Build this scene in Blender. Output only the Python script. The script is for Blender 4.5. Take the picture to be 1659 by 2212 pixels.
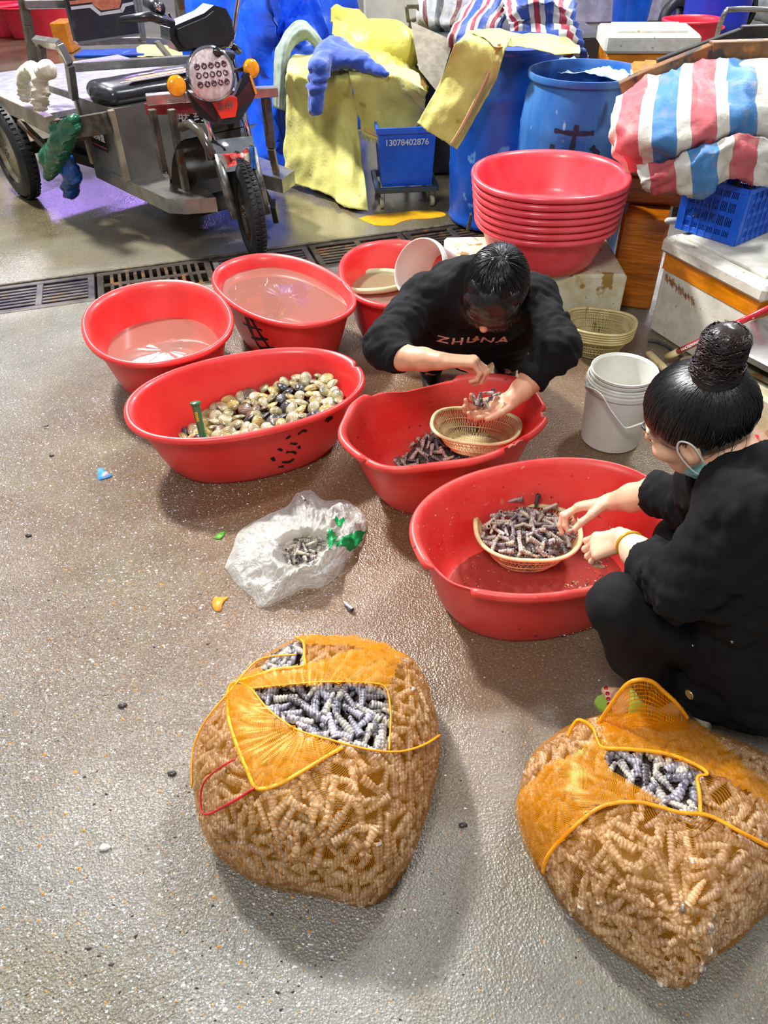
import bpy, math, random
import numpy as np
from mathutils import Vector, Matrix, noise, Quaternion
from mathutils.bvhtree import BVHTree

for _o in list(bpy.data.objects):
    bpy.data.objects.remove(_o)
SC = bpy.context.scene
COL = SC.collection
R = random.Random(7)
PI = math.pi

# ------------------------------------------------------------------ camera
CAM_H, PITCH, ROLL, FPX, WPX, HPX = 1.6, math.radians(41.0), math.radians(1.3), 1610.0, 1659, 2212
_f = Vector((0, math.cos(PITCH), -math.sin(PITCH)))
_u = Vector((0, math.sin(PITCH), math.cos(PITCH)))
_r = Vector((1, 0, 0))
CR = _r * math.cos(ROLL) - _u * math.sin(ROLL)
CU = _r * math.sin(ROLL) + _u * math.cos(ROLL)
CPOS = Vector((0, 0, CAM_H))
cam_data = bpy.data.cameras.new('camera')
cam = bpy.data.objects.new('camera', cam_data)
COL.objects.link(cam)
cam.matrix_world = Matrix((CR, CU, -_f)).transposed().to_4x4()
cam.location = CPOS
cam_data.sensor_fit = 'HORIZONTAL'
cam_data.sensor_width = 36.0
cam_data.lens = FPX * 36.0 / WPX
cam_data.clip_end = 200
SC.camera = cam

# ------------------------------------------------------------------ world, lamps, exposure
SC.view_settings.view_transform = 'Standard'
SC.view_settings.look = 'None'
SC.view_settings.gamma = 1.0
SC.view_settings.use_curve_mapping = False
SC.view_settings.exposure = 0.05
W = bpy.data.worlds.new('hall_light')
SC.world = W
W.use_nodes = True
_bg = W.node_tree.nodes['Background']
_bg.inputs[0].default_value = (0.90, 0.93, 1.0, 1)
_bg.inputs[1].default_value = 0.34


def lamp(name, loc, target, size, power, color=(1, 1, 1)):
    d = bpy.data.lights.new(name, 'AREA')
    d.shape = 'DISK'
    d.size = size
    d.energy = power
    d.color = color
    o = bpy.data.objects.new(name, d)
    COL.objects.link(o)
    o.location = loc
    o.rotation_euler = (Vector(target) - Vector(loc)).to_track_quat('-Z', 'Y').to_euler()
    return o


lamp('hall_lamp', (-2.9, 5.4, 5.2), (0.2, 1.6, 0), 0.6, 760, (1.0, 0.98, 0.95))
lamp('hall_lamp.001', (2.6, 4.2, 5.2), (0.3, 2.0, 0), 0.8, 210, (0.97, 0.98, 1.0))
lamp('hall_lamp.002', (-1.2, -1.0, 4.6), (0, 2.5, 0.3), 1.2, 150, (1.0, 0.98, 0.96))
lamp('hall_lamp.003', (-3.5, 10.5, 5.0), (0, 8, 0), 1.2, 420, (0.95, 0.92, 1.0))
lamp('hall_lamp.004', (4.0, 9.0, 5.0), (2, 8, 0), 1.2, 420, (0.95, 0.95, 1.0))


# ------------------------------------------------------------------ picking points at known heights / depths
def ray(px, py):
    return _f + CR * ((px - 829.5) / FPX) - CU * ((py - 1106) / FPX)


def at(px, py, z=0.0):
    d = ray(px, py)
    return CPOS + d * ((z - CAM_H) / d.z)


def aty(px, py, Y):
    d = ray(px, py)
    return CPOS + d * (Y / d.y)


def proj(p):
    v = Vector(p) - CPOS
    dz = v.dot(_f)
    return (829.5 + FPX * v.dot(CR) / dz, 1106 - FPX * v.dot(CU) / dz)


def inpoly(x, y, poly):
    c = False
    j = len(poly) - 1
    for i in range(len(poly)):
        xi, yi = poly[i]
        xj, yj = poly[j]
        if (yi > y) != (yj > y) and x < (xj - xi) * (y - yi) / (yj - yi) + xi:
            c = not c
        j = i
    return c


# ------------------------------------------------------------------ materials
def srgb(c):
    if isinstance(c, str):
        c = tuple(int(c[i:i + 2], 16) / 255 for i in (0, 2, 4))
    return tuple((x / 12.92 if x <= 0.04045 else ((x + 0.055) / 1.055) ** 2.4) for x in c) + (1,)


MATS = {}


def M(name, c1, c2=None, ns=6, rough=0.5, metal=0.0, bump=0.0, bs=80, coat=0.0, spec=0.5, trans=0.0,
      lo=0.4, hi=0.62, spots=None, r2=None, stretch=(1, 1, 1), emit=None, sss=0.0, bd=0.002, sheen=0.0):
    """procedural principled material: noise-mixed colours, optional spots, bump"""
    if name in MATS:
        return MATS[name]
    m = bpy.data.materials.new(name)
    m.use_nodes = True
    nt = m.node_tree
    N, L = nt.nodes, nt.links
    b = N['Principled BSDF']
    b.inputs['Roughness'].default_value = rough
    b.inputs['Metallic'].default_value = metal
    b.inputs['Specular IOR Level'].default_value = spec
    b.inputs['Coat Weight'].default_value = coat
    b.inputs['Coat Roughness'].default_value = 0.12
    b.inputs['Sheen Weight'].default_value = sheen
    if trans:
        b.inputs['Transmission Weight'].default_value = trans
    if sss:
        b.inputs['Subsurface Weight'].default_value = sss
        b.inputs['Subsurface Radius'].default_value = (0.02, 0.008, 0.005)
        b.inputs['Subsurface Scale'].default_value = 0.5
    tc = N.new('ShaderNodeTexCoord')
    mp = N.new('ShaderNodeMapping')
    mp.inputs['Scale'].default_value = stretch
    L.new(tc.outputs['Object'], mp.inputs['Vector'])
    vec = mp.outputs['Vector']
    col = None
    b.inputs['Base Color'].default_value = srgb(c1)
    if c2 is not None:
        n = N.new('ShaderNodeTexNoise')
        n.inputs['Scale'].default_value = ns
        n.inputs['Detail'].default_value = 6
        n.inputs['Roughness'].default_value = 0.62
        L.new(vec, n.inputs['Vector'])
        r = N.new('ShaderNodeMapRange')
        r.inputs['From Min'].default_value = lo
        r.inputs['From Max'].default_value = hi
        L.new(n.outputs['Fac'], r.inputs['Value'])
        mx = N.new('ShaderNodeMix')
        mx.data_type = 'RGBA'
        mx.inputs['A'].default_value = srgb(c1)
        mx.inputs['B'].default_value = srgb(c2)
        L.new(r.outputs['Result'], mx.inputs['Factor'])
        col = mx.outputs['Result']
        if r2 is not None:
            rr = N.new('ShaderNodeMapRange')
            rr.inputs['To Min'].default_value = rough
            rr.inputs['To Max'].default_value = r2
            L.new(r.outputs['Result'], rr.inputs['Value'])
            L.new(rr.outputs['Result'], b.inputs['Roughness'])
    for sp in (spots or []):
        sc, ss, th = sp[:3]
        n = N.new('ShaderNodeTexNoise')
        n.inputs['Scale'].default_value = ss
        n.inputs['Detail'].default_value = 3
        L.new(vec, n.inputs['Vector'])
        r = N.new('ShaderNodeMapRange')
        r.inputs['From Min'].default_value = th
        r.inputs['From Max'].default_value = th + 0.05
        L.new(n.outputs['Fac'], r.inputs['Value'])
        mx = N.new('ShaderNodeMix')
        mx.data_type = 'RGBA'
        if col is None:
            mx.inputs['A'].default_value = srgb(c1)
        else:
            L.new(col, mx.inputs['A'])
        mx.inputs['B'].default_value = srgb(sc)
        L.new(r.outputs['Result'], mx.inputs['Factor'])
        col = mx.outputs['Result']
    if col is not None:
        L.new(col, b.inputs['Base Color'])
    if bump:
        n = N.new('ShaderNodeTexNoise')
        n.inputs['Scale'].default_value = bs
        n.inputs['Detail'].default_value = 4
        L.new(vec, n.inputs['Vector'])
        bp = N.new('ShaderNodeBump')
        bp.inputs['Strength'].default_value = bump
        bp.inputs['Distance'].default_value = bd
        L.new(n.outputs['Fac'], bp.inputs['Height'])
        L.new(bp.outputs['Normal'], b.inputs['Normal'])
    if emit:
        b.inputs['Emission Color'].default_value = srgb(emit[0])
        b.inputs['Emission Strength'].default_value = emit[1]
    MATS[name] = m
    return m


# ------------------------------------------------------------------ objects
ORG = {}


def tag(o, label=None, cat=None, group=None, kind=None):
    if label:
        o['label'] = label
    if cat:
        o['category'] = cat
    if group:
        o['group'] = group
    if kind:
        o['kind'] = kind
    return o


def thing(name, label, cat, loc=(0, 0, 0), group=None):
    o = bpy.data.objects.new(name, None)
    o.empty_display_size = 0.05
    COL.objects.link(o)
    o.location = loc
    ORG[o.name] = Vector(loc)
    return tag(o, label, cat, group)


def mk(name, verts, faces, mat, parent=None, smooth=True, uv=None, mi=None):
    """one mesh object; verts in world space, stored relative to the root thing"""
    org = ORG[parent.name] if parent is not None else Vector((0, 0, 0))
    me = bpy.data.meshes.new(name)
    me.from_pydata([tuple(Vector(v) - org) for v in verts], [], faces)
    for m in (mat if isinstance(mat, (list, tuple)) else [mat]):
        me.materials.append(m)
    if mi is not None:
        me.polygons.foreach_set('material_index', mi)
    if smooth:
        me.polygons.foreach_set('use_smooth', [True] * len(me.polygons))
    if uv is not None:
        ul = me.uv_layers.new(name='UVMap')
        li = np.empty(len(me.loops), dtype=np.int32)
        me.loops.foreach_get('vertex_index', li)
        ul.data.foreach_set('uv', np.asarray(uv, dtype=np.float32)[li].ravel())
    me.update()
    o = bpy.data.objects.new(name, me)
    COL.objects.link(o)
    if parent is not None:
        o.parent = parent
    ORG[o.name] = org
    return o


def base(o, z=True):
    """move a top-level mesh's origin to the centre of its base (geometry stays)"""
    n = len(o.data.vertices)
    a = np.empty(n * 3)
    o.data.vertices.foreach_get('co', a)
    a = a.reshape(-1, 3)
    c = (a.min(0) + a.max(0)) / 2
    c[2] = a[:, 2].min()
    a -= c
    o.data.vertices.foreach_set('co', a.ravel())
    o.location = Vector(o.location) + Vector(c)
    o.data.update()
    ORG[o.name] = Vector(o.location)
    return o


class G:
    """collects geometry pieces"""

    def __init__(s):
        s.v = []
        s.f = []
        s.mi = []

    def add(s, v, f, mi=0):
        n = len(s.v)
        s.v += [tuple(p) for p in v]
        s.f += [tuple(i + n for i in q) for q in f]
        s.mi += [mi] * len(f)
        return s

    def box(s, c, size, rot=None, b=0.004, mi=0):
        """chamfered box centred at c"""
        hx, hy, hz = (x / 2 for x in size)
        b = min(b, hx * .45, hy * .45, hz * .45)
        vs = []
        idx = {}
        for sx in (-1, 1):
            for sy in (-1, 1):
                for sz in (-1, 1):
                    for k in range(3):
                        p = [sx * (hx - b), sy * (hy - b), sz * (hz - b)]
                        p[k] = (sx * hx, sy * hy, sz * hz)[k]
                        idx[(sx, sy, sz, k)] = len(vs)
                        vs.append(Vector(p))
        fs = []
        for k in range(3):
            a, c2 = (k + 1) % 3, (k + 2) % 3
            for sg in (-1, 1):
                q = []
                for (i, j) in ((-1, -1), (1, -1), (1, 1), (-1, 1)):
                    t = [0, 0, 0]
                    t[k] = sg
                    t[a] = i
                    t[c2] = j
                    q.append(idx[(t[0], t[1], t[2], k)])
                fs.append(q if sg > 0 else q[::-1])
            for i in (-1, 1):
                for j in (-1, 1):
                    def V(e, kk):
                        t = [0, 0, 0]
                        t[k] = e
                        t[a] = i
                        t[c2] = j
                        return idx[(t[0], t[1], t[2], kk)]
                    q = [V(-1, a), V(1, a), V(1, c2), V(-1, c2)]
                    fs.append(q if i * j < 0 else q[::-1])
        for sx in (-1, 1):
            for sy in (-1, 1):
                for sz in (-1, 1):
                    q = [idx[(sx, sy, sz, k)] for k in range(3)]
                    fs.append(q if sx * sy * sz > 0 else q[::-1])
        if rot is not None:
            vs = [rot @ v for v in vs]
        c = Vector(c)
        return s.add([v + c for v in vs], fs, mi)

    def bar(s, a, b_, w, h=None, up=(0, 0, 1), ch=0.003, mi=0):
        a, b_ = Vector(a), Vector(b_)
        h = h or w
        d = (b_ - a)
        L_ = d.length
        d.normalize()
        u = Vector(up)
        u = u - d * u.dot(d)
        if u.length < 1e-3:
            u = Vector((0, 1, 0)) - d * d.y
        u.normalize()
        sd = d.cross(u)
        rot = Matrix((d, sd * -1, u)).transposed()
        return s.box((a + b_) / 2, (L_, w, h), rot, ch, mi)

    def tube(s, pts, r, n=8, caps=True, mi=0, closed=False, flat=1.0, upv=None):
        pts = [Vector(p) for p in pts]
        m = len(pts)
        rs = r if isinstance(r, (list, tuple)) else [r] * m
        vs = []
        prev = None
        for i, p in enumerate(pts):
            if closed:
                t = pts[(i + 1) % m] - pts[i - 1]
            else:
                t = pts[min(i + 1, m - 1)] - pts[max(i - 1, 0)]
            if t.length < 1e-9:
                t = Vector((0, 0, 1))
            t.normalize()
            if upv is not None:
                u = Vector(upv)
                u = u - t * u.dot(t)
                if u.length < 1e-4:
                    u = t.orthogonal()
            elif prev is None:
                u = t.orthogonal()
            else:
                u = prev - t * prev.dot(t)
                if u.length < 1e-6:
                    u = t.orthogonal()
            u.normalize()
            prev = u
            w = t.cross(u)
            for k in range(n):
                a = 2 * PI * k / n
                vs.append(p + u * (math.cos(a) * rs[i] * flat) + w * (math.sin(a) * rs[i]))
        fs = []
        for i in range(m if closed else m - 1):
            j = (i + 1) % m
            for k in range(n):
                k2 = (k + 1) % n
                fs.append((i * n + k, i * n + k2, j * n + k2, j * n + k))
        if caps and not closed:
            fs.append(tuple(range(n))[::-1])
            fs.append(tuple((m - 1) * n + k for k in range(n)))
        return s.add(vs, fs, mi)

    def lathe(s, prof, c, axis=(0, 0, 1), n=32, mi=0, sx=1, sy=1, ref=None):
        """prof: list of (r, h) along axis"""
        ax = Vector(axis).normalized()
        u = Vector(ref) if ref else (Vector((1, 0, 0)) if abs(ax.x) < .9 else Vector((0, 1, 0)))
        u = (u - ax * u.dot(ax)).normalized()
        w = ax.cross(u)
        c = Vector(c)
        vs = []
        for (r, h) in prof:
            for k in range(n):
                a = 2 * PI * k / n
                vs.append(c + ax * h + u * (r * sx * math.cos(a)) + w * (r * sy * math.sin(a)))
        fs = []
        for i in range(len(prof) - 1):
            for k in range(n):
                k2 = (k + 1) % n
                fs.append((i * n + k, i * n + k2, (i + 1) * n + k2, (i + 1) * n + k))
        return s.add(vs, fs, mi)

    def prism(s, poly, z0, z1, fr=None, mi=0):
        """poly 2D extruded; fr maps (x,y,z)->world"""
        n = len(poly)
        fr = fr or (lambda x, y, z: Vector((x, y, z)))
        vs = [fr(x, y, z0) for x, y in poly] + [fr(x, y, z1) for x, y in poly]
        fs = [tuple(range(n))[::-1], tuple(range(n, 2 * n))]
        fs += [(i, (i + 1) % n, n + (i + 1) % n, n + i) for i in range(n)]
        return s.add(vs, fs, mi)

    def obj(s, name, mat, parent=None, smooth=False, uv=None):
        return mk(name, s.v, s.f, mat, parent, smooth, uv, s.mi if isinstance(mat, (list, tuple)) else None)


def autosmooth(o, ang=40):
    me = o.data
    me.polygons.foreach_set('use_smooth', [True] * len(me.polygons))
    me.set_sharp_from_angle(angle=math.radians(ang))
    return o


def copyobj(o, loc, rot, label=None, group=None, scale=None, mesh=None):
    c = o.copy()
    if mesh:
        c.data = mesh
    COL.objects.link(c)
    c.location = loc
    if isinstance(rot, Quaternion):
        c.rotation_mode = 'QUATERNION'
        c.rotation_quaternion = rot
    else:
        c.rotation_euler = rot
    if scale:
        c.scale = (scale,) * 3
    if label:
        c['label'] = label
    if group:
        c['group'] = group
    return c


def copytree(o, loc, rotz=0, label=None, group=None):
    c = o.copy()
    COL.objects.link(c)
    c.location = loc
    c.rotation_euler = (0, 0, rotz)
    if label:
        c['label'] = label
    if group:
        c['group'] = group
    for ch in list(o.children):
        d = ch.copy()
        COL.objects.link(d)
        d.parent = c
        for g in list(ch.children):
            e = g.copy()
            COL.objects.link(e)
            e.parent = d
    return c


# ------------------------------------------------------------------ soft sheets
def cr(p0, p1, p2, p3, t):
    return 0.5 * ((2 * p1) + (p2 - p0) * t + (2 * p0 - 5 * p1 + 4 * p2 - p3) * t * t + (3 * p1 - p0 - 3 * p2 + p3) * t ** 3)


def spline(P, n):
    """catmull-rom resample of list of Vectors, n per span"""
    out = []
    m = len(P)
    for i in range(m - 1):
        for k in range(n):
            out.append(cr(P[max(i - 1, 0)], P[i], P[i + 1], P[min(i + 2, m - 1)], k / n))
    out.append(P[-1].copy())
    return out


def sheet(name, rows, mat, parent=None, nu=8, nv=8, amp=0.02, fr=6, th=0.003, ridge=0.0, rfr=14, rdir=(1, 0), seed=0,
          uvs=(1, 1), zmin=0.004, jag=0.0, zmax=None):
    """cloth: rows of control points smoothly interpolated, wrinkled, given a real thickness"""
    rows = [spline([Vector(p) for p in r], nu) for r in rows]
    nc = len(rows[0])
    cols = [spline([rows[j][i] for j in range(len(rows))], nv) for i in range(nc)]
    nr = len(cols[0])
    P = [[cols[i][j] for i in range(nc)] for j in range(nr)]
    if jag:
        for i in range(nc):
            P[-1][i] = P[-1][i] + (P[-1][i] - P[-2][i]) * R.uniform(-jag, jag)
    Nn = [[None] * nc for _ in range(nr)]
    for j in range(nr):
        for i in range(nc):
            du = P[j][min(i + 1, nc - 1)] - P[j][max(i - 1, 0)]
            dv = P[min(j + 1, nr - 1)][i] - P[max(j - 1, 0)][i]
            n = du.cross(dv)
            Nn[j][i] = n.normalized() if n.length > 1e-9 else Vector((0, 0, 1))
    vs = []
    uv = []
    so = Vector((seed * 3.7, seed * 1.3, seed * 2.1))
    for j in range(nr):
        for i in range(nc):
            p = P[j][i]
            q = p * fr + so
            d = amp * (noise.noise(q) + 0.5 * noise.noise(q * 2.1) + 0.25 * noise.noise(q * 4.3))
            if ridge:
                s_ = (rdir[0] * i / (nc - 1) + rdir[1] * j / (nr - 1)) * rfr + 2.2 * noise.noise(p * 2.5 + so)
                d += ridge * (abs(math.sin(s_ * PI)) - .5)
            v = p + Nn[j][i] * d
            v.z = max(v.z, zmin)
            if zmax is not None:
                v.z = min(v.z, zmax)
            vs.append(v)
            uv.append((uvs[0] * i / (nc - 1), uvs[1] * j / (nr - 1)))
    n0 = len(vs)
    vs += [vs[j * nc + i] - Nn[j][i] * th for j in range(nr) for i in range(nc)]
    uv += uv
    fs = []
    for j in range(nr - 1):
        for i in range(nc - 1):
            a = j * nc + i
            fs.append((a, a + 1, a + nc + 1, a + nc))
            fs.append((n0 + a, n0 + a + nc, n0 + a + nc + 1, n0 + a + 1))
    for i in range(nc - 1):
        fs.append((i, n0 + i, n0 + i + 1, i + 1))
        a = (nr - 1) * nc + i
        fs.append((a, a + 1, n0 + a + 1, n0 + a))
    for j in range(nr - 1):
        a = j * nc
        fs.append((a, a + nc, n0 + a + nc, n0 + a))
        a = j * nc + nc - 1
        fs.append((a, n0 + a, n0 + a + nc, a + nc))
    return mk(name, vs, fs, mat, parent, True, uv)


# ------------------------------------------------------------------ implicit surfaces (bodies, clothes, knots)
def smin(a, b, k):
    if k <= 0:
        return np.minimum(a, b)
    h = np.clip(0.5 + 0.5 * (b - a) / k, 0, 1)
    return b + (a - b) * h - k * h * (1 - h)


def cone(P, a, b, ra, rb):
    a = np.asarray(a, dtype=np.float32)
    b = np.asarray(b, dtype=np.float32)
    ba = b - a
    pa = P - a
    t = np.clip((pa @ ba) / max(float(ba @ ba), 1e-9), 0, 1)
    d = pa - t[..., None] * ba
    return np.sqrt((d * d).sum(-1)) - (ra + (rb - ra) * t)


def ell(P, c, r, rot=None):
    q = P - np.asarray(c, dtype=np.float32)
    if rot is not None:
        q = q @ np.array(rot, dtype=np.float32)
    r = np.asarray(r, dtype=np.float32)
    k0 = np.sqrt(((q / r) ** 2).sum(-1))
    k1 = np.sqrt(((q / (r * r)) ** 2).sum(-1)) + 1e-9
    return k0 * (k0 - 1) / k1


def folds(P, seed, freq, amp, n=5):
    rs = np.random.RandomState(seed)
    w = np.zeros(P.shape[:-1], dtype=np.float32)
    wx = 0.35 / freq * np.sin(P @ (rs.randn(3) * freq * 2.1).astype(np.float32))
    for i in range(n):
        d = rs.randn(3)
        d /= np.linalg.norm(d)
        k = (d * freq * (1 + i * 0.55) * 6.28).astype(np.float32)
        s = np.sin((P + wx[..., None]) @ k + rs.rand() * 6.28)
        w += (1 - np.abs(s) * 2) / (1 + i * .6)
    return w * (amp / 2.0)


def sdf_mesh(f, lo, hi, h):
    """naive surface nets in numpy; evaluates f on slabs"""
    lo = np.array(lo, dtype=np.float32)
    hi = np.array(hi, dtype=np.float32)
    n = np.maximum(((hi - lo) / h).astype(int) + 2, 4)
    xs = [lo[k] + h * np.arange(n[k], dtype=np.float32) for k in range(3)]
    v = np.empty(tuple(n), dtype=np.float32)
    st = max(1, int(400000 / (n[1] * n[2])))
    for i in range(0, n[0], st):
        Xs = np.stack(np.meshgrid(xs[0][i:i + st], xs[1], xs[2], indexing='ij'), -1)
        v[i:i + st] = f(Xs)
    s = v < 0
    c = tuple(n - 1)
    acc = np.zeros(c + (3,), dtype=np.float32)
    cnt = np.zeros(c, dtype=np.float32)

    def cut(A, o):
        return A[o[0]:o[0] + c[0], o[1]:o[1] + c[1], o[2]:o[2] + c[2]]
    for ax in range(3):
        for i in (0, 1):
            for j in (0, 1):
                a = [0, 0, 0]
                a[(ax + 1) % 3] = i
                a[(ax + 2) % 3] = j
                b = list(a)
                b[ax] = 1
                va, vb = cut(v, a), cut(v, b)
                cr_ = (cut(s, a) != cut(s, b))
                den = np.where(cr_, va - vb, 1)
                t = va / den
                for k in range(3):
                    acc[..., k] += np.where(cr_, a[k] + (t if k == ax else 0), 0)
                cnt += cr_
    m = cnt > 0
    idx = -np.ones(c, dtype=np.int64)
    idx[m] = np.arange(int(m.sum()))
    ii = np.argwhere(m)
    V = (ii + acc[m] / cnt[m][:, None]) * h + lo
    F = []
    for ax in range(3):
        a1, a2 = (ax + 1) % 3, (ax + 2) % 3
        sa = [slice(0, n[k]) for k in range(3)]
        sb = [slice(0, n[k]) for k in range(3)]
        sa[ax] = slice(0, n[ax] - 1)
        sb[ax] = slice(1, n[ax])
        A, B = s[tuple(sa)], s[tuple(sb)]
        q = np.argwhere(A != B)
        q = q[(q[:, a1] > 0) & (q[:, a2] > 0) & (q[:, a1] < n[a1] - 1) & (q[:, a2] < n[a2] - 1)]
        if not len(q):
            continue
        ins = A[tuple(q.T)]

        def I(o1, o2):
            z = q.copy()
            z[:, a1] -= o1
            z[:, a2] -= o2
            return idx[tuple(z.T)]
        quad = np.stack([I(1, 1), I(0, 1), I(0, 0), I(1, 0)], 1)
        quad[~ins] = quad[~ins][:, ::-1]
        F.append(quad)
    F = np.concatenate(F)
    return V, F


def join(*vf):
    V = []
    F = []
    n = 0
    for v, f in vf:
        V.append(np.asarray(v))
        F.append(np.asarray(f) + n)
        n += len(v)
    return np.concatenate(V), np.concatenate(F)


def mkn(name, V, F, mat, parent=None):
    return mk(name, V.tolist(), F.tolist(), mat, parent, True)


def text_mesh(name, body, size, mat, parent, origin, xdir, ydir, ext=0.0006, bold=0.0, kern=1.0):
    """flat lettering lying in the plane xdir,ydir with its centre at origin (world)"""
    cu = bpy.data.curves.new(name, 'FONT')
    cu.body = body
    cu.size = size
    cu.extrude = ext
    cu.offset = bold
    cu.space_character = kern
    cu.align_x = 'CENTER'
    cu.align_y = 'CENTER'
    to = bpy.data.objects.new(name + '_tmp', cu)
    COL.objects.link(to)
    dg = bpy.context.evaluated_depsgraph_get()
    me = bpy.data.meshes.new_from_object(to.evaluated_get(dg))
    bpy.data.objects.remove(to)
    x = Vector(xdir).normalized()
    y = Vector(ydir)
    y = (y - x * y.dot(x)).normalized()
    z = x.cross(y)
    o = Vector(origin)
    vs = [o + x * v.co.x + y * v.co.y + z * v.co.z for v in me.vertices]
    fs = [tuple(p.vertices) for p in me.polygons]
    bpy.data.meshes.remove(me)
    return mk(name, vs, fs, mat, parent, False)
# ================================================================== SETTING
def floor_material():
    m = bpy.data.materials.new('wet_concrete')
    m.use_nodes = True
    nt = m.node_tree
    N, L = nt.nodes, nt.links
    b = N['Principled BSDF']
    tc = N.new('ShaderNodeTexCoord')

    def nz(scale, det=4, rgh=.6):
        n = N.new('ShaderNodeTexNoise')
        n.inputs['Scale'].default_value = scale
        n.inputs['Detail'].default_value = det
        n.inputs['Roughness'].default_value = rgh
        L.new(tc.outputs['Object'], n.inputs['Vector'])
        return n.outputs['Fac']

    def mr(x, a, b_, c=0, d=1):
        r = N.new('ShaderNodeMapRange')
        for k, v in zip(('From Min', 'From Max', 'To Min', 'To Max'), (a, b_, c, d)):
            r.inputs[k].default_value = v
        L.new(x, r.inputs['Value'])
        return r.outputs['Result']

    def mix(f, a, b_):
        x = N.new('ShaderNodeMix')
        x.data_type = 'RGBA'
        L.new(f, x.inputs['Factor'])
        for k, v in (('A', a), ('B', b_)):
            if isinstance(v, str):
                x.inputs[k].default_value = srgb(v)
            else:
                L.new(v, x.inputs[k])
        return x.outputs['Result']

    def ma(op, a, b_):
        x = N.new('ShaderNodeMath')
        x.operation = op
        for i, v in enumerate((a, b_)):
            if isinstance(v, (int, float)):
                x.inputs[i].default_value = v
            else:
                L.new(v, x.inputs[i])
        return x.outputs[0]
    sx = N.new('ShaderNodeSeparateXYZ')
    L.new(tc.outputs['Object'], sx.inputs[0])
    # brown, silty patch among the tubs; greyer concrete towards the viewer and the left
    d = ma('ADD', ma('POWER', ma('MULTIPLY', ma('SUBTRACT', sx.outputs[0], 0.05), 0.75), 2.0),
           ma('POWER', ma('MULTIPLY', ma('SUBTRACT', sx.outputs[1], 2.15), 0.85), 2.0))
    d = ma('ADD', d, ma('MULTIPLY', ma('SUBTRACT', nz(2.2), 0.5), 1.3))
    silt = mr(d, 0.25, 1.9, 1, 0)
    c = mix(mr(nz(5, 6), .35, .7), '7b7a70', '696860')
    c = mix(silt, c, '6c4e30')
    c = mix(mr(nz(1.6, 5), .5, .72), c, '786f55')
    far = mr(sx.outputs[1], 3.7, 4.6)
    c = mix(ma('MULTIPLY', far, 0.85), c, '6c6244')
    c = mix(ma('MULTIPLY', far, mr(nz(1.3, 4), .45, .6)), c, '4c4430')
    fine = nz(160, 3)
    c = mix(mr(fine, .56, .68, 0, .75), c, '9a9486')
    c = mix(mr(nz(110, 2), .62, .7, 0, .8), c, '4a4238')
    c = mix(mr(nz(70, 2), .66, .7, 0, .8), c, 'a07a48')
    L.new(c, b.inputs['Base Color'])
    # wetness: film of water, smoother to the left and around the drain
    wet = mr(nz(1.1, 3), .38, .62)
    lft = mr(sx.outputs[0], 0.3, -0.9)
    ro = mix(wet, '787878', '3c3c3c')
    rv = mr(ma('ADD', ma('MULTIPLY', wet, .5), ma('MULTIPLY', lft, .6)), 0, 1, .46, .17)
    rv = ma('MAXIMUM', ma('SUBTRACT', rv, ma('MULTIPLY', far, .22)), .06)
    L.new(rv, b.inputs['Roughness'])
    b.inputs['Specular IOR Level'].default_value = 0.62
    b.inputs['Coat Weight'].default_value = 0.35
    b.inputs['Coat Roughness'].default_value = 0.14
    gr = N.new('ShaderNodeTexVoronoi')
    gr.inputs['Scale'].default_value = 190
    L.new(tc.outputs['Object'], gr.inputs['Vector'])
    bp = N.new('ShaderNodeBump')
    st = ma('MULTIPLY', mr(ma('ADD', lft, mr(nz(1.7, 3), .35, .65)), 0.2, 1.6, .3, 1.3), mr(sx.outputs[1], 4.3, 3.2, .12, 1))
    L.new(st, bp.inputs['Strength'])
    bp.inputs['Distance'].default_value = 0.0035
    L.new(ma('ADD', ma('MULTIPLY', gr.outputs['Distance'], .8), ma('MULTIPLY', nz(45, 5, .7), 1.6)), bp.inputs['Height'])
    L.new(bp.outputs['Normal'], b.inputs['Normal'])
    L.new(bp.outputs['Normal'], b.inputs['Coat Normal'])
    return m


MFLOOR = floor_material()
DA = math.radians(16.5)
DU = Vector((math.cos(DA), math.sin(DA), 0))
DN = Vector((-math.sin(DA), math.cos(DA), 0))
DO = Vector((-1.556, 3.814, 0)) - DN * 0.37      # point on the front edge of the drain
DW = 0.37


def dr(s, n, z=0.0):
    return DO + DU * s + DN * n + Vector((0, 0, z))


def slab(name, n0, n1, z0=-0.25):
    g = G()
    v = [dr(-14, n0), dr(16, n0), dr(16, n1), dr(-14, n1)]
    g.add(v + [p + Vector((0, 0, z0)) for p in v], [(0, 1, 2, 3), (7, 6, 5, 4), (0, 4, 5, 1), (1, 5, 6, 2), (2, 6, 7, 3), (3, 7, 4, 0)])
    o = g.obj(name, MFLOOR)
    return tag(o, kind='structure')


slab('floor', -9, 0)
slab('floor', DW, 16)
g = G()
v = [dr(-14, 0, -.22), dr(16, 0, -.22), dr(16, DW, -.22), dr(-14, DW, -.22)]
g.add(v + [p + Vector((0, 0, -.03)) for p in v], [(0, 1, 2, 3), (7, 6, 5, 4), (0, 4, 5, 1), (1, 5, 6, 2), (2, 6, 7, 3), (3, 7, 4, 0)])
tag(g.obj('trim_1', M('drain_bed', '1a1612', '0c0a08', rough=.25)), kind='structure')
for n_ in (0.008, DW - 0.008):
    g = G()
    g.bar(dr(-6, n_, -.012), dr(7, n_, -.012), .016, .03)
    tag(g.obj('trim_2', M('drain_edge', '3a352c', '6a604c', ns=20, rough=.5, bump=.4)), kind='structure')

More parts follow.
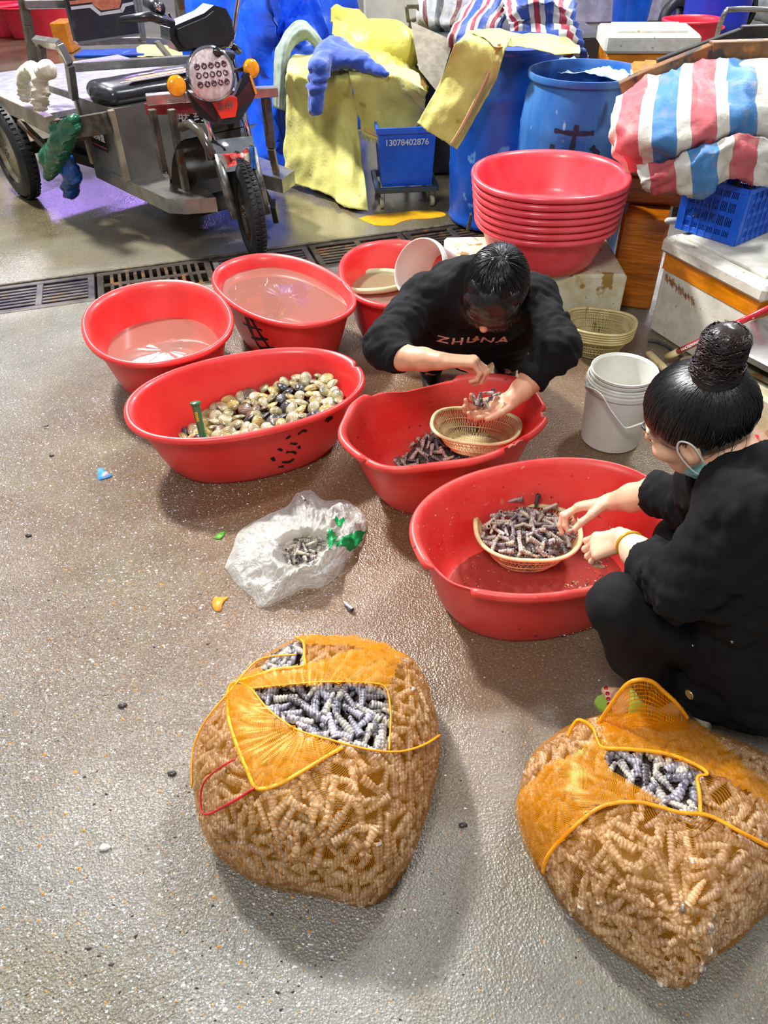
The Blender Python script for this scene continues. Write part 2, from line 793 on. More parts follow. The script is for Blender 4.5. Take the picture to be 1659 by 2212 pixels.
MIRON = M('cast_iron', '3b3540', '55504f', ns=9, rough=.38, metal=.35, bump=.5, bs=120, r2=.55, spots=[('5d4a38', 14, .6)])
MIRON2 = M('rusty_iron', '453b31', '2b2522', ns=9, rough=.42, metal=.3, bump=.6, bs=90, spots=[('6a4a2c', 11, .56)])


def grate(s0, s1, kind, label, mat):
    t = thing('drain_grate', label, 'drain grate', dr((s0 + s1) / 2, DW / 2, -.02), 'cast iron grates along the floor drain')
    a, b = s0 + .006, s1 - .006
    n0, n1 = .022, DW - .022
    z = -.018
    g = G()
    e = .034
    g.bar(dr(a, n0 + e / 2, z), dr(b, n0 + e / 2, z), e, .03)
    g.bar(dr(a, n1 - e / 2, z), dr(b, n1 - e / 2, z), e, .03)
    g.bar(dr(a + e / 2, n0 + e, z), dr(a + e / 2, n1 - e, z), e, .03)
    g.bar(dr(b - e / 2, n0 + e, z), dr(b - e / 2, n1 - e, z), e, .03)
    mid = (a + b) / 2
    if kind == 0:
        g.bar(dr(mid, n0 + e, z), dr(mid, n1 - e, z), e, .03)
    else:
        g.bar(dr(a + e, (n0 + n1) / 2, z), dr(b - e, (n0 + n1) / 2, z), e, .03)
    g.obj('frame', mat, t)
    if kind == 0:
        k = 7
        for h0, h1 in ((a + e, mid - e / 2), (mid + e / 2, b - e)):
            for i in range(1, k):
                n = n0 + e + (n1 - n0 - 2 * e) * i / k
                q = G()
                q.bar(dr(h0 - .002, n, z), dr(h1 + .002, n, z), .021, .024, ch=.002)
                q.obj('bar', mat, t)
    else:
        k = 13
        for h0, h1 in ((n0 + e, (n0 + n1) / 2 - e / 2), ((n0 + n1) / 2 + e / 2, n1 - e)):
            for i in range(1, k):
                s_ = a + e + (b - a - 2 * e) * i / k
                q = G()
                q.bar(dr(s_, h0 - .002, z), dr(s_, h1 + .002, z), .019, .024, ch=.002)
                q.obj('bar', mat, t)
    return t


grate(-1.06, -.49, 0, 'dark grate with long bars, second from left, cut by the photo edge', MIRON)
grate(-.49, .06, 0, 'dark grate with long bars directly left of the grate with short cross slots', MIRON)
grate(.06, .66, 1, 'grate with two rows of short cross slots behind the leftmost water tub', MIRON2)
grate(.66, 1.2, 0, 'wet grate with long bars behind the middle water tub under the tricycle wheel', MIRON)
grate(1.2, 1.76, 0, 'rusty long-barred grate left of the blue drums, behind the third water tub', MIRON2)
grate(1.76, 2.32, 0, 'rusty long-barred grate whose right end meets the foot of the blue drum', MIRON2)
grate(2.32, 2.9, 0, 'grate half under the white foam box below the tub stack', MIRON2)

# low far wall line and pillar
g = G()
g.box((.23, 8.3, 1.5), (.62, .62, 3.0), None, .02)
tag(g.obj('wall_pillar', M('pillar_paint', 'cfcdbf', 'b9b6a4', ns=3, rough=.6, bump=.1)), kind='structure')
g = G()
g.box((4.05, 11.6, 1.5), (.3, .3, 3.0), None, .02)
tag(g.obj('wall_pillar', MATS['pillar_paint']), kind='structure')

# yellow paint spill on the floor, a thin real film
pts = [(775, 472), (800, 465), (835, 462), (870, 459), (905, 455), (950, 457), (962, 466), (930, 472), (890, 474), (865, 480), (848, 487), (815, 487), (795, 481)]
P = spline([at(x, y) for x, y in pts + [pts[0]]], 5)[:-1]
g = G()
n = len(P)
g.add([p + Vector((0, 0, .0015)) for p in P] + [p for p in P], [tuple(range(n))[::-1]] + [(i, n + i, n + (i + 1) % n, (i + 1) % n) for i in range(n)])
tag(base(g.obj('paint_patch', M('yellow_paint', 'd8a400', 'c08c10', ns=14, rough=.45))), 'yellow paint patch on the wet floor in front of the blue trolley', 'paint patch')


# ---------------------------------------------------------------- grit and shell crumbs on the wet floor
def grit(name, n, cols, region, size, label, seed):
    rr = random.Random(seed)
    g = G()
    k = 0
    while k < n:
        x, y, keep = region(rr)
        if rr.random() > keep:
            continue
        dn = (Vector((x, y, 0)) - DO).dot(DN)
        if -.02 < dn < DW + .02:
            k += 1
            continue
        s = size * rr.choice((.5, .6, .7, .8, 1.0, 1.4)) * rr.uniform(.7, 1.2)
        a = rr.uniform(0, 6.28)
        m = 5
        h = s * rr.uniform(.25, .5)
        vs = []
        for i in range(m):
            q = a + 6.28 * i / m
            r_ = s * rr.uniform(.6, 1.1) * (1 if i % 2 else .7)
            vs.append((x + r_ * math.cos(q), y + r_ * math.sin(q) * .7, 0.0))
        vs.append((x, y, h))
        g.add(vs, [(i, (i + 1) % m, m) for i in range(m)], rr.randrange(len(cols)))
        k += 1
    o = g.obj(name, cols)
    return tag(o, label, 'debris', kind='stuff')


MG = [M('grit_white', 'd6d2c8', rough=.35), M('grit_grey', '8f8a86', rough=.3), M('grit_dark', '3d3836', rough=.3),
      M('grit_tan', 'a88f68', rough=.4), M('grit_orange', 'c98a2c', rough=.4)]


def reg_all(rr):
    y = .35 + 2.9 * rr.random() ** 1.2
    x = rr.uniform(-1.15 - .35 * y, 1.05 + .1 * y)
    return x, y, (1.0 if x < 0 else .55)


def reg_left(rr):
    y = .35 + 1.3 * rr.random()
    x = rr.uniform(-1.0, -.15)
    return x, y, 1


grit('floor_grit', 7000, MG[:4], reg_all, .0032, 'fine pale and dark shell grit scattered over the concrete floor', 3)
grit('floor_crumbs', 2600, [MG[0], MG[0], MG[1], MG[2], MG[1], MG[3], MG[1], MG[4]], reg_left, .005, 'coarser shell crumbs and orange flecks on the floor left of the net sack', 4)


def reg_spark(rr):
    y = .30 + 2.3 * rr.random() ** 1.25
    x = rr.uniform(-1.0 - .3 * y, .25)
    n = noise.noise(Vector((x * 3, y * 3, 2)))
    return x, y, max(.06, min(1, (-.25 - x) * 1.5 + .35 + n * .9 - max(0, y - 1.6) * .7))


MSPK = [M('white_glint_grain', 'f0f0f4', rough=.12, coat=.8), M('pale_glint_grain', 'c4c4cc', rough=.1, coat=.8), M('grey_glint_grain', '8c8c94', rough=.1, coat=.8)]
grit('glint_grains', 21000, MSPK, reg_spark, .0029, 'pale grains added as painted glints over the wet floor on the left', 9)  # pale grains added to stand in for glints off the wet floor
# ================================================================== RED TUBS
MRED = M('red_plastic', 'e0302e', 'e84440', ns=3.5, rough=.36, bump=.12, bs=220, bd=.0006, spec=.5, coat=.12)
MRED2 = M('red_plastic_worn', 'dc3430', 'e2524a', ns=5, rough=.42, bump=.2, bs=180, bd=.0008, spots=[('7c2a24', 38, .70), ('d8766a', 30, .71)])
MRED3 = M('red_plastic_pale', 'e03a44', 'ec5660', ns=4, rough=.34, bump=.08, bs=200, coat=.2)
MINK = M('black_paint', '120d0e', rough=.55)
MBREAK = M('torn_plastic_edge', 'e08a80', 'c9584f', ns=30, rough=.6, bump=.3)


class Tub:
    def __init__(s, c, rx, ry, rot, h, z0=0.0, bs=.76, e=2.25, dr_=None, dz_=None, lip=None, N=96):
        s.c, s.rx, s.ry, s.rot, s.h, s.z0, s.bs, s.e = Vector((c[0], c[1], 0)), rx, ry, rot, h, z0, bs, e
        s.dr_ = dr_ or (lambda a: 0.0)
        s.dz_ = dz_ or (lambda a: 0.0)
        s.lip = lip or (lambda a: 1.0)
        s.N = N

    def scale(s, z):
        t = max(0.0, min(1.0, (z - s.z0) / s.h))
        return s.bs + (1 - s.bs) * (t ** 0.85)

    def pt(s, a, sc, off, z):
        ca, sa = math.cos(a), math.sin(a)
        x = s.rx * math.copysign(abs(ca) ** (2 / s.e), ca)
        y = s.ry * math.copysign(abs(sa) ** (2 / s.e), sa)
        l = math.hypot(x, y)
        t = max(0, (z - s.z0) / s.h)
        k = sc + (off + s.dr_(a) * t * t) / l
        x, y = x * k, y * k
        c_, s_ = math.cos(s.rot), math.sin(s.rot)
        return Vector((s.c.x + x * c_ - y * s_, s.c.y + x * s_ + y * c_, z + s.dz_(a) * t * t))

    def build(s, label, mat, group=None, name='tub'):
        h, z0, th = s.h, s.z0, .005
        out = [(0.02, 0, 0.0), (s.bs * .5, 0, 0.0), (s.bs - .05, 0, 0.0), (s.bs - .012, 0, .004), (s.bs + .005, 0, .016)]
        for t in (.15, .3, .45, .6, .75, .88):
            out.append((s.scale(z0 + t * h), 0, t * h))
        out.append((s.scale(z0 + h * .93), 0, h * .93))
        R_ = .0135
        lipz = h - R_
        ring = []
        for i in range(9):
            q = math.radians(-115 + i * 215 / 8)      # around the rolled lip from below-outside to inside
            ring.append((1.0, R_ * .55 + R_ * math.cos(q), lipz + R_ * math.sin(q), 1))
        inn = [(s.scale(z0 + h * .93), -th, h * .93)]
        for t in (.85, .7, .55, .4, .25, .12):
            inn.append((s.scale(z0 + t * h), -th, t * h))
        inn += [(s.bs - .01, -th, .014), (s.bs - .06, -th, .007), (s.bs * .5, 0, .006), (.02, 0, .006)]
        prof = [(a, b, c, 0) for a, b, c in out] + ring + [(a, b, c, 0) for a, b, c in inn]
        vs = []
        N = s.N
        for (sc, off, z, isl) in prof:
            for k in range(N):
                a = 2 * PI * k / N
                L_ = s.lip(a)
                if isl:
                    o2 = off * L_ - (1 - L_) * th * (.4 if off < 0.01 else -.2)
                    z2 = z if L_ > .99 else min(z, h - .004) * L_ + (1 - L_) * (h * .93 + (z - lipz) * .2 + .004)
                    if off <= R_ * .55 and L_ < 1:
                        o2 = off * L_ - (1 - L_) * th
                    vs.append(s.pt(a, sc, o2, z0 + z2))
                else:
                    vs.append(s.pt(a, sc, off, z0 + z))
        fs = []
        mi = []
        for i in range(len(prof) - 1):
            for k in range(N):
                k2 = (k + 1) % N
                fs.append((i * N + k, i * N + k2, (i + 1) * N + k2, (i + 1) * N + k))
        fs.append(tuple(range(N))[::-1])
        fs.append(tuple((len(prof) - 1) * N + k for k in range(N)))
        org = Vector((s.c.x, s.c.y, z0))
        o = mk(name, [v - org for v in vs], fs, mat)
        o.location = org
        ORG[o.name] = org
        s.o = o
        return tag(o, label, 'tub', group)

    def ribbon(s, strokes, w, name='painted_mark', mat=None, off=.0012, seed=1, label=None):
        """painted strokes on the outer wall: (angle_deg, height fraction) polylines"""
        g = G()
        rr = random.Random(seed)
        for st in strokes:
            P = spline([Vector((a, t, 0)) for a, t in st], 5)
            L_, R2 = [], []
            for i, p in enumerate(P):
                d = P[min(i + 1, len(P) - 1)] - P[max(i - 1, 0)]
                dx, dy = d.x * math.radians(1) * s.rx * .85, d.y * s.h
                l = math.hypot(dx, dy) + 1e-9
                ww = w * rr.uniform(.55, 1.25)
                nx, ny = -dy / l * ww / 2, dx / l * ww / 2
                for sg, out in ((1, L_), (-1, R2)):
                    a = math.radians(p.x) + sg * nx / (s.rx * .85)
                    z = s.z0 + (p.y * s.h + sg * ny)
                    out.append(s.pt(a, s.scale(z), off, z))
            n = len(L_)
            g.add(L_ + R2, [(i, i + 1, n + i + 1, n + i) for i in range(n - 1)])
        o = g.obj(name, mat or MINK, s.o, True)
        if label:
            o['label'] = label
        return o

    def water(s, z, mat, label, cat='water'):
        N = 64
        sc = s.scale(z)
        rings = (1.0, .8, .55, .28)
        vs = [s.pt(2 * PI * k / N, sc * r_, -.0058 if r_ == 1 else 0, z) + Vector((0, 0, .0006 * noise.noise(Vector((k, r_ * 9, 0))))) for r_ in rings for k in range(N)]
        vs.append(Vector((s.c.x, s.c.y, z)))
        fs = [(i * N + k, i * N + (k + 1) % N, (i + 1) * N + (k + 1) % N, (i + 1) * N + k) for i in range(3) for k in range(N)]
        fs += [(3 * N + k, 3 * N + (k + 1) % N, 4 * N) for k in range(N)]
        o = mk('water', vs, fs, mat)
        base(o)
        return tag(o, label, cat, kind='stuff')


def water_mat(name, tint, murk, body):
    m = bpy.data.materials.new(name)
    m.use_nodes = True
    nt = m.node_tree
    N, L = nt.nodes, nt.links
    for n_ in list(N):
        N.remove(n_)
    out = N.new('ShaderNodeOutputMaterial')
    tr = N.new('ShaderNodeBsdfTransparent')
    tr.inputs[0].default_value = srgb(tint)
    df = N.new('ShaderNodeBsdfDiffuse')
    df.inputs[0].default_value = srgb(body)
    m1 = N.new('ShaderNodeMixShader')
    m1.inputs[0].default_value = murk
    gl = N.new('ShaderNodeBsdfGlossy')
    gl.inputs['Roughness'].default_value = .03
    fr = N.new('ShaderNodeFresnel')
    fr.inputs[0].default_value = 1.33
    tc = N.new('ShaderNodeTexCoord')
    nz = N.new('ShaderNodeTexNoise')
    nz.inputs['Scale'].default_value = 9
    L.new(tc.outputs['Object'], nz.inputs['Vector'])
    bp = N.new('ShaderNodeBump')
    bp.inputs['Strength'].default_value = .10
    bp.inputs['Distance'].default_value = .003
    L.new(nz.outputs['Fac'], bp.inputs['Height'])
    for x in (gl, fr):
        L.new(bp.outputs['Normal'], x.inputs['Normal'])
    m2 = N.new('ShaderNodeMixShader')
    L.new(tr.outputs[0], m1.inputs[1])
    L.new(df.outputs[0], m1.inputs[2])
    ad = N.new('ShaderNodeMath')
    ad.operation = 'MULTIPLY_ADD'
    ad.inputs[1].default_value = 1.6
    ad.inputs[2].default_value = .03
    L.new(fr.outputs[0], ad.inputs[0])
    L.new(ad.outputs[0], m2.inputs[0])
    L.new(m1.outputs[0], m2.inputs[1])
    L.new(gl.outputs[0], m2.inputs[2])
    L.new(m2.outputs[0], out.inputs[0])
    return m


MWATER = water_mat('tub_water', 'f2d8d0', .40, 'a08878')
MWATER2 = water_mat('murky_water', 'e8dcc0', .6, '989070')


def fitrim(x0, x1, y0, y1, z, yl, yr, h, e=2.25, N=96, rot0=None):
    """centre, half axes and turn of an oval rim at height z with the wanted outline"""
    c = at((x0 + x1) / 2, (y0 + y1) / 2, z)
    rx, ry, rot = .3, .28, rot0 or 0.0
    for it in range(60):
        T = Tub(c, rx, ry, rot, z, e=e)
        P = [proj(T.pt(2 * PI * k / N, 1, .018, z)) for k in range(N)]
        L_ = min(P)
        R_ = max(P)
        ya, yb = min(p[1] for p in P), max(p[1] for p in P)
        w = (R_[0] - L_[0]) / (x1 - x0)
        hh = (yb - ya) / (y1 - y0)
        rx *= 1 + .5 * (1 / w - 1)
        ry *= 1 + .5 * (1 / hh - 1)
        t = at((x0 + x1) / 2, (y0 + y1) / 2, z) - at((L_[0] + R_[0]) / 2, (ya + yb) / 2, z)
        c = c + t * .6
        dy = (R_[1] - L_[1]) - (yr - yl)
        rot += (.0012 if rx > ry else -.0012) * dy if rot0 is None else 0
        rot = max(-.7, min(.7, rot))
    print('rim', [round(q, 3) for q in (c.x, c.y, rx, ry, rot, dy)])
    global RIMS
    RIMS = globals().get('RIMS', []) + [(c.x, c.y, rx, ry, rot)]
    return c, rx, ry, rot


def ends(pl, pr, z):
    a, b = at(pl[0], pl[1], z), at(pr[0], pr[1], z)
    c = (a + b) / 2
    return c, (b - a).length / 2, math.atan2(b.y - a.y, b.x - a.x)


# clam tub
c, rx, ry, rot = fitrim(267, 787, 748, 950, .25, 885, 815, .25)
TD = Tub(c, rx, ry, rot, .25, lip=lambda a: .15 if abs(a - math.radians(4)) < .035 else 1.0)
TD.build('long red tub of clams with a green-handled tool and a nick in its right rim', MRED)
TD.ribbon([[(-81, .70), (-79, .74)], [(-75, .72), (-72, .76), (-70, .72)], [(-85, .56), (-83, .50)], [(-79, .6), (-75, .55)], [(-88, .42), (-87, .34)],
           [(-81, .45), (-77, .42), (-75, .36)], [(-83, .28), (-79, .24), (-76, .28)], [(-74, .5), (-73, .44)], [(-85, .2), (-82, .18)]], .010, seed=3,
          label='worn black painted character')
TD.ribbon([[(-57, .80), (-53, .86), (-50, .84)], [(-56, .74), (-52, .78)], [(-58, .77), (-51, .9)]], .016, seed=5, label='black paint blotch under the rim')

# water tub left
c, rx, ry, rot = fitrim(175, 503, 602, 785, .27, 703, 692, .27)
TA = Tub(c, rx, ry, rot, .27, bs=.70)
TA.build('round red tub of clear water, leftmost in front of the drain', MRED)
TA.water(.125, MWATER, 'shallow still water in the leftmost round tub')
# water tub middle
c, rx, ry, rot = fitrim(458, 768, 545, 700, .27, 600, 648, .27)
TB = Tub(c, rx, ry, rot, .27, bs=.72)
TB.build('red tub brim-full of water with a black scrawl on its left side', MRED)
TB.water(.215, MWATER, 'pinkish water nearly filling the middle red tub')
TB.ribbon([[(-166, .86), (-160, .6), (-150, .3)], [(-178, .62), (-156, .7)], [(-174, .40), (-152, .56)], [(-164, .30), (-146, .42)], [(-171, .8), (-170, .45), (-162, .18)]], .014, seed=8,
          label='black painted scrawl')
# water tub with tipped bucket
c, rx, ry, rot = fitrim(731, 985, 516, 660, .27, 578, 600, .27, rot0=.1)
TC_ = Tub(c, rx, ry, rot, .27, bs=.74)
TC_.build('red tub behind the man, holding murky water and a tipped white bucket', MRED)
TC_.water(.13, MWATER, 'reddish shallow water in the tub with the tipped bucket')

c_ = at(806, 603, .16)
TS = Tub((c_.x, c_.y), .15, .10, .12, .075, z0=.09, bs=.8, N=48)
TS.build('small pale oval basin of greenish water standing in the tub behind the man', M('pale_green_plastic', 'c8c8a4', 'b4b48c', rough=.35), name='basin')
TS.o['category'] = 'basin'
TS.water(.15, MWATER2, 'murky greenish water in the small pale basin')


# man's cracked tub


def bumpf(a, a0, w):
    d = (a - math.radians(a0) + PI) % (2 * PI) - PI
    return math.exp(-(d / math.radians(w)) ** 2)


def arcs(*A):
    def f(a):
        d = math.degrees(a) % 360
        for lo, hi in A:
            if lo <= d <= hi:
                return 0.0
        return 1.0
    return f


c, rx, ry, rot = fitrim(734, 1182, 800, 1012, .27, 925, 885, .27)
TE = Tub(c, rx, ry, rot, .27, bs=.70, N=128,
         dr_=lambda a: -.02 * bumpf(a, 95, 16) + .012 * bumpf(a, 130, 14) - .012 * bumpf(a, 60, 10) + .006 * math.sin(7 * a),
         dz_=lambda a: .006 * math.sin(3 * a + 1) + .012 * bumpf(a, 110, 10) - .012 * bumpf(a, 75, 12),
         lip=arcs((62, 118), (196, 199), (281, 296), (325, 337), (0, 9)))
TE.build('battered red tub with cracked rim that the man bends over', MRED2)
for i, (a0, a1, off, dz) in enumerate([(284, 299, .004, -.016), (325, 338, .002, -.018)]):
    P = [TE.pt(math.radians(a0 + (a1 - a0) * k / 6), 1.0, off, .27 + dz + .004 * math.sin(k * 2.3)) for k in range(7)]
    g = G()
    g.tube(P, [.004, .007, .006, .007, .005, .007, .003], 6, flat=.6)
    tag(g.obj('torn_rim', MBREAK, TE.o, True), 'ragged pale torn strip of rim')

# woman's tub
c, rx, ry, rot = fitrim(886, 1482, 985, 1290, .26, 1130, 1125, .26)
TF = Tub(c, rx, ry, rot, .26, bs=.80, N=128,
         lip=arcs((192, 222)), dz_=lambda a: -.012 * bumpf(a, 207, 13))
TF.build('widest red tub, front right, with a missing piece of rim, by the woman', MRED2)
TF.water(.0085, water_mat('film_water', 'f0c8c0', .3, 'b06a60'), 'thin film of dirty water over the bottom of the widest tub')

# the tub stack stands on a foam box
SB = at(1185, 560, .25)
STK = []
c0, rxs, rys, rots = fitrim(1019, 1367, 321, 428, .622, 362, 398, .2, rot0=0.0)
for i in range(7):
    z0 = .252 + .030 * i
    t = Tub(c0, rxs - .004 * (6 - i), rys - .004 * (6 - i), rots, .19, z0=z0, bs=.76, e=2.2, N=80)
    lab = ['lowest tub of the nested red stack, black writing on its side', 'second tub from the bottom of the nested red stack', 'third tub up in the nested red stack',
           'middle tub of the nested red stack of seven', 'third tub from the top of the nested red stack', 'tub just under the top one in the nested red stack',
           'empty top tub of the tall nested red stack on the foam box'][i]
    t.build(lab, MRED3, 'nested red tubs on the foam box')
    STK.append(t)
STK[0].ribbon([[(-140, .78), (-137, .84)], [(-131, .86), (-128, .78), (-133, .7)], [(-136, .72), (-125, .76)], [(-129, .8), (-128, .6), (-132, .5)],
               [(-136, .62), (-123, .66)], [(-135, .54), (-129, .56), (-123, .52)], [(-126, .44), (-122, .36)], [(-131, .46), (-130, .34), (-127, .3)], [(-139, .58), (-136, .5)]], .017, seed=11,
              label='black painted character')


# ================================================================== SHELLFISH
def snail_mat(name, c1, c2, c3):
    m = bpy.data.materials.new(name)
    m.use_nodes = True
    nt = m.node_tree
    N, L = nt.nodes, nt.links
    b = N['Principled BSDF']
    tc = N.new('ShaderNodeTexCoord')
    oi = N.new('ShaderNodeObjectInfo')
    wv = N.new('ShaderNodeTexWave')
    wv.bands_direction = 'X'
    wv.inputs['Scale'].default_value = 46
    wv.inputs['Distortion'].default_value = 2.5
    wv.inputs['Detail'].default_value = 2
    L.new(tc.outputs['Object'], wv.inputs['Vector'])
    nz = N.new('ShaderNodeTexNoise')
    nz.inputs['Scale'].default_value = 55
    L.new(tc.outputs['Object'], nz.inputs['Vector'])
    m1 = N.new('ShaderNodeMix')
    m1.data_type = 'RGBA'
    m1.inputs['A'].default_value = srgb(c1)
    m1.inputs['B'].default_value = srgb(c2)
    L.new(wv.outputs['Fac'], m1.inputs['Factor'])
    m2 = N.new('ShaderNodeMix')
    m2.data_type = 'RGBA'
    r = N.new('ShaderNodeMapRange')
    r.inputs['From Min'].default_value = .5
    r.inputs['From Max'].default_value = .66
    L.new(nz.outputs['Fac'], r.inputs['Value'])
    L.new(r.outputs['Result'], m2.inputs['Factor'])
    L.new(m1.outputs['Result'], m2.inputs['A'])
    m2.inputs['B'].default_value = srgb(c3)
    hv = N.new('ShaderNodeHueSaturation')
    mr = N.new('ShaderNodeMapRange')
    mr.inputs['To Min'].default_value = .6
    mr.inputs['To Max'].default_value = 1.45
    L.new(oi.outputs['Random'], mr.inputs['Value'])
    L.new(mr.outputs['Result'], hv.inputs['Value'])
    L.new(m2.outputs['Result'], hv.inputs['Color'])
    L.new(hv.outputs['Color'], b.inputs['Base Color'])
    b.inputs['Roughness'].default_value = .34
    b.inputs['Coat Weight'].default_value = .3
    return m


MSN = [snail_mat('snail_shell_mauve', '9c8e8a', 'c4bab0', '68585a'), snail_mat('snail_shell_olive', '9c917c', 'bdb6a2', '6c6252'),
       snail_mat('snail_shell_dark', '504a52', '7e787a', '302a32')]
MSB = [snail_mat('snail_shell_bluish', '7c7a86', 'b0aeb8', '45404e'), snail_mat('snail_shell_bone', 'a9a498', 'c9c5b8', '6d6670'), MSN[2]]
MST = [snail_mat('snail_shell_sand', 'b8ab98', 'e6dcc8', '7a6a5c'), snail_mat('snail_shell_buff', 'a09484', 'd0c4b2', '7c6a60'), MSN[0]]
MHOLE = M('shell_mouth', '2a1718', '3f2a24', ns=60, rough=.4)


def snail_mesh(mats, seed, Ln=.056, Rm=.0114, n=8):
    rr = random.Random(seed)
    wh = rr.choice((6, 7, 8))
    prof = []
    K = wh * 3
    for i in range(K + 1):
        t = i / K
        w = abs(math.sin(PI * t * wh))
        r = Rm * (.42 + .58 * t ** .8) * (.74 + .26 * w ** .7)
        if t > .93:
            r *= 1 - (t - .93) * 2.2
        prof.append((r, (t - .5) * Ln))
    g = G()
    bend = rr.uniform(-.002, .002)
    for k, (r, x) in enumerate(prof):
        for j in range(n):
            a = 2 * PI * j / n + .5 * k / 3
            g.v.append((x, math.cos(a) * r + bend * (x / Ln) ** 2 * 4, math.sin(a) * r))
    for k in range(K):
        for j in range(n):
            g.f.append((k * n + j, (k + 1) * n + j, (k + 1) * n + (j + 1) % n, k * n + (j + 1) % n))
            g.mi.append(0)
    # blunt tip
    g.f.append(tuple(range(n))[::-1][::-1])
    g.mi.append(0)
    # hollow mouth
    b0 = K * n
    m = len(g.v)
    r, x = prof[-1]
    for j in range(n):
        a = 2 * PI * j / n + .5 * K / 3
        g.v.append((x, math.cos(a) * r * .72, math.sin(a) * r * .72))
    for j in range(n):
        a = 2 * PI * j / n + .5 * K / 3
        g.v.append((x - .006, math.cos(a) * r * .5, math.sin(a) * r * .5))
    for j in range(n):
        j2 = (j + 1) % n
        g.f.append((b0 + j, m + j, m + j2, b0 + j2))
        g.mi.append(0)
        g.f.append((m + j, m + n + j, m + n + j2, m + j2))
        g.mi.append(1)
    g.f.append(tuple(m + n + j for j in range(n)))
    g.mi.append(1)
    me = bpy.data.meshes.new('snail')
    me.from_pydata(g.v, [], g.f)
    for q in mats:
        me.materials.append(q)
    me.polygons.foreach_set('material_index', g.mi)
    me.polygons.foreach_set('use_smooth', [True] * len(me.polygons))
    return me


def snailset(ms, sd):
    return [snail_mesh([m, MHOLE], sd + i * 7 + j) for i, m in enumerate(ms) for j in range(2)]


SN_N, SN_B, SN_T = snailset(MSN, 1), snailset(MSB, 50), snailset(MST, 90)


def place_snail(me, p, q, sc, label, group):
    o = bpy.data.objects.new('snail', me)
    COL.objects.link(o)
    o.location = p
    o.rotation_mode = 'QUATERNION'
    o.rotation_quaternion = q
    o.scale = (sc,) * 3
    return tag(o, label, 'snail', group)


def lie(nrm, rr, tilt=.25):
    """quaternion laying the X axis in the plane of nrm with random heading and slight tilt"""
    n = Vector(nrm).normalized()
    t = n.orthogonal().normalized()
    t = Quaternion(n, rr.uniform(0, 6.283)) @ t
    t = (t + n * rr.uniform(-tilt, tilt)).normalized()
    y = n.cross(t).normalized()
    z = t.cross(y)
    return Matrix((t, y, z)).transposed().to_quaternion() @ Quaternion((1, 0, 0), rr.uniform(0, 6.28))


def lump(name, meshes, places, label, cat):
    """many small copies joined in one 'stuff' mesh"""
    g = G()
    mats = []
    for me, p, q, sc in places:
        Mx = Matrix.LocRotScale(Vector(p), q, (sc,) * 3)
        off = {}
        for i, m in enumerate(me.materials):
            if m not in mats:
                mats.append(m)
            off[i] = mats.index(m)
        n = len(g.v)
        g.v += [tuple(Mx @ v.co) for v in me.vertices]
        for f in me.polygons:
            g.f.append(tuple(k + n for k in f.vertices))
            g.mi.append(off[f.material_index])
    o = mk(name, g.v, g.f, mats, None, True, None, g.mi)
    base(o)
    return tag(o, label, cat, kind='stuff')


def heap(hf, region, n, mind, rr, tries=6000):
    """poisson points on a height field: region(x,y)->bool"""
    pts = []
    for _ in range(tries):
        if len(pts) >= n:
            break
        x, y = region(rr)
        if x is None:
            continue
        z = hf(x, y)
        if all((x - a) ** 2 + (y - b) ** 2 > mind * mind for a, b, _z in pts):
            pts.append((x, y, z))
    return pts


def hnorm(hf, x, y, e=.01):
    return Vector((hf(x - e, y) - hf(x + e, y), hf(x, y - e) - hf(x, y + e), 2 * e)).normalized()


def mound(name, hf, poly, mat, label, cat, dz=-.012, zb=.007, n=40):
    """body of the pile under the loose pieces"""
    xs = [p[0] for p in poly]
    ys = [p[1] for p in poly]
    c = Vector((sum(xs) / len(xs), sum(ys) / len(ys), 0))
    vs, fs = [], []
    m = len(poly)
    K = 10
    for i in range(K + 1):
        t = i / K
        for p in poly:
            q = c.lerp(Vector((p[0], p[1], 0)), t)
            z = max(zb + .001, hf(q.x, q.y) + dz + .004 * noise.noise(Vector((q.x * 60, q.y * 60, 0)))) if t < 1 else zb
            vs.append((q.x, q.y, z))
    for i in range(K):
        for k in range(m):
            fs.append((i * m + k, (i + 1) * m + k, (i + 1) * m + (k + 1) % m, i * m + (k + 1) % m))
    nb = len(vs)
    vs.append((c.x, c.y, zb))
    fs += [(K * m + (k + 1) % m, K * m + k, nb) for k in range(m)]
    o = mk(name, vs, fs, mat)
    base(o)
    return tag(o, label, cat, kind='stuff')


MMUD = M('packed_shell_mud', '2e2420', '5a4a40', ns=60, rough=.5, bump=1, bs=120, bd=.006)

# ---- loose snails in the man's tub
rr = random.Random(21)
pileE = [at(x, y, .05) for x, y in ((828, 985), (842, 945), (890, 905), (950, 890), (1040, 880), (1110, 900), (1130, 945), (1060, 985), (985, 1005), (900, 1003))]
polyE = [(p.x, p.y) for p in pileE]
cE = Vector((sum(p[0] for p in polyE) / 10, sum(p[1] for p in polyE) / 10, 0))


def hE(x, y):
    d = (Vector((x, y, 0)) - cE)
    r = math.sqrt((d.x / .20) ** 2 + (d.y / .15) ** 2)
    return .022 + .065 * max(0, 1 - r * r) ** .8 + .012 * noise.noise(Vector((x * 14, y * 14, 3)))


def regE(rr):
    x, y = rr.uniform(cE.x - .22, cE.x + .22), rr.uniform(cE.y - .17, cE.y + .17)
    return (x, y) if inpoly(x, y, polyE) else (None, None)


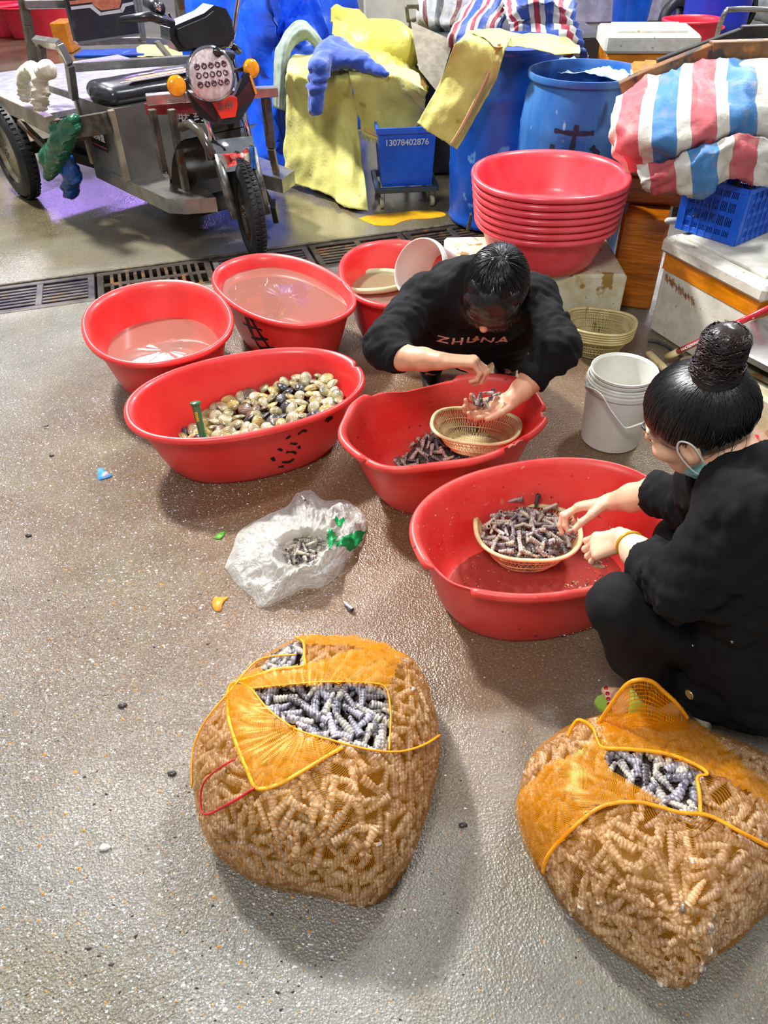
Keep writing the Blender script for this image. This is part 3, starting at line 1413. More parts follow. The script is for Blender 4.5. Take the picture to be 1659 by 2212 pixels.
mound('snail_mud', hE, polyE, MMUD, 'wet dark mud and broken shell under the snails in the cracked tub', 'mud', dz=-.008)
restE = []
for k_, (x, y, z) in enumerate(heap(hE, regE, 190, .0185, rr)):
    if k_ >= 55:
        restE.append((rr.choice(SN_N[:2] + SN_N), (x, y, z + .004), lie(hnorm(hE, x, y), rr, .35), rr.uniform(.72, .98)))
        continue
    place_snail(rr.choice(SN_N[:2] + SN_N), (x, y, z + .004), lie(hnorm(hE, x, y), rr, .35), rr.uniform(.72, .98),
                'grey-mauve ringed snail in the pile in the cracked tub under the basket', 'loose snails in the cracked tub')
lump('snail', SN_N, restE, 'rest of the snail pile in the cracked tub', 'snail')
for x, y in ((1000, 850), (1020, 848), (1032, 858), (988, 858), (1012, 862), (1045, 856), (1000, 862)):
    p = at(x, y, .06)
    place_snail(rr.choice(SN_N), p, lie((0, -.3, 1), rr, .9), rr.uniform(.75, .95), 'snail in the few behind the basket in the cracked tub', 'snails behind the basket in the cracked tub')
lump('snail', SN_N, [(rr.choice(SN_N), at(x + rr.uniform(-6, 6), y + rr.uniform(-4, 4), .022 + .01 * k), lie((0, 0, 1), rr), .85) for k in range(3) for x, y in ((1000, 872), (1025, 870), (1045, 872), (985, 875))],
     'lower layer of snails behind the basket in the cracked tub', 'snail')


# ---- clams
def clam_mat(name, c1, c2, c3):
    m = bpy.data.materials.new(name)
    m.use_nodes = True
    nt = m.node_tree
    N, L = nt.nodes, nt.links
    b = N['Principled BSDF']
    tc = N.new('ShaderNodeTexCoord')
    mp = N.new('ShaderNodeMapping')
    mp.inputs['Location'].default_value = (0, .019, 0)
    L.new(tc.outputs['Object'], mp.inputs['Vector'])
    wv = N.new('ShaderNodeTexWave')
    wv.wave_type = 'RINGS'
    wv.rings_direction = 'Z'
    wv.inputs['Scale'].default_value = 70
    wv.inputs['Distortion'].default_value = 1.5
    L.new(mp.outputs[0], wv.inputs['Vector'])
    nz = N.new('ShaderNodeTexNoise')
    nz.inputs['Scale'].default_value = 38
    L.new(tc.outputs['Object'], nz.inputs['Vector'])
    cr_ = N.new('ShaderNodeValToRGB')
    e = cr_.color_ramp.elements
    e[0].position, e[0].color = .36, srgb(c1)
    e[1].position, e[1].color = .66, srgb(c3)
    x = e.new(.5)
    x.color = srgb(c2)
    L.new(nz.outputs['Fac'], cr_.inputs['Fac'])
    mx = N.new('ShaderNodeMix')
    mx.data_type = 'RGBA'
    mx.blend_type = 'MULTIPLY'
    mx.inputs['Factor'].default_value = .45
    L.new(cr_.outputs[0], mx.inputs['A'])
    L.new(wv.outputs['Color'], mx.inputs['B'])
    L.new(mx.outputs['Result'], b.inputs['Base Color'])
    bp = N.new('ShaderNodeBump')
    bp.inputs['Strength'].default_value = .4
    bp.inputs['Distance'].default_value = .001
    L.new(wv.outputs['Fac'], bp.inputs['Height'])
    L.new(bp.outputs['Normal'], b.inputs['Normal'])
    b.inputs['Roughness'].default_value = .28
    b.inputs['Coat Weight'].default_value = .3
    return m


MCL = [clam_mat('clam_cream', 'd0c8a8', 'b3a880', '8a7f5c'), clam_mat('clam_olive', 'a8a070', '8c8258', '5a5138'), clam_mat('clam_straw', 'd2bd78', 'b09a5a', '7c6a40'),
       clam_mat('clam_brown', '8c7460', '6a5848', '3c3028'), clam_mat('clam_slate', '5a5c60', '3c3c40', '242428')]


def clam_mesh(mat, seed):
    rr = random.Random(seed)
    nu, nv = 14, 5
    vs, fs = [], []
    for side in (1, -1):
        b0 = len(vs)
        for j in range(nv + 1):
            t = j / nv
            for i in range(nu):
                a = 2 * PI * i / nu
                rx_, ry_ = .0235 * (1 + .06 * math.cos(a)), .0195
                q = 1 - t ** 1.15
                pinch = 1 - .22 * max(0, math.sin(a)) ** 2
                x = math.cos(a) * rx_ * q * pinch
                y = math.sin(a) * ry_ * q * (1 + .12 * max(0, math.sin(a)))
                y += .011 * t ** 1.6       # umbo shifted to the hinge
                z = side * (.0085 * (1 - q ** 2.2) ** .9 + .0004)
                vs.append((x, y, z))
        for j in range(nv):
            for i in range(nu):
                q = (b0 + j * nu + i, b0 + j * nu + (i + 1) % nu, b0 + (j + 1) * nu + (i + 1) % nu, b0 + (j + 1) * nu + i)
                fs.append(q if side > 0 else q[::-1])
    n1 = (nv + 1) * nu
    for i in range(nu):
        fs.append((n1 + i, n1 + (i + 1) % nu, (i + 1) % nu, i))
    me = bpy.data.meshes.new('clam')
    me.from_pydata(vs, [], fs)
    me.materials.append(mat)
    me.polygons.foreach_set('use_smooth', [True] * len(me.polygons))
    return me


CLM = [clam_mesh(m, i) for i, m in enumerate(MCL)]
clam_outline = [(347, 920), (375, 900), (440, 895), (470, 865), (505, 860), (560, 830), (610, 815), (660, 800), (700, 815), (745, 850), (700, 895), (640, 925), (520, 950), (400, 950)]
polyD = [(p.x, p.y) for p in (at(x, y, .06) for x, y in clam_outline)]
cD = TD.c


def insideD(x, y, z, m=.02):
    d = Vector((x, y, 0)) - TD.c
    c_, s_ = math.cos(-TD.rot), math.sin(-TD.rot)
    u, v_ = d.x * c_ - d.y * s_, d.x * s_ + d.y * c_
    k = TD.scale(z)
    return (abs(u) / (TD.rx * k - m)) ** 2.25 + (abs(v_) / (TD.ry * k - m)) ** 2.25 < 1


def hD(x, y):
    d = Vector((x, y, 0)) - TD.c
    u = (d.x * math.cos(TD.rot) + d.y * math.sin(TD.rot)) / TD.rx
    return max(.03, .105 + .080 * u - .03 * max(0, -u - .1) + .012 * noise.noise(Vector((x * 9, y * 9, 1))))


clam_ext = [(335, 925), (352, 905), (380, 903), (430, 900), (470, 868), (505, 860), (560, 828), (610, 812), (660, 800), (700, 812), (748, 850), (780, 1000), (330, 1000)]


def regD(rr):
    x, y = rr.uniform(cD.x - .42, cD.x + .42), rr.uniform(cD.y - .3, cD.y + .3)
    d = Vector((x, y, 0)) - TD.c
    u = (d.x * math.cos(TD.rot) + d.y * math.sin(TD.rot)) / TD.rx
    v_ = (-d.x * math.sin(TD.rot) + d.y * math.cos(TD.rot)) / TD.ry
    z = hD(x, y)
    px_, py_ = proj((x, y, z + .012))
    ok = insideD(x, y, z, .03) and inpoly(px_, py_ + 6 * noise.noise(Vector((x * 9, y * 9, 4))), clam_ext)
    return (x, y) if ok else (None, None)


lay = heap(hD, regD, 230, .031, rr, 20000)
places = []
for x, y, z in lay:
    if z > .045:
        for k in range(1, int((z - .012) / .022) + 1):
            zz = z - .022 * k
            if zz > .02 and insideD(x, y, zz - .02, .035):
                places.append((rr.choice(CLM), (x + rr.uniform(-.008, .008), y + rr.uniform(-.008, .008), zz), lie((0, 0, 1), rr, .5), .95))
lump('clam', CLM, places, 'lower layers of clams under the top ones in the long red tub', 'clam')
for x, y, z in lay:
    q = lie((rr.uniform(-.35, .35), rr.uniform(-.6, .15), 1), rr, .3)
    # clams are flat: keep their z along the normal
    n = Vector((rr.uniform(-.8, .8), rr.uniform(-.9, .6), 1)).normalized()
    t = (Quaternion(n, rr.uniform(0, 6.28)) @ n.orthogonal()).normalized()
    qq = Matrix((t, n.cross(t), n)).transposed().to_quaternion()
    o = bpy.data.objects.new('clam', rr.choice([CLM[0], CLM[0], CLM[1], CLM[1], CLM[2], CLM[2], CLM[3], CLM[4]]))
    COL.objects.link(o)
    o.location = (x, y, z + .008)
    o.rotation_mode = 'QUATERNION'
    o.rotation_quaternion = qq
    o.scale = (rr.uniform(1.1, 1.45),) * 3
    tag(o, 'clam in the heap inside the long red tub', 'clam', 'clams heaped in the long red tub')

# green handled tool stuck among the clams
MGRN = M('green_plastic', '0a6a48', '0c7a54', ns=8, rough=.3, coat=.3)
p1, p0 = aty(421, 868, TD.c.y + .0), aty(436, 935, TD.c.y - .03)
p0 = p1 + (p0 - p1).normalized() * ((p1 - p0).length + .05)
g = G()
d = (p1 - p0).normalized()
L_ = (p1 - p0).length
g.lathe([(.001, 0), (.012, 0), (.013, L_ * .5), (.0145, L_ * .93), (.0185, L_ * .95), (.0185, L_ * .985), (.015, L_), (.001, L_)], p0, d, 16)
o = base(autosmooth(g.obj('scoop_handle', MGRN)))
tag(o, 'green handle of a tool standing upright among the clams', 'tool handle')
text_mesh('printed_letters', '00000', .014, M('yellow_print', 'd8d020', rough=.5), o, p0 + d * L_ * .72 + Vector((0, -.0155, 0)), d * -1, Vector((1, 0, 0)).cross(Vector((0, 0, 0))) if False else Vector((1, 0, 0)))

# ================================================================== BASKETS
MBSK = M('cream_plastic', 'e2d3a2', 'd2bf86', ns=12, rough=.42, sss=.1, spots=[('a8935a', 40, .66)])


def basket(label, c, rx, ry, rot, h, z0, group=None, tilt=None, dirt=True, e=2.6, mat=None):
    """openwork strainer: rim and woven wall; built round its own base then posed"""
    mat = mat or MBSK
    t = thing('strainer_basket', label, 'basket', (0, 0, 0), group)

    def P(a, s_, z):
        ca, sa = math.cos(a), math.sin(a)
        tri = 1 + .06 * math.cos(a - PI / 2) * math.cos(2 * a)
        return Vector((rx * s_ * tri * math.copysign(abs(ca) ** (2 / e), ca), ry * s_ * tri * math.copysign(abs(sa) ** (2 / e), sa), z))
    bs = .60
    sc = lambda u: bs + (1 - bs) * u ** .8
    g = G()
    N = 56
    rim = []
    for k in range(N):
        a = 2 * PI * k / N
        rim.append([P(a, 1.0, h) + P(a, 1, 0).normalized() * o_ + Vector((0, 0, z_)) for o_, z_ in ((0, -.007), (0, 0), (.004, .003), (.011, .0025), (.013, -.001), (.0115, -.006), (.010, -.006), (.009, -.0015), (.003, -.003), (.002, -.007))])
    m = len(rim[0])
    g.add([p for q in rim for p in q], [(k * m + i, ((k + 1) % N) * m + i, ((k + 1) % N) * m + (i + 1) % m, k * m + (i + 1) % m) for k in range(N) for i in range(m)])
    g.obj('rim', mat, t, True)
    g = G()
    NR = 84
    for k in range(NR):
        a = 2 * PI * k / NR
        b_ = 2 * PI * (k + 3.0) / NR
        us = (0, .5, 1)
        g.tube([P(a + (b_ - a) * u * .5, sc(u), .002 + (h - .006) * u) for u in us], .0011, 4, caps=False)
        g.tube([P(a - (b_ - a) * u * .5, sc(u), .0035 + (h - .006) * u) for u in us], .0011, 4, caps=False)
    for u in (0, .33, .66, 1):
        g.tube([P(2 * PI * k / 48, sc(u), .003 + (h - .006) * u) for k in range(48)], .0018, 4, closed=True)
    o = g.obj('lattice_wall', mat, t, True)
    o['kind'] = 'stuff'
    g = G()
    for i in range(-9, 10):
        f = i / 9.5
        y = ry * bs * f
        x = rx * bs * (1 - abs(f) ** e) ** (1 / e)
        g.bar((-x, y, .0015), (x, y, .0015), .0028, .003, ch=.0004)
    for i in range(-12, 13):
        f = i / 12.5
        x = rx * bs * f
        y = ry * bs * (1 - abs(f) ** e) ** (1 / e)
        g.bar((x, -y, .0025), (x, y, .0025), .002, .002, ch=.0004)
    o = g.obj('lattice_floor', mat, t, False)
    o['kind'] = 'stuff'
    q = Quaternion((0, 0, 1), rot)
    if tilt:
        q = Quaternion(Vector(tilt[:3]), tilt[3]) @ q
    t.rotation_mode = 'QUATERNION'
    t.rotation_quaternion = q
    t.location = (c[0], c[1], z0)
    return t, P, sc


# basket in the man's tub
cb, rxb, rotb = ends((937, 912), (1120, 922), .195)
print('basketE', cb, rxb, TE.c)
basket('empty cream strainer basket resting on snails under the man\'s cupped hand', cb, rxb, rxb * .74, rotb - .1, .085, .108, tilt=(1, 0, 0, -.05))
# basket in the woman's tub
cw, rxw, rotw = ends((1032, 1140), (1250, 1145), .118)
BW, PW, SW = basket('cream strainer basket heaped with snails inside the widest tub', cw, rxw, rxw * .78, rotw, .105, .0105)


def hW(x, y):
    d = Vector((x - cw.x, y - cw.y, 0))
    r = math.sqrt((d.x / (rxw * .98)) ** 2 + (d.y / (rxw * .78)) ** 2)
    return .082 + .045 * max(0, 1 - r * r) ** .7 + .006 * noise.noise(Vector((x * 22, y * 22, 3)))


def regW(rr):
    a, r = rr.uniform(0, 6.28), math.sqrt(rr.random()) * .9
    return cw.x + math.cos(a) * r * rxw, cw.y + math.sin(a) * r * rxw * .78


rr = random.Random(33)
restW = []
for k_, (x, y, z) in enumerate(heap(hW, regW, 105, .0185, rr)):
    if k_ >= 50:
        restW.append((rr.choice(SN_N[:4] + SN_N), (x, y, z + .006), lie(hnorm(hW, x, y), rr, .4), rr.uniform(.68, .9)))
        continue
    place_snail(rr.choice(SN_N[:4] + SN_N), (x, y, z + .006), lie(hnorm(hW, x, y), rr, .4), rr.uniform(.68, .9),
                'snail heaped in the strainer basket in the widest tub', 'snails heaped in the strainer basket')
pl = restW
for lv, n_, k_ in ((.066, 80, .72), (.048, 60, .62), (.03, 50, .5)):
    for _ in range(n_):
        a, r = rr.uniform(0, 6.28), math.sqrt(rr.random()) * k_
        pl.append((rr.choice(SN_N), (cw.x + math.cos(a) * r * rxw, cw.y + math.sin(a) * r * rxw * .78, lv + rr.uniform(-.006, .006)), lie((0, 0, 1), rr, .4), .8))
lump('snail', SN_N, pl, 'deeper snails inside the heaped strainer basket', 'snail')
for (x, y, zz, v) in ((1053, 1095, .135, (0, .2, 1)), (1113, 1080, .145, (1, 0, .15)), (1160, 1082, .142, (.1, .1, 1)), (1188, 1096, .135, (1, .3, .1))):
    p = at(x, y, zz)
    q = Vector(v).normalized().to_track_quat('X', 'Z')
    place_snail(rr.choice(SN_N), p, q, .85, {1053: 'snail standing upright at the left edge of the heaped basket', 1113: 'snail lying crosswise on top at the back of the heaped basket',
                1160: 'snail standing upright at the back of the heaped basket', 1188: 'dark snail lying at the back right edge of the heaped basket'}[x], 'snails heaped in the strainer basket')

# nested stack of strainers on the floor
cs, rxs2, rots2 = ends((1226, 682), (1371, 700), .15)
for i in range(5):
    basket(['lowest cream strainer of the nested stack beside the foam box, resting on the floor', 'second strainer from the bottom of the nested stack', 'middle strainer of the nested stack of five',
            'strainer just under the top one in the nested stack', 'top cream strainer of the nested stack by the orange box'][i],
           cs, rxs2 * (.97 + .0075 * i), rxs2 * .8 * (.97 + .0075 * i), rots2, .10, .003 + .011 * i, 'nested strainers on the floor',
           mat=M('old_cream_plastic', 'd8cc9a', 'c4b478', ns=14, rough=.5, spots=[('5a4a2c', 22, .66)]))

# bits of shell in the two tubs
def tub_grit(T, n, cols, a0, a1, r0, r1, zz, size, label, seed, climb=False):
    rr = random.Random(seed)
    g = G()
    for _ in range(n):
        a = math.radians(rr.uniform(a0, a1))
        if climb:
            z = zz + (T.h - zz - .03) * rr.random()
            p = T.pt(a, T.scale(z), -.0062, z)
            c_ = (T.c - p)
            c_.z = .25
            nrm = c_.normalized()
        else:
            p = T.pt(a, T.bs * (r0 + (r1 - r0) * math.sqrt(rr.random())), 0, zz)
            nrm = Vector((0, 0, 1))
        s = size * rr.uniform(.4, 1.3)
        u = nrm.orthogonal().normalized()
        w = nrm.cross(u)
        m = 5
        q0 = rr.uniform(0, 6)
        vs = [p + u * (s * math.cos(q0 + 1.256 * i) * rr.uniform(.6, 1)) + w * (s * math.sin(q0 + 1.256 * i) * rr.uniform(.6, 1)) for i in range(m)] + [p + nrm * s * .5]
        g.add(vs, [(i, (i + 1) % m, m) for i in range(m)], rr.randrange(len(cols)))
    return tag(g.obj('shell_grit', cols), label, 'debris', kind='stuff')


tub_grit(TF, 900, [MG[1], MG[2], MG[3], MG[0], MG[4]], 255, 345, .25, 1.0, .0098, .0038, 'shell grit and sand collected in the front of the widest tub', 5)
tub_grit(TF, 260, [MG[2], MG[3], MG[4]], 0, 360, .3, 1.0, .0098, .0028, 'scattered specks on the bottom of the widest tub', 6)
tub_grit(TF, 130, [MG[2], MG[3], MG[0]], 20, 200, 0, 0, .03, .0022, 'specks stuck to the inner wall of the widest tub', 7, True)
tub_grit(TE, 420, [MG[1], MG[2], MG[3], MG[4]], 150, 330, .3, 1.0, .0075, .0032, 'shell grit and sand on the bottom of the cracked tub', 8)
tub_grit(TE, 160, [MG[2], MG[4], MG[3]], 40, 300, 0, 0, .03, .0024, 'specks stuck to the inner wall of the cracked tub', 9, True)
# heap of silt
# ================================================================== NET SACKS
def net_mat(name, dens, scale=(150, 60), col='d98a12'):
    m = bpy.data.materials.new(name)
    m.use_nodes = True
    nt = m.node_tree
    N, L = nt.nodes, nt.links
    for n_ in list(N):
        N.remove(n_)
    out = N.new('ShaderNodeOutputMaterial')
    uvn = N.new('ShaderNodeTexCoord')
    fac = []
    for k, sc in enumerate(scale):
        w = N.new('ShaderNodeTexWave')
        w.bands_direction = 'XY'[k]
        w.inputs['Scale'].default_value = sc
        w.inputs['Distortion'].default_value = 1.2
        w.inputs['Detail'].default_value = 1
        w.inputs['Detail Scale'].default_value = .4
        L.new(uvn.outputs['UV'], w.inputs['Vector'])
        r = N.new('ShaderNodeMapRange')
        r.inputs['From Min'].default_value = 1 - dens[k] - .12
        r.inputs['From Max'].default_value = 1 - dens[k] + .12
        L.new(w.outputs['Fac'], r.inputs['Value'])
        fac.append(r.outputs['Result'])
    mx = N.new('ShaderNodeMath')
    mx.operation = 'MAXIMUM'
    L.new(fac[0], mx.inputs[0])
    L.new(fac[1], mx.inputs[1])
    tr = N.new('ShaderNodeBsdfTransparent')
    tr.inputs[0].default_value = (1, .97, .9, 1)
    df = N.new('ShaderNodeBsdfDiffuse')
    df.inputs[0].default_value = srgb(col)
    tl = N.new('ShaderNodeBsdfTranslucent')
    tl.inputs[0].default_value = srgb(col)
    gl = N.new('ShaderNodeBsdfGlossy')
    gl.inputs['Roughness'].default_value = .35
    gl.inputs[0].default_value = srgb('ffd890')
    a = N.new('ShaderNodeMixShader')
    a.inputs[0].default_value = .4
    L.new(df.outputs[0], a.inputs[1])
    L.new(tl.outputs[0], a.inputs[2])
    b = N.new('ShaderNodeMixShader')
    b.inputs[0].default_value = .06
    L.new(a.outputs[0], b.inputs[1])
    L.new(gl.outputs[0], b.inputs[2])
    c = N.new('ShaderNodeMixShader')
    L.new(mx.outputs[0], c.inputs[0])
    L.new(tr.outputs[0], c.inputs[1])
    L.new(b.outputs[0], c.inputs[2])
    L.new(c.outputs[0], out.inputs[0])
    return m


MNET = net_mat('orange_net', (.11, .11), (95, 42))
MNETD = net_mat('orange_net_gathered', (.23, .18), (110, 50), 'f0a010')
MROPE = M('orange_cord', 'f8a80c', 'e88e06', ns=40, rough=.5, sss=.1)
MCORE = M('shade_dark_core', '2a1c12', '4e3c2c', ns=45, rough=.6, bump=1, bs=70, bd=.008)  # dark tone paints in the shade deep between the snails


class Sack:
    def __init__(s, c, Rl, H, seed, lump_=.02):
        s.c = Vector((c[0], c[1], 0))
        s.Rl = Rl
        s.H = H
        s.seed = seed
        s.lump = lump_

    def R(s, a):
        n = len(s.Rl)
        t = (a % (2 * PI)) / (2 * PI) * n
        i = int(t) % n
        f = t - int(t)
        P = [Vector((s.Rl[(i + k) % n], 0, 0)) for k in (-1, 0, 1, 2)]
        return cr(P[0], P[1], P[2], P[3], f).x

    def fit(s, poly):
        # widen or narrow each side so the load has the outline seen in the photograph
        def rad(dx, dy, c):
            best = 1.0
            for i in range(len(poly)):
                x1, y1 = poly[i][0] - c[0], poly[i][1] - c[1]
                x2, y2 = poly[(i + 1) % len(poly)][0] - c[0], poly[(i + 1) % len(poly)][1] - c[1]
                ex, ey = x2 - x1, y2 - y1
                den = dx * ey - dy * ex
                if abs(den) < 1e-9:
                    continue
                t = (x1 * ey - y1 * ex) / den
                u = (x1 * dy - y1 * dx) / den
                if t > 0 and -1e-6 <= u <= 1 + 1e-6:
                    best = max(best, t)
            return best
        lm, s.lump = s.lump, 0
        n = len(s.Rl)
        for it in range(14):
            c = proj(s.c + Vector((0, 0, s.H * .45)))
            new = []
            for i in range(n):
                m = 0
                for v in (0, .03, .08, .15, .25, .35, .45, .55, .65, .75, .85):
                    x, y = proj(s.pt(2 * PI * i / n, v))
                    d = math.hypot(x - c[0], y - c[1])
                    m = max(m, d / rad((x - c[0]) / d, (y - c[1]) / d, c))
                new.append(min(.42, max(.15, s.Rl[i] * (1 + .7 * (1 / m - 1)))))
            s.Rl = new
        s.lump = lm
        return s

    def pt(s, a, v, off=0.0):
        """v 0 at floor, 1 at top centre"""
        th = v * PI / 2
        r = s.R(a)
        rad = r * (math.cos(th) ** .62 if v < 1 else 0) * (1 - .10 * (1 - min(1, v / .25)) ** 2)
        z = s.H * (math.sin(th) ** .9 if v > 0 else 0)
        p = s.c + Vector((math.cos(a) * rad, math.sin(a) * rad, z))
        q = p * 7 + Vector((s.seed, 0, 0))
        d = s.lump * (noise.noise(q) + .5 * noise.noise(q * 2.2)) * min(1, v * 5)
        nr = Vector((math.cos(a) * math.cos(th), math.sin(a) * math.cos(th), math.sin(th) * 1.1 + .05)).normalized()
        p = p + nr * (d + off)
        p.z = max(p.z, .003)
        return p

    def grid(s, nu, nv, off=0.0):
        vs, uv = [], []
        for j in range(nv + 1):
            v = j / nv
            for i in range(nu + 1):
                a = 2 * PI * i / nu
                vs.append(s.pt(a, v * .999, off))
                uv.append((i / nu * 1.6, v * 1.0))
        fs = [(j * (nu + 1) + i, j * (nu + 1) + i + 1, (j + 1) * (nu + 1) + i + 1, (j + 1) * (nu + 1) + i) for j in range(nv) for i in range(nu)]
        return vs, fs, uv

    def build(s, label, root_label, hole, flaps, ropes, cnt, where, group, redloop=None):
        t = thing('net_sack', root_label, 'sack', s.c)
        s.t = t
        vs, fs, uv = s.grid(150, 60)
        PX = [proj(p) for p in vs]
        vis = []
        keep = []
        s.holes = hole
        for f in fs:
            cx = sum(PX[i][0] for i in f) / 4
            cy = sum(PX[i][1] for i in f) / 4
            c3 = sum((vs[i] for i in f), Vector()) / 4
            n = (vs[f[1]] - vs[f[0]]).cross(vs[f[3]] - vs[f[0]])
            front = n.dot(CPOS - c3) > 0
            if front and any(inpoly(cx, cy, h) for h in hole):
                continue
            keep.append(f)
        o = mk('net', vs, keep, MNET, t, True, uv)
        o['label'] = 'thin see-through orange netting'
        bt = BVHTree.FromPolygons(vs, fs)
        s.bt = bt

        def hit(px, py, off=.004):
            d = ray(px, py).normalized()
            loc, nr, _, _ = bt.ray_cast(CPOS, d)
            if loc is None:
                loc, nr, _, _ = bt.find_nearest(CPOS + d * ((s.c + Vector((0, 0, s.H * .5)) - CPOS).dot(d)))
            if nr.dot(CPOS - loc) < 0:
                nr = -nr
            return loc + nr * off, nr
        s.hit = hit
        # second layers of net where the mouth is folded over
        for poly, off in flaps:
            kf = []
            v2, f2, uv2 = s.grid(150, 60, off)
            for k, f in enumerate(fs):
                cx = sum(PX[i][0] for i in f) / 4
                cy = sum(PX[i][1] for i in f) / 4
                c3 = sum((vs[i] for i in f), Vector()) / 4
                n = (vs[f[1]] - vs[f[0]]).cross(vs[f[3]] - vs[f[0]])
                if n.dot(CPOS - c3) > 0 and inpoly(cx, cy, poly):
                    kf.append(f)
            v2 = [p + (p - s.c).normalized() * .006 * noise.noise(Vector((u[0] * 160, u[1] * 9, off * 99))) for p, u in zip(v2, uv2)]
            used = sorted({i for f in kf for i in f})
            mp = {i: k for k, i in enumerate(used)}
            if kf:
                o = mk('folded_net', [v2[i] for i in used], [tuple(mp[i] for i in f) for f in kf], MNETD, t, True, [uv2[i] for i in used])
                o['label'] = 'gathered denser orange netting folded over'
        for pl_, r_ in ropes:
            P = spline([hit(x, y, .005)[0] for x, y in pl_], 6)
            g = G()
            g.tube(P, r_, 6, flat=.6)
            g.obj('drawn_edge', MROPE, t, True)
        if redloop:
            g = G()
            P = spline([hit(x, y, .007)[0] for x, y in redloop], 6)
            g.tube(P, .0028, 6, flat=.7)
            g.obj('tie_cord', M('red_cord', 'd0202c', 'b01824', ns=30, rough=.5), t, True)
        # core of the load, coloured dark as shade in the gaps
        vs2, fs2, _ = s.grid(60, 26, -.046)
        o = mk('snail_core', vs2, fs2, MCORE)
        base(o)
        tag(o, 'core painted dark for the shade between snails inside the net sack ' + where, 'snail', kind='stuff')
        # snails against the net
        rr = random.Random(s.seed)
        pts = []
        for _ in range(26000):
            a, v = rr.uniform(0, 2 * PI), rr.random() ** 1.25
            p = s.pt(a, v, -.0165)
            e = .02
            n = (s.pt(a + e, v) - s.pt(a - e, v)).cross(s.pt(a, min(v + e, .99)) - s.pt(a, max(v - e, 0)))
            if n.length < 1e-9:
                continue
            n.normalize()
            if any((p - q[0]).length_squared < .0225 ** 2 for q in pts):
                continue
            pts.append((p, n))
            if len(pts) > 900:
                break
        pts = [(p, n) for p, n in pts if p.z > .014]
        V = [(n.dot((CPOS - p).normalized()), p, n) for p, n in pts]
        V.sort(key=lambda q: -q[0])
        stuff = []
        for k, (d, p, n) in enumerate(V):
            x, y = proj(p)
            inh = any(inpoly(x, y, h) for h in hole)
            ms = SN_B if inh else SN_T
            me = rr.choice(ms[:4] + ms)
            q = lie(n, rr, .14)
            sc = rr.uniform(.9, 1.2)
            vis_ = d > .12
            if cnt > 0 and vis_:
                cnt -= 1
                if inh:
                    place_snail(me, p, q, sc, 'wet grey snail lying bare in the open mouth of the net sack ' + where, 'bare snails at the mouth of the sack ' + where)
                else:
                    place_snail(me, p, q, sc, 'sandy snail seen through the orange net of the sack ' + where, group)
            else:
                stuff.append((me, p, q, sc))
        for _ in range(260):
            a, v = rr.uniform(0, 2 * PI), rr.random()
            p = s.pt(a, v, -.036)
            if p.z < .02:
                continue
            x, y = proj(p)
            ms = SN_B if any(inpoly(x, y, h) for h in hole) else SN_N  # darker shells deeper in, shade between the snails put into colour
            stuff.append((rr.choice(ms), p, lie((math.cos(a), math.sin(a), .6 + v), rr, .4), rr.uniform(.85, 1.05)))
        lump('snail', SN_T, stuff, 'deeper snails inside the net sack ' + where, 'snail')
        return t


# left sack
out1 = [(415, 1700), (418, 1620), (445, 1560), (500, 1490), (560, 1425), (625, 1378), (680, 1373), (760, 1375), (840, 1395), (900, 1430), (930, 1490), (945, 1560), (952, 1600), (945, 1680),
        (930, 1740), (905, 1820), (870, 1890), (850, 1945), (820, 1958), (770, 1955), (690, 1940), (600, 1925), (540, 1905), (480, 1860), (435, 1800)]
S1 = Sack(at(690, 1705, 0.0), [.27] * 22, .27, 3, .008).fit(out1)
print('sack1', [round(x, 2) for x in S1.Rl])
S1.build('', 'orange net sack of snails, left, tied with a red cord', 
         [[(545, 1490), (640, 1480), (720, 1478), (800, 1480), (830, 1490), (838, 1530), (842, 1580), (838, 1622), (780, 1615), (720, 1600), (660, 1585), (600, 1555), (565, 1520)],
          [(555, 1452), (590, 1410), (640, 1384), (655, 1388), (657, 1420), (655, 1440), (600, 1446)]],
         [([(497, 1480), (545, 1490), (565, 1520), (600, 1555), (660, 1585), (720, 1610), (740, 1618), (700, 1640), (640, 1680), (590, 1700), (560, 1705), (540, 1675), (510, 1610), (495, 1550)], .006),
          ([(500, 1472), (555, 1452), (655, 1442), (760, 1412), (830, 1395), (870, 1420), (840, 1485), (720, 1478), (545, 1490)], .006),
          ([(640, 1378), (760, 1374), (850, 1398), (820, 1412), (760, 1400), (660, 1395)], .005)],
         [([(632, 1376), (560, 1430), (502, 1494), (450, 1556), (422, 1620), (419, 1700)], .0035),
          ([(640, 1380), (656, 1392), (658, 1420), (655, 1443), (600, 1449), (550, 1466), (520, 1475), (497, 1490), (496, 1550), (513, 1610), (538, 1670), (556, 1703), (600, 1697), (650, 1670), (700, 1640), (740, 1617)], .0042),
          ([(520, 1478), (545, 1492), (580, 1535), (640, 1578), (720, 1603), (800, 1622), (860, 1625), (910, 1610), (945, 1588)], .0038),
          ([(545, 1490), (640, 1480), (720, 1476), (800, 1478), (832, 1490), (842, 1540), (841, 1580), (838, 1622)], .0028)],
         85, 'on the left', 'snails inside the left net sack',
         redloop=[(512, 1642), (480, 1660), (448, 1690), (440, 1730), (450, 1758), (500, 1735), (553, 1703)])
out2 = [(1115, 1750), (1130, 1680), (1155, 1620), (1200, 1575), (1240, 1556), (1290, 1550), (1370, 1540), (1450, 1540), (1500, 1560), (1560, 1590), (1620, 1600), (1659, 1625), (1720, 1680), (1750, 1780),
        (1730, 1880), (1659, 1965), (1600, 2025), (1530, 2082), (1500, 2120), (1465, 2145), (1430, 2122), (1370, 2090), (1300, 2040), (1230, 1980), (1180, 1910), (1150, 1850), (1130, 1800)]
S2 = Sack(at(1425, 1890, 0.0), [.27] * 22, .25, 8, .01).fit(out2)
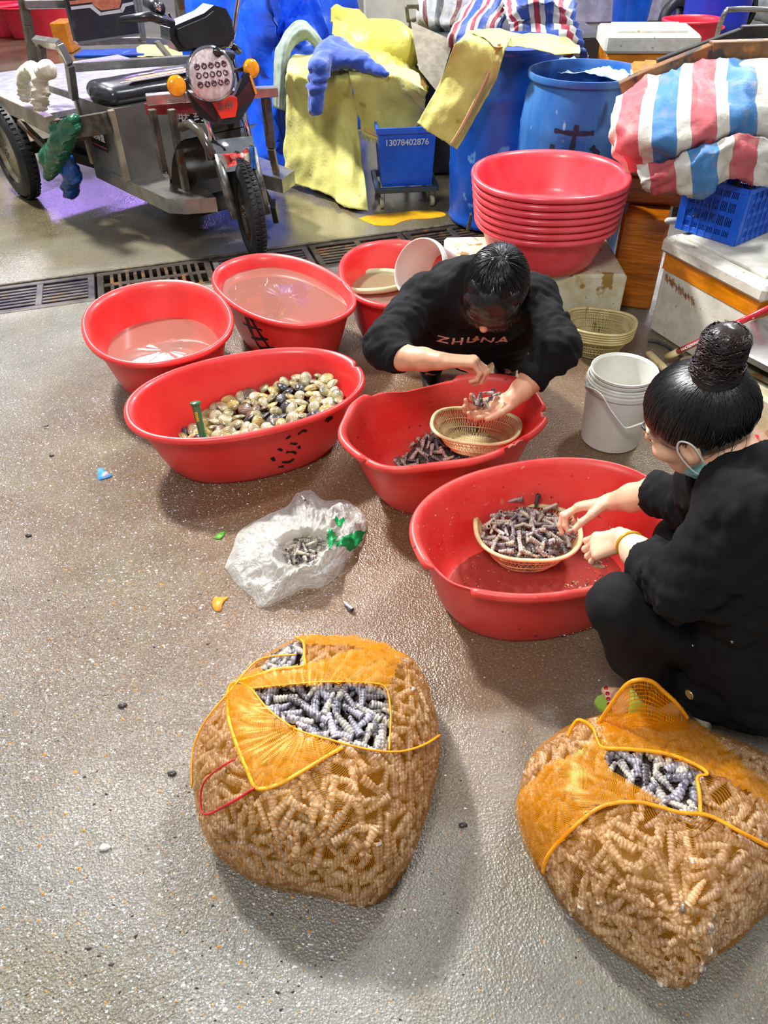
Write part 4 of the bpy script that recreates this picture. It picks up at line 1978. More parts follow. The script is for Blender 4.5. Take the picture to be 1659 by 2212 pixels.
print('sack2', [round(x, 2) for x in S2.Rl])
S2.build('', 'orange net sack of snails, right, with a net handle loop, by the woman\'s foot',
         [[(1303, 1620), (1340, 1622), (1420, 1630), (1470, 1645), (1525, 1672), (1505, 1680), (1508, 1755), (1460, 1755), (1410, 1720), (1380, 1705), (1330, 1680), (1310, 1655)]],
         [([(1295, 1560), (1305, 1620), (1310, 1655), (1330, 1680), (1380, 1705), (1430, 1735), (1350, 1732), (1290, 1745), (1240, 1790), (1190, 1850), (1165, 1895), (1110, 1780), (1125, 1720), (1180, 1660), (1250, 1630), (1290, 1600)], .007),
          ([(1300, 1560), (1400, 1540), (1500, 1560), (1600, 1650), (1659, 1700), (1659, 1740), (1540, 1675), (1470, 1642), (1400, 1626), (1305, 1618)], .006)],
         [([(1165, 1890), (1190, 1845), (1240, 1790), (1300, 1745), (1370, 1735), (1420, 1745), (1470, 1758), (1530, 1765), (1600, 1800), (1655, 1828)], .0042),
          ([(1215, 1570), (1250, 1560), (1280, 1575), (1290, 1600), (1303, 1618), (1360, 1622), (1440, 1632), (1500, 1655), (1527, 1675), (1506, 1682), (1510, 1720), (1512, 1760)], .0042)],
         85, 'on the right', 'snails inside the right net sack')
# handle loop of the right sack: a standing arch of netting
bz = S2.hit(1400, 1575)[0]
Yb = bz.y
lp = [(1292, 1562), (1325, 1515), (1352, 1480), (1380, 1468), (1408, 1472), (1432, 1492), (1462, 1520), (1486, 1552)]
lo_ = [(1300, 1590), (1330, 1582), (1352, 1575), (1380, 1572), (1408, 1574), (1432, 1580), (1462, 1588), (1490, 1598)]
o = sheet('handle_net', [[aty(x, y, Yb + .03) for x, y in lp], [aty((x + a) / 2, (y + b) / 2, Yb + .025) for (x, y), (a, b) in zip(lp, lo_)], [aty(x, y, Yb) for x, y in lo_]],
          net_mat('orange_net_loop', (.30, .10), (42, 16), 'f0a010'), S2.t, 6, 8, amp=.006, fr=22, th=.0008, uvs=(.5, .25))
o['label'] = 'standing loop of gathered netting'
g = G()
g.tube(spline([aty(x, y, Yb + .03) for x, y in lp], 6), .0045, 6, flat=.7)
g.obj('drawn_edge', MROPE, S2.t, True)

# ================================================================== WHITE CARRIER BAG
def bag_mat():
    m = bpy.data.materials.new('thin_white_film')
    m.use_nodes = True
    nt = m.node_tree
    N, L = nt.nodes, nt.links
    for n_ in list(N):
        N.remove(n_)
    out = N.new('ShaderNodeOutputMaterial')
    df = N.new('ShaderNodeBsdfDiffuse')
    df.inputs[0].default_value = srgb('eeeee8')
    tl = N.new('ShaderNodeBsdfTranslucent')
    tl.inputs[0].default_value = srgb('eeeee6')
    gl = N.new('ShaderNodeBsdfGlossy')
    gl.inputs['Roughness'].default_value = .18
    tr = N.new('ShaderNodeBsdfTransparent')
    tc = N.new('ShaderNodeTexCoord')
    nz = N.new('ShaderNodeTexNoise')
    nz.inputs['Scale'].default_value = 24
    nz.inputs['Detail'].default_value = 5
    nz.inputs['Distortion'].default_value = 2.2
    L.new(tc.outputs['Object'], nz.inputs['Vector'])
    bp = N.new('ShaderNodeBump')
    bp.inputs['Strength'].default_value = 1.0
    bp.inputs['Distance'].default_value = .012
    L.new(nz.outputs['Fac'], bp.inputs['Height'])
    for x in (df, gl):
        L.new(bp.outputs['Normal'], x.inputs['Normal'])
    a = N.new('ShaderNodeMixShader')
    a.inputs[0].default_value = .35
    L.new(df.outputs[0], a.inputs[1])
    L.new(tl.outputs[0], a.inputs[2])
    b = N.new('ShaderNodeMixShader')
    b.inputs[0].default_value = .34
    L.new(a.outputs[0], b.inputs[1])
    L.new(tr.outputs[0], b.inputs[2])
    c = N.new('ShaderNodeMixShader')
    c.inputs[0].default_value = .10
    L.new(b.outputs[0], c.inputs[1])
    L.new(gl.outputs[0], c.inputs[2])
    L.new(c.outputs[0], out.inputs[0])
    return m


MFILM = bag_mat()
bag_out = [(485, 1225), (505, 1180), (520, 1145), (580, 1112), (622, 1092), (640, 1068), (672, 1060), (700, 1082), (745, 1081), (780, 1105), (793, 1135), (780, 1175), (755, 1200), (735, 1240),
           (700, 1268), (660, 1272), (620, 1290), (566, 1313), (545, 1290), (512, 1262)]
BO = spline([Vector((x, y, 0)) for x, y in bag_out + [bag_out[0]]], 7)[:-1]
bc = Vector((662, 1192, 0))
NB, KB = len(BO), 34
vs = []
for j in range(KB + 1):
    t = j / KB
    for i in range(NB):
        a = i / NB
        q = BO[i]
        rim_h = .085 + .035 * noise.noise(Vector((math.cos(6.28 * a) * 1.5, math.sin(6.28 * a) * 1.5, 5)))
        # well in the middle, crumpled collar, then down to the floor outside
        if t < .42:
            z = .012 + (rim_h - .012) * max(0, (t - .22) / .2) ** 1.4
        else:
            u = (t - .42) / .58
            z = rim_h * max(0, 1 - u) ** .8 * (1 - .25 * math.sin(u * PI)) + .003
        p2 = bc.lerp(q, t)
        w = at(p2.x, p2.y, z)
        n3 = w * 26
        cz = abs(noise.noise(n3 * .6)) * .038 + abs(noise.noise(n3 * 1.5 + Vector((3, 1, 2)))) * .014
        k = min(1, max(0, (t - .2) * 4)) * min(1, (1 - t) * 6 + .25)
        z2 = max(.002, z + (cz - .012) * k)
        fold = (noise.noise(Vector((a * 42, t * 3, 1)))) * .022 * k
        w = Vector((w.x, w.y, z2 + abs(fold)))
        vs.append(w)
fs = [(j * NB + i, j * NB + (i + 1) % NB, (j + 1) * NB + (i + 1) % NB, (j + 1) * NB + i) for j in range(KB) for i in range(NB)]
fs = [f[::-1] for f in fs]
o = mk('carrier_bag', vs, fs, MFILM)
BAG = base(o)
tag(o, 'crumpled white plastic bag with green print, opened around some snails', 'plastic bag')
PXb = [proj(p) for p in vs]
green = [[(722, 1172), (745, 1158), (770, 1148), (789, 1150), (782, 1168), (772, 1178), (768, 1186), (756, 1186), (742, 1180), (728, 1180)],
         [(722, 1116), (730, 1120), (738, 1134), (730, 1140), (724, 1128)], [(740, 1118), (746, 1127), (742, 1132), (735, 1126)], [(710, 1140), (722, 1150), (732, 1162), (722, 1170), (712, 1190), (706, 1160)],
         [(748, 1183), (764, 1184), (758, 1192), (748, 1190)]]
kf = []
for f in fs:
    cx, cy = sum(PXb[i][0] for i in f) / 4, sum(PXb[i][1] for i in f) / 4
    if any(inpoly(cx, cy, h) for h in green):
        kf.append(f)
used = sorted({i for f in kf for i in f})
mpp = {i: k for k, i in enumerate(used)}
if kf:
    mk('green_print', [vs[i] + Vector((0, -.001, .0018)) for i in used], [tuple(mpp[i] for i in f) for f in kf], M('green_ink', '0c8a4a', '0a9a54', ns=20, rough=.3), BAG)
rr = random.Random(77)
pts = []
for _ in range(4000):
    a, r = rr.uniform(0, 6.28), math.sqrt(rr.random())
    x, y = 664 + math.cos(a) * r * 52, 1195 + math.sin(a) * r * 38
    z = .03 + .028 * (1 - r * r)
    p = at(x, y, z)
    if all((p - q[0]).length > .018 for q in pts):
        pts.append((p, r))
    if len(pts) > 24:
        break
for p, r in pts:
    place_snail(rr.choice(SN_N[:4]), p, lie((0, 0, 1), rr, .5), rr.uniform(.6, .78), 'small snail in the opening of the white plastic bag', 'snails in the white plastic bag')
lump('snail', SN_N, [(rr.choice(SN_N), at(664 + rr.uniform(-42, 42), 1197 + rr.uniform(-28, 28), rr.uniform(.016, .03)), lie((0, 0, 1), rr, .3), .7) for _ in range(50)],
     'lower snails inside the white plastic bag', 'snail')
p = at(655, 1076, .075)
place_snail(SN_N[0], p, lie((0, 0, 1), rr, .2), .5, 'tiny snail caught at the far tip of the white plastic bag', None)

# ================================================================== LITTER ON THE FLOOR
place_snail(SN_B[0], at(752, 1309, .009), Quaternion((0, 0, 1), -.9), .75, 'single snail lying on the floor below the white plastic bag', None)
place_snail(SN_N[4], at(98, 903 + 17, .008), Quaternion((0, 0, 1), .2), .4, 'small dark snail alone on the wet floor, far left', None)


def leaf(name, pix, col, label, cat, h=.004, seed=1):
    P = spline([Vector((x, y, 0)) for x, y in pix + [pix[0]]], 4)[:-1]
    c = sum(P, Vector()) / len(P)
    n = len(P)
    vs = [at(q.x, q.y, .001 + h * abs(noise.noise(Vector((q.x * .2, q.y * .2, seed))))) for q in P]
    c3 = at(c.x, c.y, h * 1.2)
    vs2 = [v + Vector((0, 0, .0012)) for v in vs]
    fs = [(i, (i + 1) % n, n) for i in range(n)]
    allv = vs2 + [c3 + Vector((0, 0, .0012))] + vs + [c3]
    fs = fs + [(n + 1 + (i + 1) % n, n + 1 + i, 2 * n + 1) for i in range(n)] + [(i, n + 1 + i, n + 1 + (i + 1) % n, (i + 1) % n) for i in range(n)]
    o = mk(name, allv, [f[::-1] for f in fs], col)
    base(o)
    return tag(o, label, cat)


leaf('leaf', [(462, 1163), (470, 1153), (486, 1148), (484, 1156), (474, 1165)], M('leaf_green', '4a9a28', '68b43c', ns=60, rough=.4), 'small green leaf scrap left of the white plastic bag', 'leaf')
leaf('fallen_petal', [(458, 1300), (465, 1289), (476, 1291), (494, 1290), (482, 1302), (478, 1318), (468, 1321), (460, 1312)], M('petal_orange', 'e09a2a', 'cc8018', ns=60, rough=.5), 'orange scrap of leaf on the floor below the white bag', 'leaf')
leaf('paper_scrap', [(211, 1012), (222, 1012), (232, 1022), (243, 1028), (222, 1035), (212, 1036)], M('scrap_blue', '3c8ad0', '5aa0dc', ns=40, rough=.4), 'scrap of light blue wrapper with a pink dot on the floor, far left', 'wrapper')
o = leaf('paper_scrap', [(223, 1020), (231, 1019), (236, 1025), (229, 1029), (222, 1027)], M('scrap_pink', 'e8a0b0', rough=.4), 'pink round scrap lying on the blue wrapper', 'wrapper', h=.006)
for (x, y, s_, lab) in ((112, 985, .010, 'dark pebble on the wet floor left of the clam tub'), (62, 1158, .012, 'dark sliver of shell at the far left'), (265, 1525, .012, 'black chip on the floor left of the left sack'),
                        (372, 1672, .011, 'blue-black chip beside the left sack'), (228, 1832, .013, 'white shell piece on the floor, lower left'), (1000, 1783, .010, 'dark chip between the two net sacks')):
    g = G()
    q0 = at(x, y, 0)
    rr2 = random.Random(int(x))
    g.lathe([(.001, .0), (s_ * .9, .001), (s_, s_ * .35), (s_ * .6, s_ * .6), (.001, s_ * .66)], q0, n=9, sx=1.0, sy=.6)
    g.v = [tuple(Vector(v) + Vector((rr2.uniform(-1, 1), rr2.uniform(-1, 1), 0)) * s_ * .12) for v in g.v]
    o = g.obj('pebble', MG[0] if 'white' in lab else MG[2], None, True)
    base(o)
    tag(o, lab, 'pebble')
# ================================================================== BUCKETS, BOXES, DRUMS
MWHT = M('white_plastic', 'dcdcd4', 'cfcec2', ns=7, rough=.38, bump=.08, bs=120, sss=.05)
MFOAM = M('foam', 'dad8cc', 'c6c4b2', ns=14, rough=.62, bump=.5, bs=160, bd=.0015, spots=[('a08c60', 16, .66), ('8a8474', 40, .68)])
MFOAM2 = M('dirty_foam', 'd6d2ba', 'bfb68c', ns=9, rough=.6, bump=.5, bs=140, bd=.0015, spots=[('9a7a3c', 12, .62), ('7c705a', 30, .66)])
MTAPE = M('orange_tape', 'e08a0c', 'c87204', ns=10, rough=.22, bump=.5, bs=26, bd=.003, coat=.4, stretch=(1, 1, 3))
MTAPE2 = M('orange_tape_dark', 'b8680a', '8e4a04', ns=8, rough=.25, bump=.9, bs=20, bd=.006, coat=.3, stretch=(.5, .5, 4))
MBLUE = M('blue_plastic', '0c4fb0', '0a3c98', ns=5, rough=.34, bump=.1, bs=60, spots=[('5a86c4', 9, .66)])
MBLUE2 = M('weathered_blue_plastic', '1458a8', '3c78b8', ns=4, rough=.45, bump=.15, bs=50, spots=[('8aa8c8', 22, .67), ('0c2c60', 6, .66)], stretch=(1, 1, .35))
MBLUE3 = M('bright_blue_plastic', '1460d8', '1050c0', ns=6, rough=.32, bump=.1)
MSTEEL = M('stainless', 'b4b2ae', '8c8a86', ns=5, rough=.22, metal=.9, bump=.15, bs=30, r2=.42)
MDSTEEL = M('worn_steel', '7c7468', '4c463e', ns=9, rough=.35, metal=.7, bump=.3, bs=60, r2=.6, spots=[('6c4424', 14, .6)])
MRUB = M('black_rubber', '141416', '222226', ns=20, rough=.5, bump=.25, bs=120)
MBLK = M('black_plastic', '15171b', '20242a', ns=8, rough=.3, bump=.08, coat=.3)
MCHR = M('chrome', 'd4d6da', 'b8bac0', ns=10, rough=.1, metal=1.0)


def bucket_geo(r0, r1, h, n=48):
    o_, ins = G(), .0025
    prof = [(.001, 0), (r0 - .006, 0), (r0, .006), (r0 + (r1 - r0) * .8, h * .80), (r1 - .001, h * .84)]
    prof += [(r1 + .004, h * .845), (r1 + .005, h * .90), (r1 + .002, h * .905), (r1 + .001, h * .93), (r1 + .004, h * .935), (r1 + .004, h * .955), (r1 + .001, h * .96),
             (r1 + .002, h * .99), (r1 + .0, h), (r1 - .003, h * .998), (r1 - ins, h * .9), (r0 - ins, .007), (r0 - .01, .004), (.001, .004)]
    return prof


c, rx, ry, rot = fitrim(1265, 1436, 754, 846, .285, 806, 800, .285, e=2.0, rot0=0.0)
rb = (rx + ry) / 2
print('bucket', c, rx, ry)
for i in range(3):
    t = thing('bucket', ['outer white bucket with a hanging handle, on the floor between man and woman', 'second white bucket nested inside the one with the handle',
                         'innermost white bucket of the nested three'][i], 'bucket', (c.x, c.y, .006 * i + .001), 'nested white buckets')
    g = G()
    k = i * .0035
    if i == 0:
        g.lathe(bucket_geo(rb * .88, rb, .262), (c.x, c.y, .001), n=56)
    else:
        h0 = .262 + .0075 * i
        g.lathe([(.001, .0), (rb * .88 - k - .002, .0), (rb - k - .004, h0 - .012), (rb - .002 - k * .6, h0 - .010), (rb - .001 - k * .6, h0 - .001), (rb - .004 - k * .6, h0), (rb - k - .008, h0 - .008), (rb * .88 - k - .006, .004), (.001, .004)],
                (c.x, c.y, .002 + .005 * i), n=56)
    o = g.obj('pail', MWHT, t, True)
    autosmooth(o, 35)
    if i == 0:
        ears = []
        for sg, (ex, ey) in ((-1, (1282, 832)), (1, (1420, 850))):
            a = math.radians(188 if sg < 0 else -38)
            e_ = Vector((c.x + (rb + .007) * math.cos(a), c.y + (rb + .007) * math.sin(a), .232))
            g = G()
            g.lathe([(.001, 0), (.013, 0), (.013, .008), (.006, .012), (.001, .012)], e_ - Vector((math.cos(a), math.sin(a), 0)) * .006, (math.cos(a), math.sin(a), 0), 14)
            g.obj('ear', MWHT, t, True)
            ears.append(e_ + Vector((math.cos(a), math.sin(a), 0)) * .005)
        yb = c.y - rb - .03
        pp = [ears[0], aty(1296, 850, yb + .03), aty(1318, 885, yb + .005), aty(1345, 920, yb - .01), aty(1356, 924, yb - .012), aty(1385, 915, yb - .01), aty(1402, 909, yb), aty(1416, 900, yb + .03), ears[1]]
        g = G()
        g.tube(spline(pp, 5), .0062, 8, flat=.5)
        g.obj('handle', MWHT, t, True)

# tipped bucket
ctr = aty(903, 580, 3.10)
ax = Vector((-.60, -.58, .50)).normalized()
t = thing('bucket', 'white bucket lying tipped in the tub behind the man\'s shoulder', 'bucket', ctr - ax * .24)
g = G()
g.lathe([(r * 1.0, h) for r, h in bucket_geo(.112, .128, .25)], ctr - ax * .25, ax, 56)
autosmooth(g.obj('pail', MWHT, t, True), 35)


def foam_box(name, label, corner, e1, e2, L1, L2, z0, h, lid=0.0, tape=(), mat=None, lidmat=None, over=.012, tmat=None, cat='foam box', group=None, lidlabel=None, seed=1):
    """foam box with its corner at corner, edges along e1,e2 (unit), separate lid and tape bands as parts"""
    e1, e2 = Vector((e1[0], e1[1], 0)).normalized(), Vector((e2[0], e2[1], 0)).normalized()
    c = Vector((corner[0], corner[1], 0)) + e1 * L1 / 2 + e2 * L2 / 2
    rot = Matrix((e1, e2, e1.cross(e2))).transposed()
    t = thing(name, label, cat, (c.x, c.y, z0), group)
    g = G()
    g.box((c.x, c.y, z0 + h / 2), (L1, L2, h), rot, .012)
    # a little damage along the edges
    rr_ = random.Random(seed)
    g.v = [tuple(Vector(v) + Vector((rr_.uniform(-1, 1), rr_.uniform(-1, 1), rr_.uniform(-.6, .6) if v[2] > z0 + .02 else 0)) * .003) for v in g.v]
    autosmooth(g.obj('box_body', mat or MFOAM, t), 30)
    if lid:
        g = G()
        g.box((c.x, c.y, z0 + h + lid / 2), (L1 + 2 * over, L2 + 2 * over, lid), rot, .014)
        g.box((c.x, c.y, z0 + h + lid + .006), (L1 - .08, L2 - .08, .014), rot, .006)
        autosmooth(g.obj('lid', lidmat or mat or MFOAM, t), 30)
    for (a, b_, z1, z2, side) in tape:
        # band on side 0: face -e2, 1: face -e1, 2: face +e2, 3: +e1; from fraction a to b_ and height z1..z2
        g = G()
        d = .0012
        n_, f_, Ls, Ln = [(-e2, e1, L1, L2), (-e1, e2, L2, L1), (e2, e1, L1, L2), (e1, e2, L2, L1)][side]
        p = c + n_ * (Ln / 2 + d / 2) + f_ * (Ls * ((a + b_) / 2 - .5))
        g.box((p.x, p.y, z0 + (z1 + z2) / 2), (Ls * (b_ - a), d * 2.5, z2 - z1), Matrix((f_, n_, f_.cross(n_))).transposed(), .0006)
        o = g.obj('tape_band', tmat or MTAPE, t)
        o['label'] = 'shiny orange packing tape'
    return t


# box under the tub stack
foam_box('foam_box', 'stained white foam box carrying the stack of red tubs', (.31, 3.085), (.995, -.02), (.02, .995), .76, .46, 0, .25, mat=MFOAM2, seed=3)
# big box on the right
e1 = Vector((.394, -.919, 0))
e2 = Vector((.919, .394, 0))
C0 = Vector((1.205, 3.05, 0))
foam_box('foam_box', 'big white foam box with an orange tape band, under the blue crate', C0, e1, e2, .52, .44, .0, .355, lid=.062, over=.022, mat=MFOAM,
         tape=[(.0, 1, .285, .353, 1), (.42, .60, .225, .286, 1), (.93, 1.0, .0, .353, 1), (0, 1, .285, .353, 3), (0, 1, .27, .353, 2), (.0, 1, .285, .353, 0), (.86, 1.0, .0, .353, 2)], seed=5)
g = G()
rr = random.Random(5)
for k in range(34):            # row of worn printed marks
    f = .06 + .5 * k / 34 * .75
    p = C0 + e1 * (.52 * f) - e2 * .0035 + Vector((0, 0, .262 - .045 * f / .5 + rr.uniform(-.006, .008)))
    s_ = rr.uniform(.006, .014)
    g.bar(p - Vector((0, 0, s_)) + e1 * .003, p + Vector((0, 0, s_)), .0025, .0015, up=e2, ch=.0003)
o = g.obj('worn_print', M('faded_print', '4a2c18', 'b06a20', ns=60, rough=.6), [x for x in COL.objects if x.name == 'foam_box.001'][0])
o['kind'] = 'stuff'
# orange wrapped boxes in a pile
foam_box('foam_box', 'tall box in glossy orange tape between the tub stack and the big white box', (1.075, 3.30), (.93, -.36), (.36, .93), .20, .32, 0, .43, mat=MTAPE2, seed=7)
foam_box('foam_box', 'orange taped box with yellow strap lying behind the tub stack, just under the striped cloth', (1.09, 3.42), (.96, -.28), (.28, .96), .34, .34, .432, .12, lid=.03, mat=MTAPE2, lidmat=MTAPE2, seed=8,
         over=.01)
foam_box('foam_box', 'white box with orange tape stripe between the blue drum and the striped cloth', (1.10, 3.52), (.97, -.22), (.22, .97), .36, .34, .60, .26, lid=.05, mat=MFOAM, lidmat=MTAPE, tape=[(0, 1, .10, .16, 1), (0, 1, .10, .16, 0), (.0, .2, 0, .26, 0)], seed=9)

# blue slotted crate
def crate(label, corner, d1, d2, L1, L2, z0, h):
    d1, d2 = Vector((d1[0], d1[1], 0)).normalized(), Vector((d2[0], d2[1], 0)).normalized()
    c = Vector((corner[0], corner[1], 0)) + d1 * L1 / 2 + d2 * L2 / 2
    t = thing('slotted_crate', label, 'crate', (c.x, c.y, z0))
    up = Vector((0, 0, 1))
    O_ = Vector((corner[0], corner[1], z0))
    for (o, d, L_, n_) in ((O_, d1, L1, -d2), (O_, d2, L2, -d1), (O_ + d1 * L1, d2, L2, d1), (O_ + d2 * L2, d1, L1, d2)):
        g = G()
        rows = 4
        cols = max(3, round(L_ / .048))
        mrg = .03
        g.bar(o + up * .012, o + d * L_ + up * .012, .005, .024, up=up, ch=.001)
        g.bar(o + up * (h - .010), o + d * L_ + up * (h - .010), .012, .020, up=up, ch=.002)
        for r_ in range(1, rows):
            z = h * r_ / rows
            g.bar(o + up * z, o + d * L_ + up * z, .004, .017, up=up, ch=.0008)
        for k in (0, 1):
            e_ = o + d * (mrg / 2 if k == 0 else L_ - mrg / 2)
            g.bar(e_ + up * .002, e_ + up * (h - .002), .006, mrg, up=d, ch=.001)
        for q in range(cols + 1):
            x = mrg + (L_ - 2 * mrg) * q / cols
            g.bar(o + d * x + up * .002 + n_ * .003, o + d * x + up * (h - .002) + n_ * .003, .006, .0055, up=d, ch=.001)
            if q < cols:
                w = (L_ - 2 * mrg) / cols
                for s_ in range(1, 5):
                    xx = x + w * s_ / 5
                    g.bar(o + d * xx + up * .002, o + d * xx + up * (h - .004), .0028, .0030, up=d, ch=.0005)
        g.obj('slotted_side', MBLUE3, t)
    g = G()
    g.box(c + Vector((0, 0, z0 + .004)), (L1, L2, .006), Matrix((d1, d2, up)).transposed(), .001)
    g.obj('crate_floor', MBLUE3, t)
    g = G()
    for k in range(40):
        rr_ = random.Random(k)
        p = c + d1 * rr_.uniform(-.4, .4) * L1 + d2 * rr_.uniform(-.4, .4) * L2 + Vector((0, 0, z0 + .03 + .1 * rr_.random()))
        g.lathe([(.001, -.02), (.016, -.012), (.02, 0), (.014, .014), (.001, .018)], p, (rr_.uniform(-1, 1), rr_.uniform(-1, 1), .5), 7)
    o = g.obj('crate_filling', M('crate_content', '5a302c', '38221f', ns=30, rough=.5), None, True)
    base(o)
    tag(o, 'reddish goods half seen through the slots of the blue crate', 'shellfish', kind='stuff')
    return t


crate('blue plastic crate with slotted sides on the lid of the big foam box', (1.41, 2.90), (-.62, .78), (.80, .60), .27, .36, .432, .215)


# drums
def drum(label, c, r, h, mat, open_=True, fill=None, mark=None):
    t = thing('drum', label, 'drum', (c[0], c[1], 0))
    prof = [(.001, 0), (r * .90, 0), (r * .97, .012), (r * .99, .03), (r * .96, .045), (r * .975, .09), (r * 1.0, h * .30), (r * 1.012, h * .33), (r * 1.0, h * .36), (r * 1.02, h * .55), (r * 1.005, h * .72), (r * 1.015, h * .745), (r * 1.0, h * .77),
            (r * .95, h * .90), (r * .90, h * .945), (r * .895, h * .965), (r * .955, h * .97), (r * .965, h * .985), (r * .955, h), (r * .92, h), (r * .90, h * .985)]
    if open_:
        prof += [(r * .885, h * .95), (r * .93, h * .85), (r * .93, .03), (.001, .02)]
    else:
        prof += [(r * .88, h * .975), (.001, h * .975)]
    g = G()
    g.lathe(prof, (c[0], c[1], 0), n=64)
    autosmooth(g.obj('drum_shell', mat, t, True), 50)
    if mark:
        g = G()
        for st, w in mark:
            P = spline([Vector((a, z, 0)) for a, z in st], 6)
            A, B = [], []
            for i, p in enumerate(P):
                d = P[min(i + 1, len(P) - 1)] - P[max(i - 1, 0)]
                dx, dy = d.x * math.radians(1) * r, d.y
                l = math.hypot(dx, dy) + 1e-9
                ww = w * (1 + .25 * math.sin(i * 1.7))
                for sg, out in ((1, A), (-1, B)):
                    a = math.radians(p.x) + sg * (-dy / l * ww / 2) / r
                    z = p.y + sg * dx / l * ww / 2
                    rad = r * 1.0225 + .0015
                    out.append(Vector((c[0] + math.cos(a) * rad, c[1] + math.sin(a) * rad, z)))
            n = len(A)
            g.add(A + B, [(i, i + 1, n + i + 1, n + i) for i in range(n - 1)])
        o = g.obj('painted_mark', M('dark_spray_paint', '0c1830', '14284c', ns=30, rough=.6), t, True)
        o['label'] = 'dark spray-painted character'
    return t


c = aty(1268, 150, 3.93)
rD = .28
HD = .865
print('drum', c, [proj((c.x + rD * a_, c.y + rD * b_, HD)) for a_, b_ in ((-1, 0), (1, 0), (0, 1), (0, -1))])
cDr = Vector((c.x, c.y, 0))
angc = math.degrees(math.atan2(-c.y, -c.x))
drum('open blue drum with a dark painted character, right of the cloth-covered drum', (c.x, c.y), rD, HD, MBLUE2,
     mark=[([(angc - 22, .67), (angc - 3, .665), (angc + 14, .67)], .018), ([(angc - 22, .61), (angc - 23, .50), (angc - 24, .42)], .020), ([(angc - 2, .70), (angc - 4, .575), (angc - 6, .42)], .020),
           ([(angc + 14, .61), (angc + 20, .575), (angc + 14, .54), (angc + 4, .53)], .024)])
o = sheet('plastic_liner', [[at(1165, 135, .830), at(1200, 128, .835), at(1260, 128, .830), at(1330, 142, .835), at(1365, 160, .830)],
                            [at(1170, 150, .825), at(1215, 142, .830), at(1262, 142, .825), at(1320, 156, .830), at(1350, 170, .825)],
                            [at(1185, 158, .810), at(1220, 158, .810), at(1262, 160, .810), at(1305, 166, .810), at(1335, 176, .810)]],
          M('liner_film', '9ec4e0', 'd8e6ee', ns=18, rough=.2, coat=.5), None, 6, 5, amp=.014, fr=26, th=.001)
base(o)
tag(o, 'crumpled clear plastic liner floating inside the open blue drum', 'plastic film')
CL = Vector((.715, 4.50, 0))
drum('closed blue drum under the yellow-green cloth', (CL.x, CL.y), .295, .90, MBLUE, False)
# white box bits by the drum foot: a short stake standing in the foam
g = G()
g.bar(at(1012, 497, .10), at(1018, 462, .22), .014, .02)
g.bar(at(1008, 500, .255), at(1010, 480, .33), .006, .006)
tag(base(g.obj('wooden_stake', M('dark_wood', '2c2a2c', '4a443c', ns=20, rough=.6))), 'short dark stake standing between the blue drum and the foam box', 'stake')

# ================================================================== CLOTHS AND COVERS
MYG = M('woven_yellow_green', 'cdc972', 'b8b45c', ns=5, rough=.6, bump=.7, bs=55, bd=.004, spots=[('857c38', 4.5, .62), ('d8b084', 7, .68)], sheen=.2)
MYG_E = M('woven_edge_stripe', 'd89880', 'c8b070', ns=20, rough=.6)
MYEL = M('yellow_sheet', 'd6cc58', 'c6bc48', ns=6, rough=.45, bump=.6, bs=30, bd=.006, spots=[('dca860', 5, .64)])
MTARP = M('blue_tarp', '0a54e0', '0a44c4', ns=3.5, rough=.42, bump=.5, bs=12, bd=.012, spots=[('2c74e8', 5, .66)])
MBLC = M('blue_garment', '2450b4', '1a3c94', ns=8, rough=.75, bump=.4, bs=60, bd=.003, sheen=.4)
MTOW = M('grey_green_towel', '9aa89a', '7e9088', ns=9, rough=.85, bump=.5, bs=140, sheen=.3)

Z = lambda x, y, z: at(x, y, z)
t = thing('cover_cloth', 'yellow-green woven cloth draped over the cart left of the blue bin', 'cloth', (-.2, 4.9, .0))
sheet('hanging_panel', [[Z(630, 122, .70), Z(660, 118, .70), Z(700, 112, .70), Z(745, 125, .70), Z(775, 135, .70)],
                        [Z(617, 152, .69), Z(650, 160, .685), Z(690, 165, .68), Z(730, 168, .68), Z(758, 168, .68)],
                        [Z(618, 210, .52), Z(652, 225, .50), Z(695, 238, .48), Z(742, 232, .50), Z(768, 235, .50)],
                        [Z(614, 300, .28), Z(655, 320, .26), Z(700, 330, .25), Z(742, 335, .26), Z(782, 340, .24)],
                        [Z(612, 392, .04), Z(655, 404, .04), Z(705, 420, .045), Z(742, 446, .02), Z(797, 458, .02)]],
      MYG, t, 9, 11, amp=.022, fr=7, th=.002, ridge=.012, rfr=5, rdir=(1, 0), seed=2, jag=.25)
sheet('hanging_panel', [[Z(745, 125, .705), Z(800, 128, .705), Z(850, 135, .705), Z(905, 165, .70)],
                        [Z(755, 166, .69), Z(800, 160, .70), Z(855, 163, .70), Z(916, 196, .68)],
                        [Z(768, 225, .53), Z(815, 235, .52), Z(868, 232, .52), Z(918, 228, .56)],
                        [Z(782, 288, .38), Z(824, 304, .36), Z(880, 292, .38), Z(925, 262, .44)]],
      MYG, t, 9, 11, amp=.018, fr=8, th=.002, ridge=.008, rfr=4, rdir=(1, 0), seed=5, jag=.35)
g = G()
P = spline([Z(786, 278, .405), Z(826, 292, .39), Z(880, 280, .405), Z(922, 252, .465)], 8)
g.tube([p + Vector((0, -.018, 0)) for p in P], .009, 5, flat=.25, upv=(0, 1, 0))
o = g.obj('pink_stripe', MYG_E, t, True)
o['label'] = 'faded pink stripe woven along the hem'
g = G()
rr = random.Random(3)
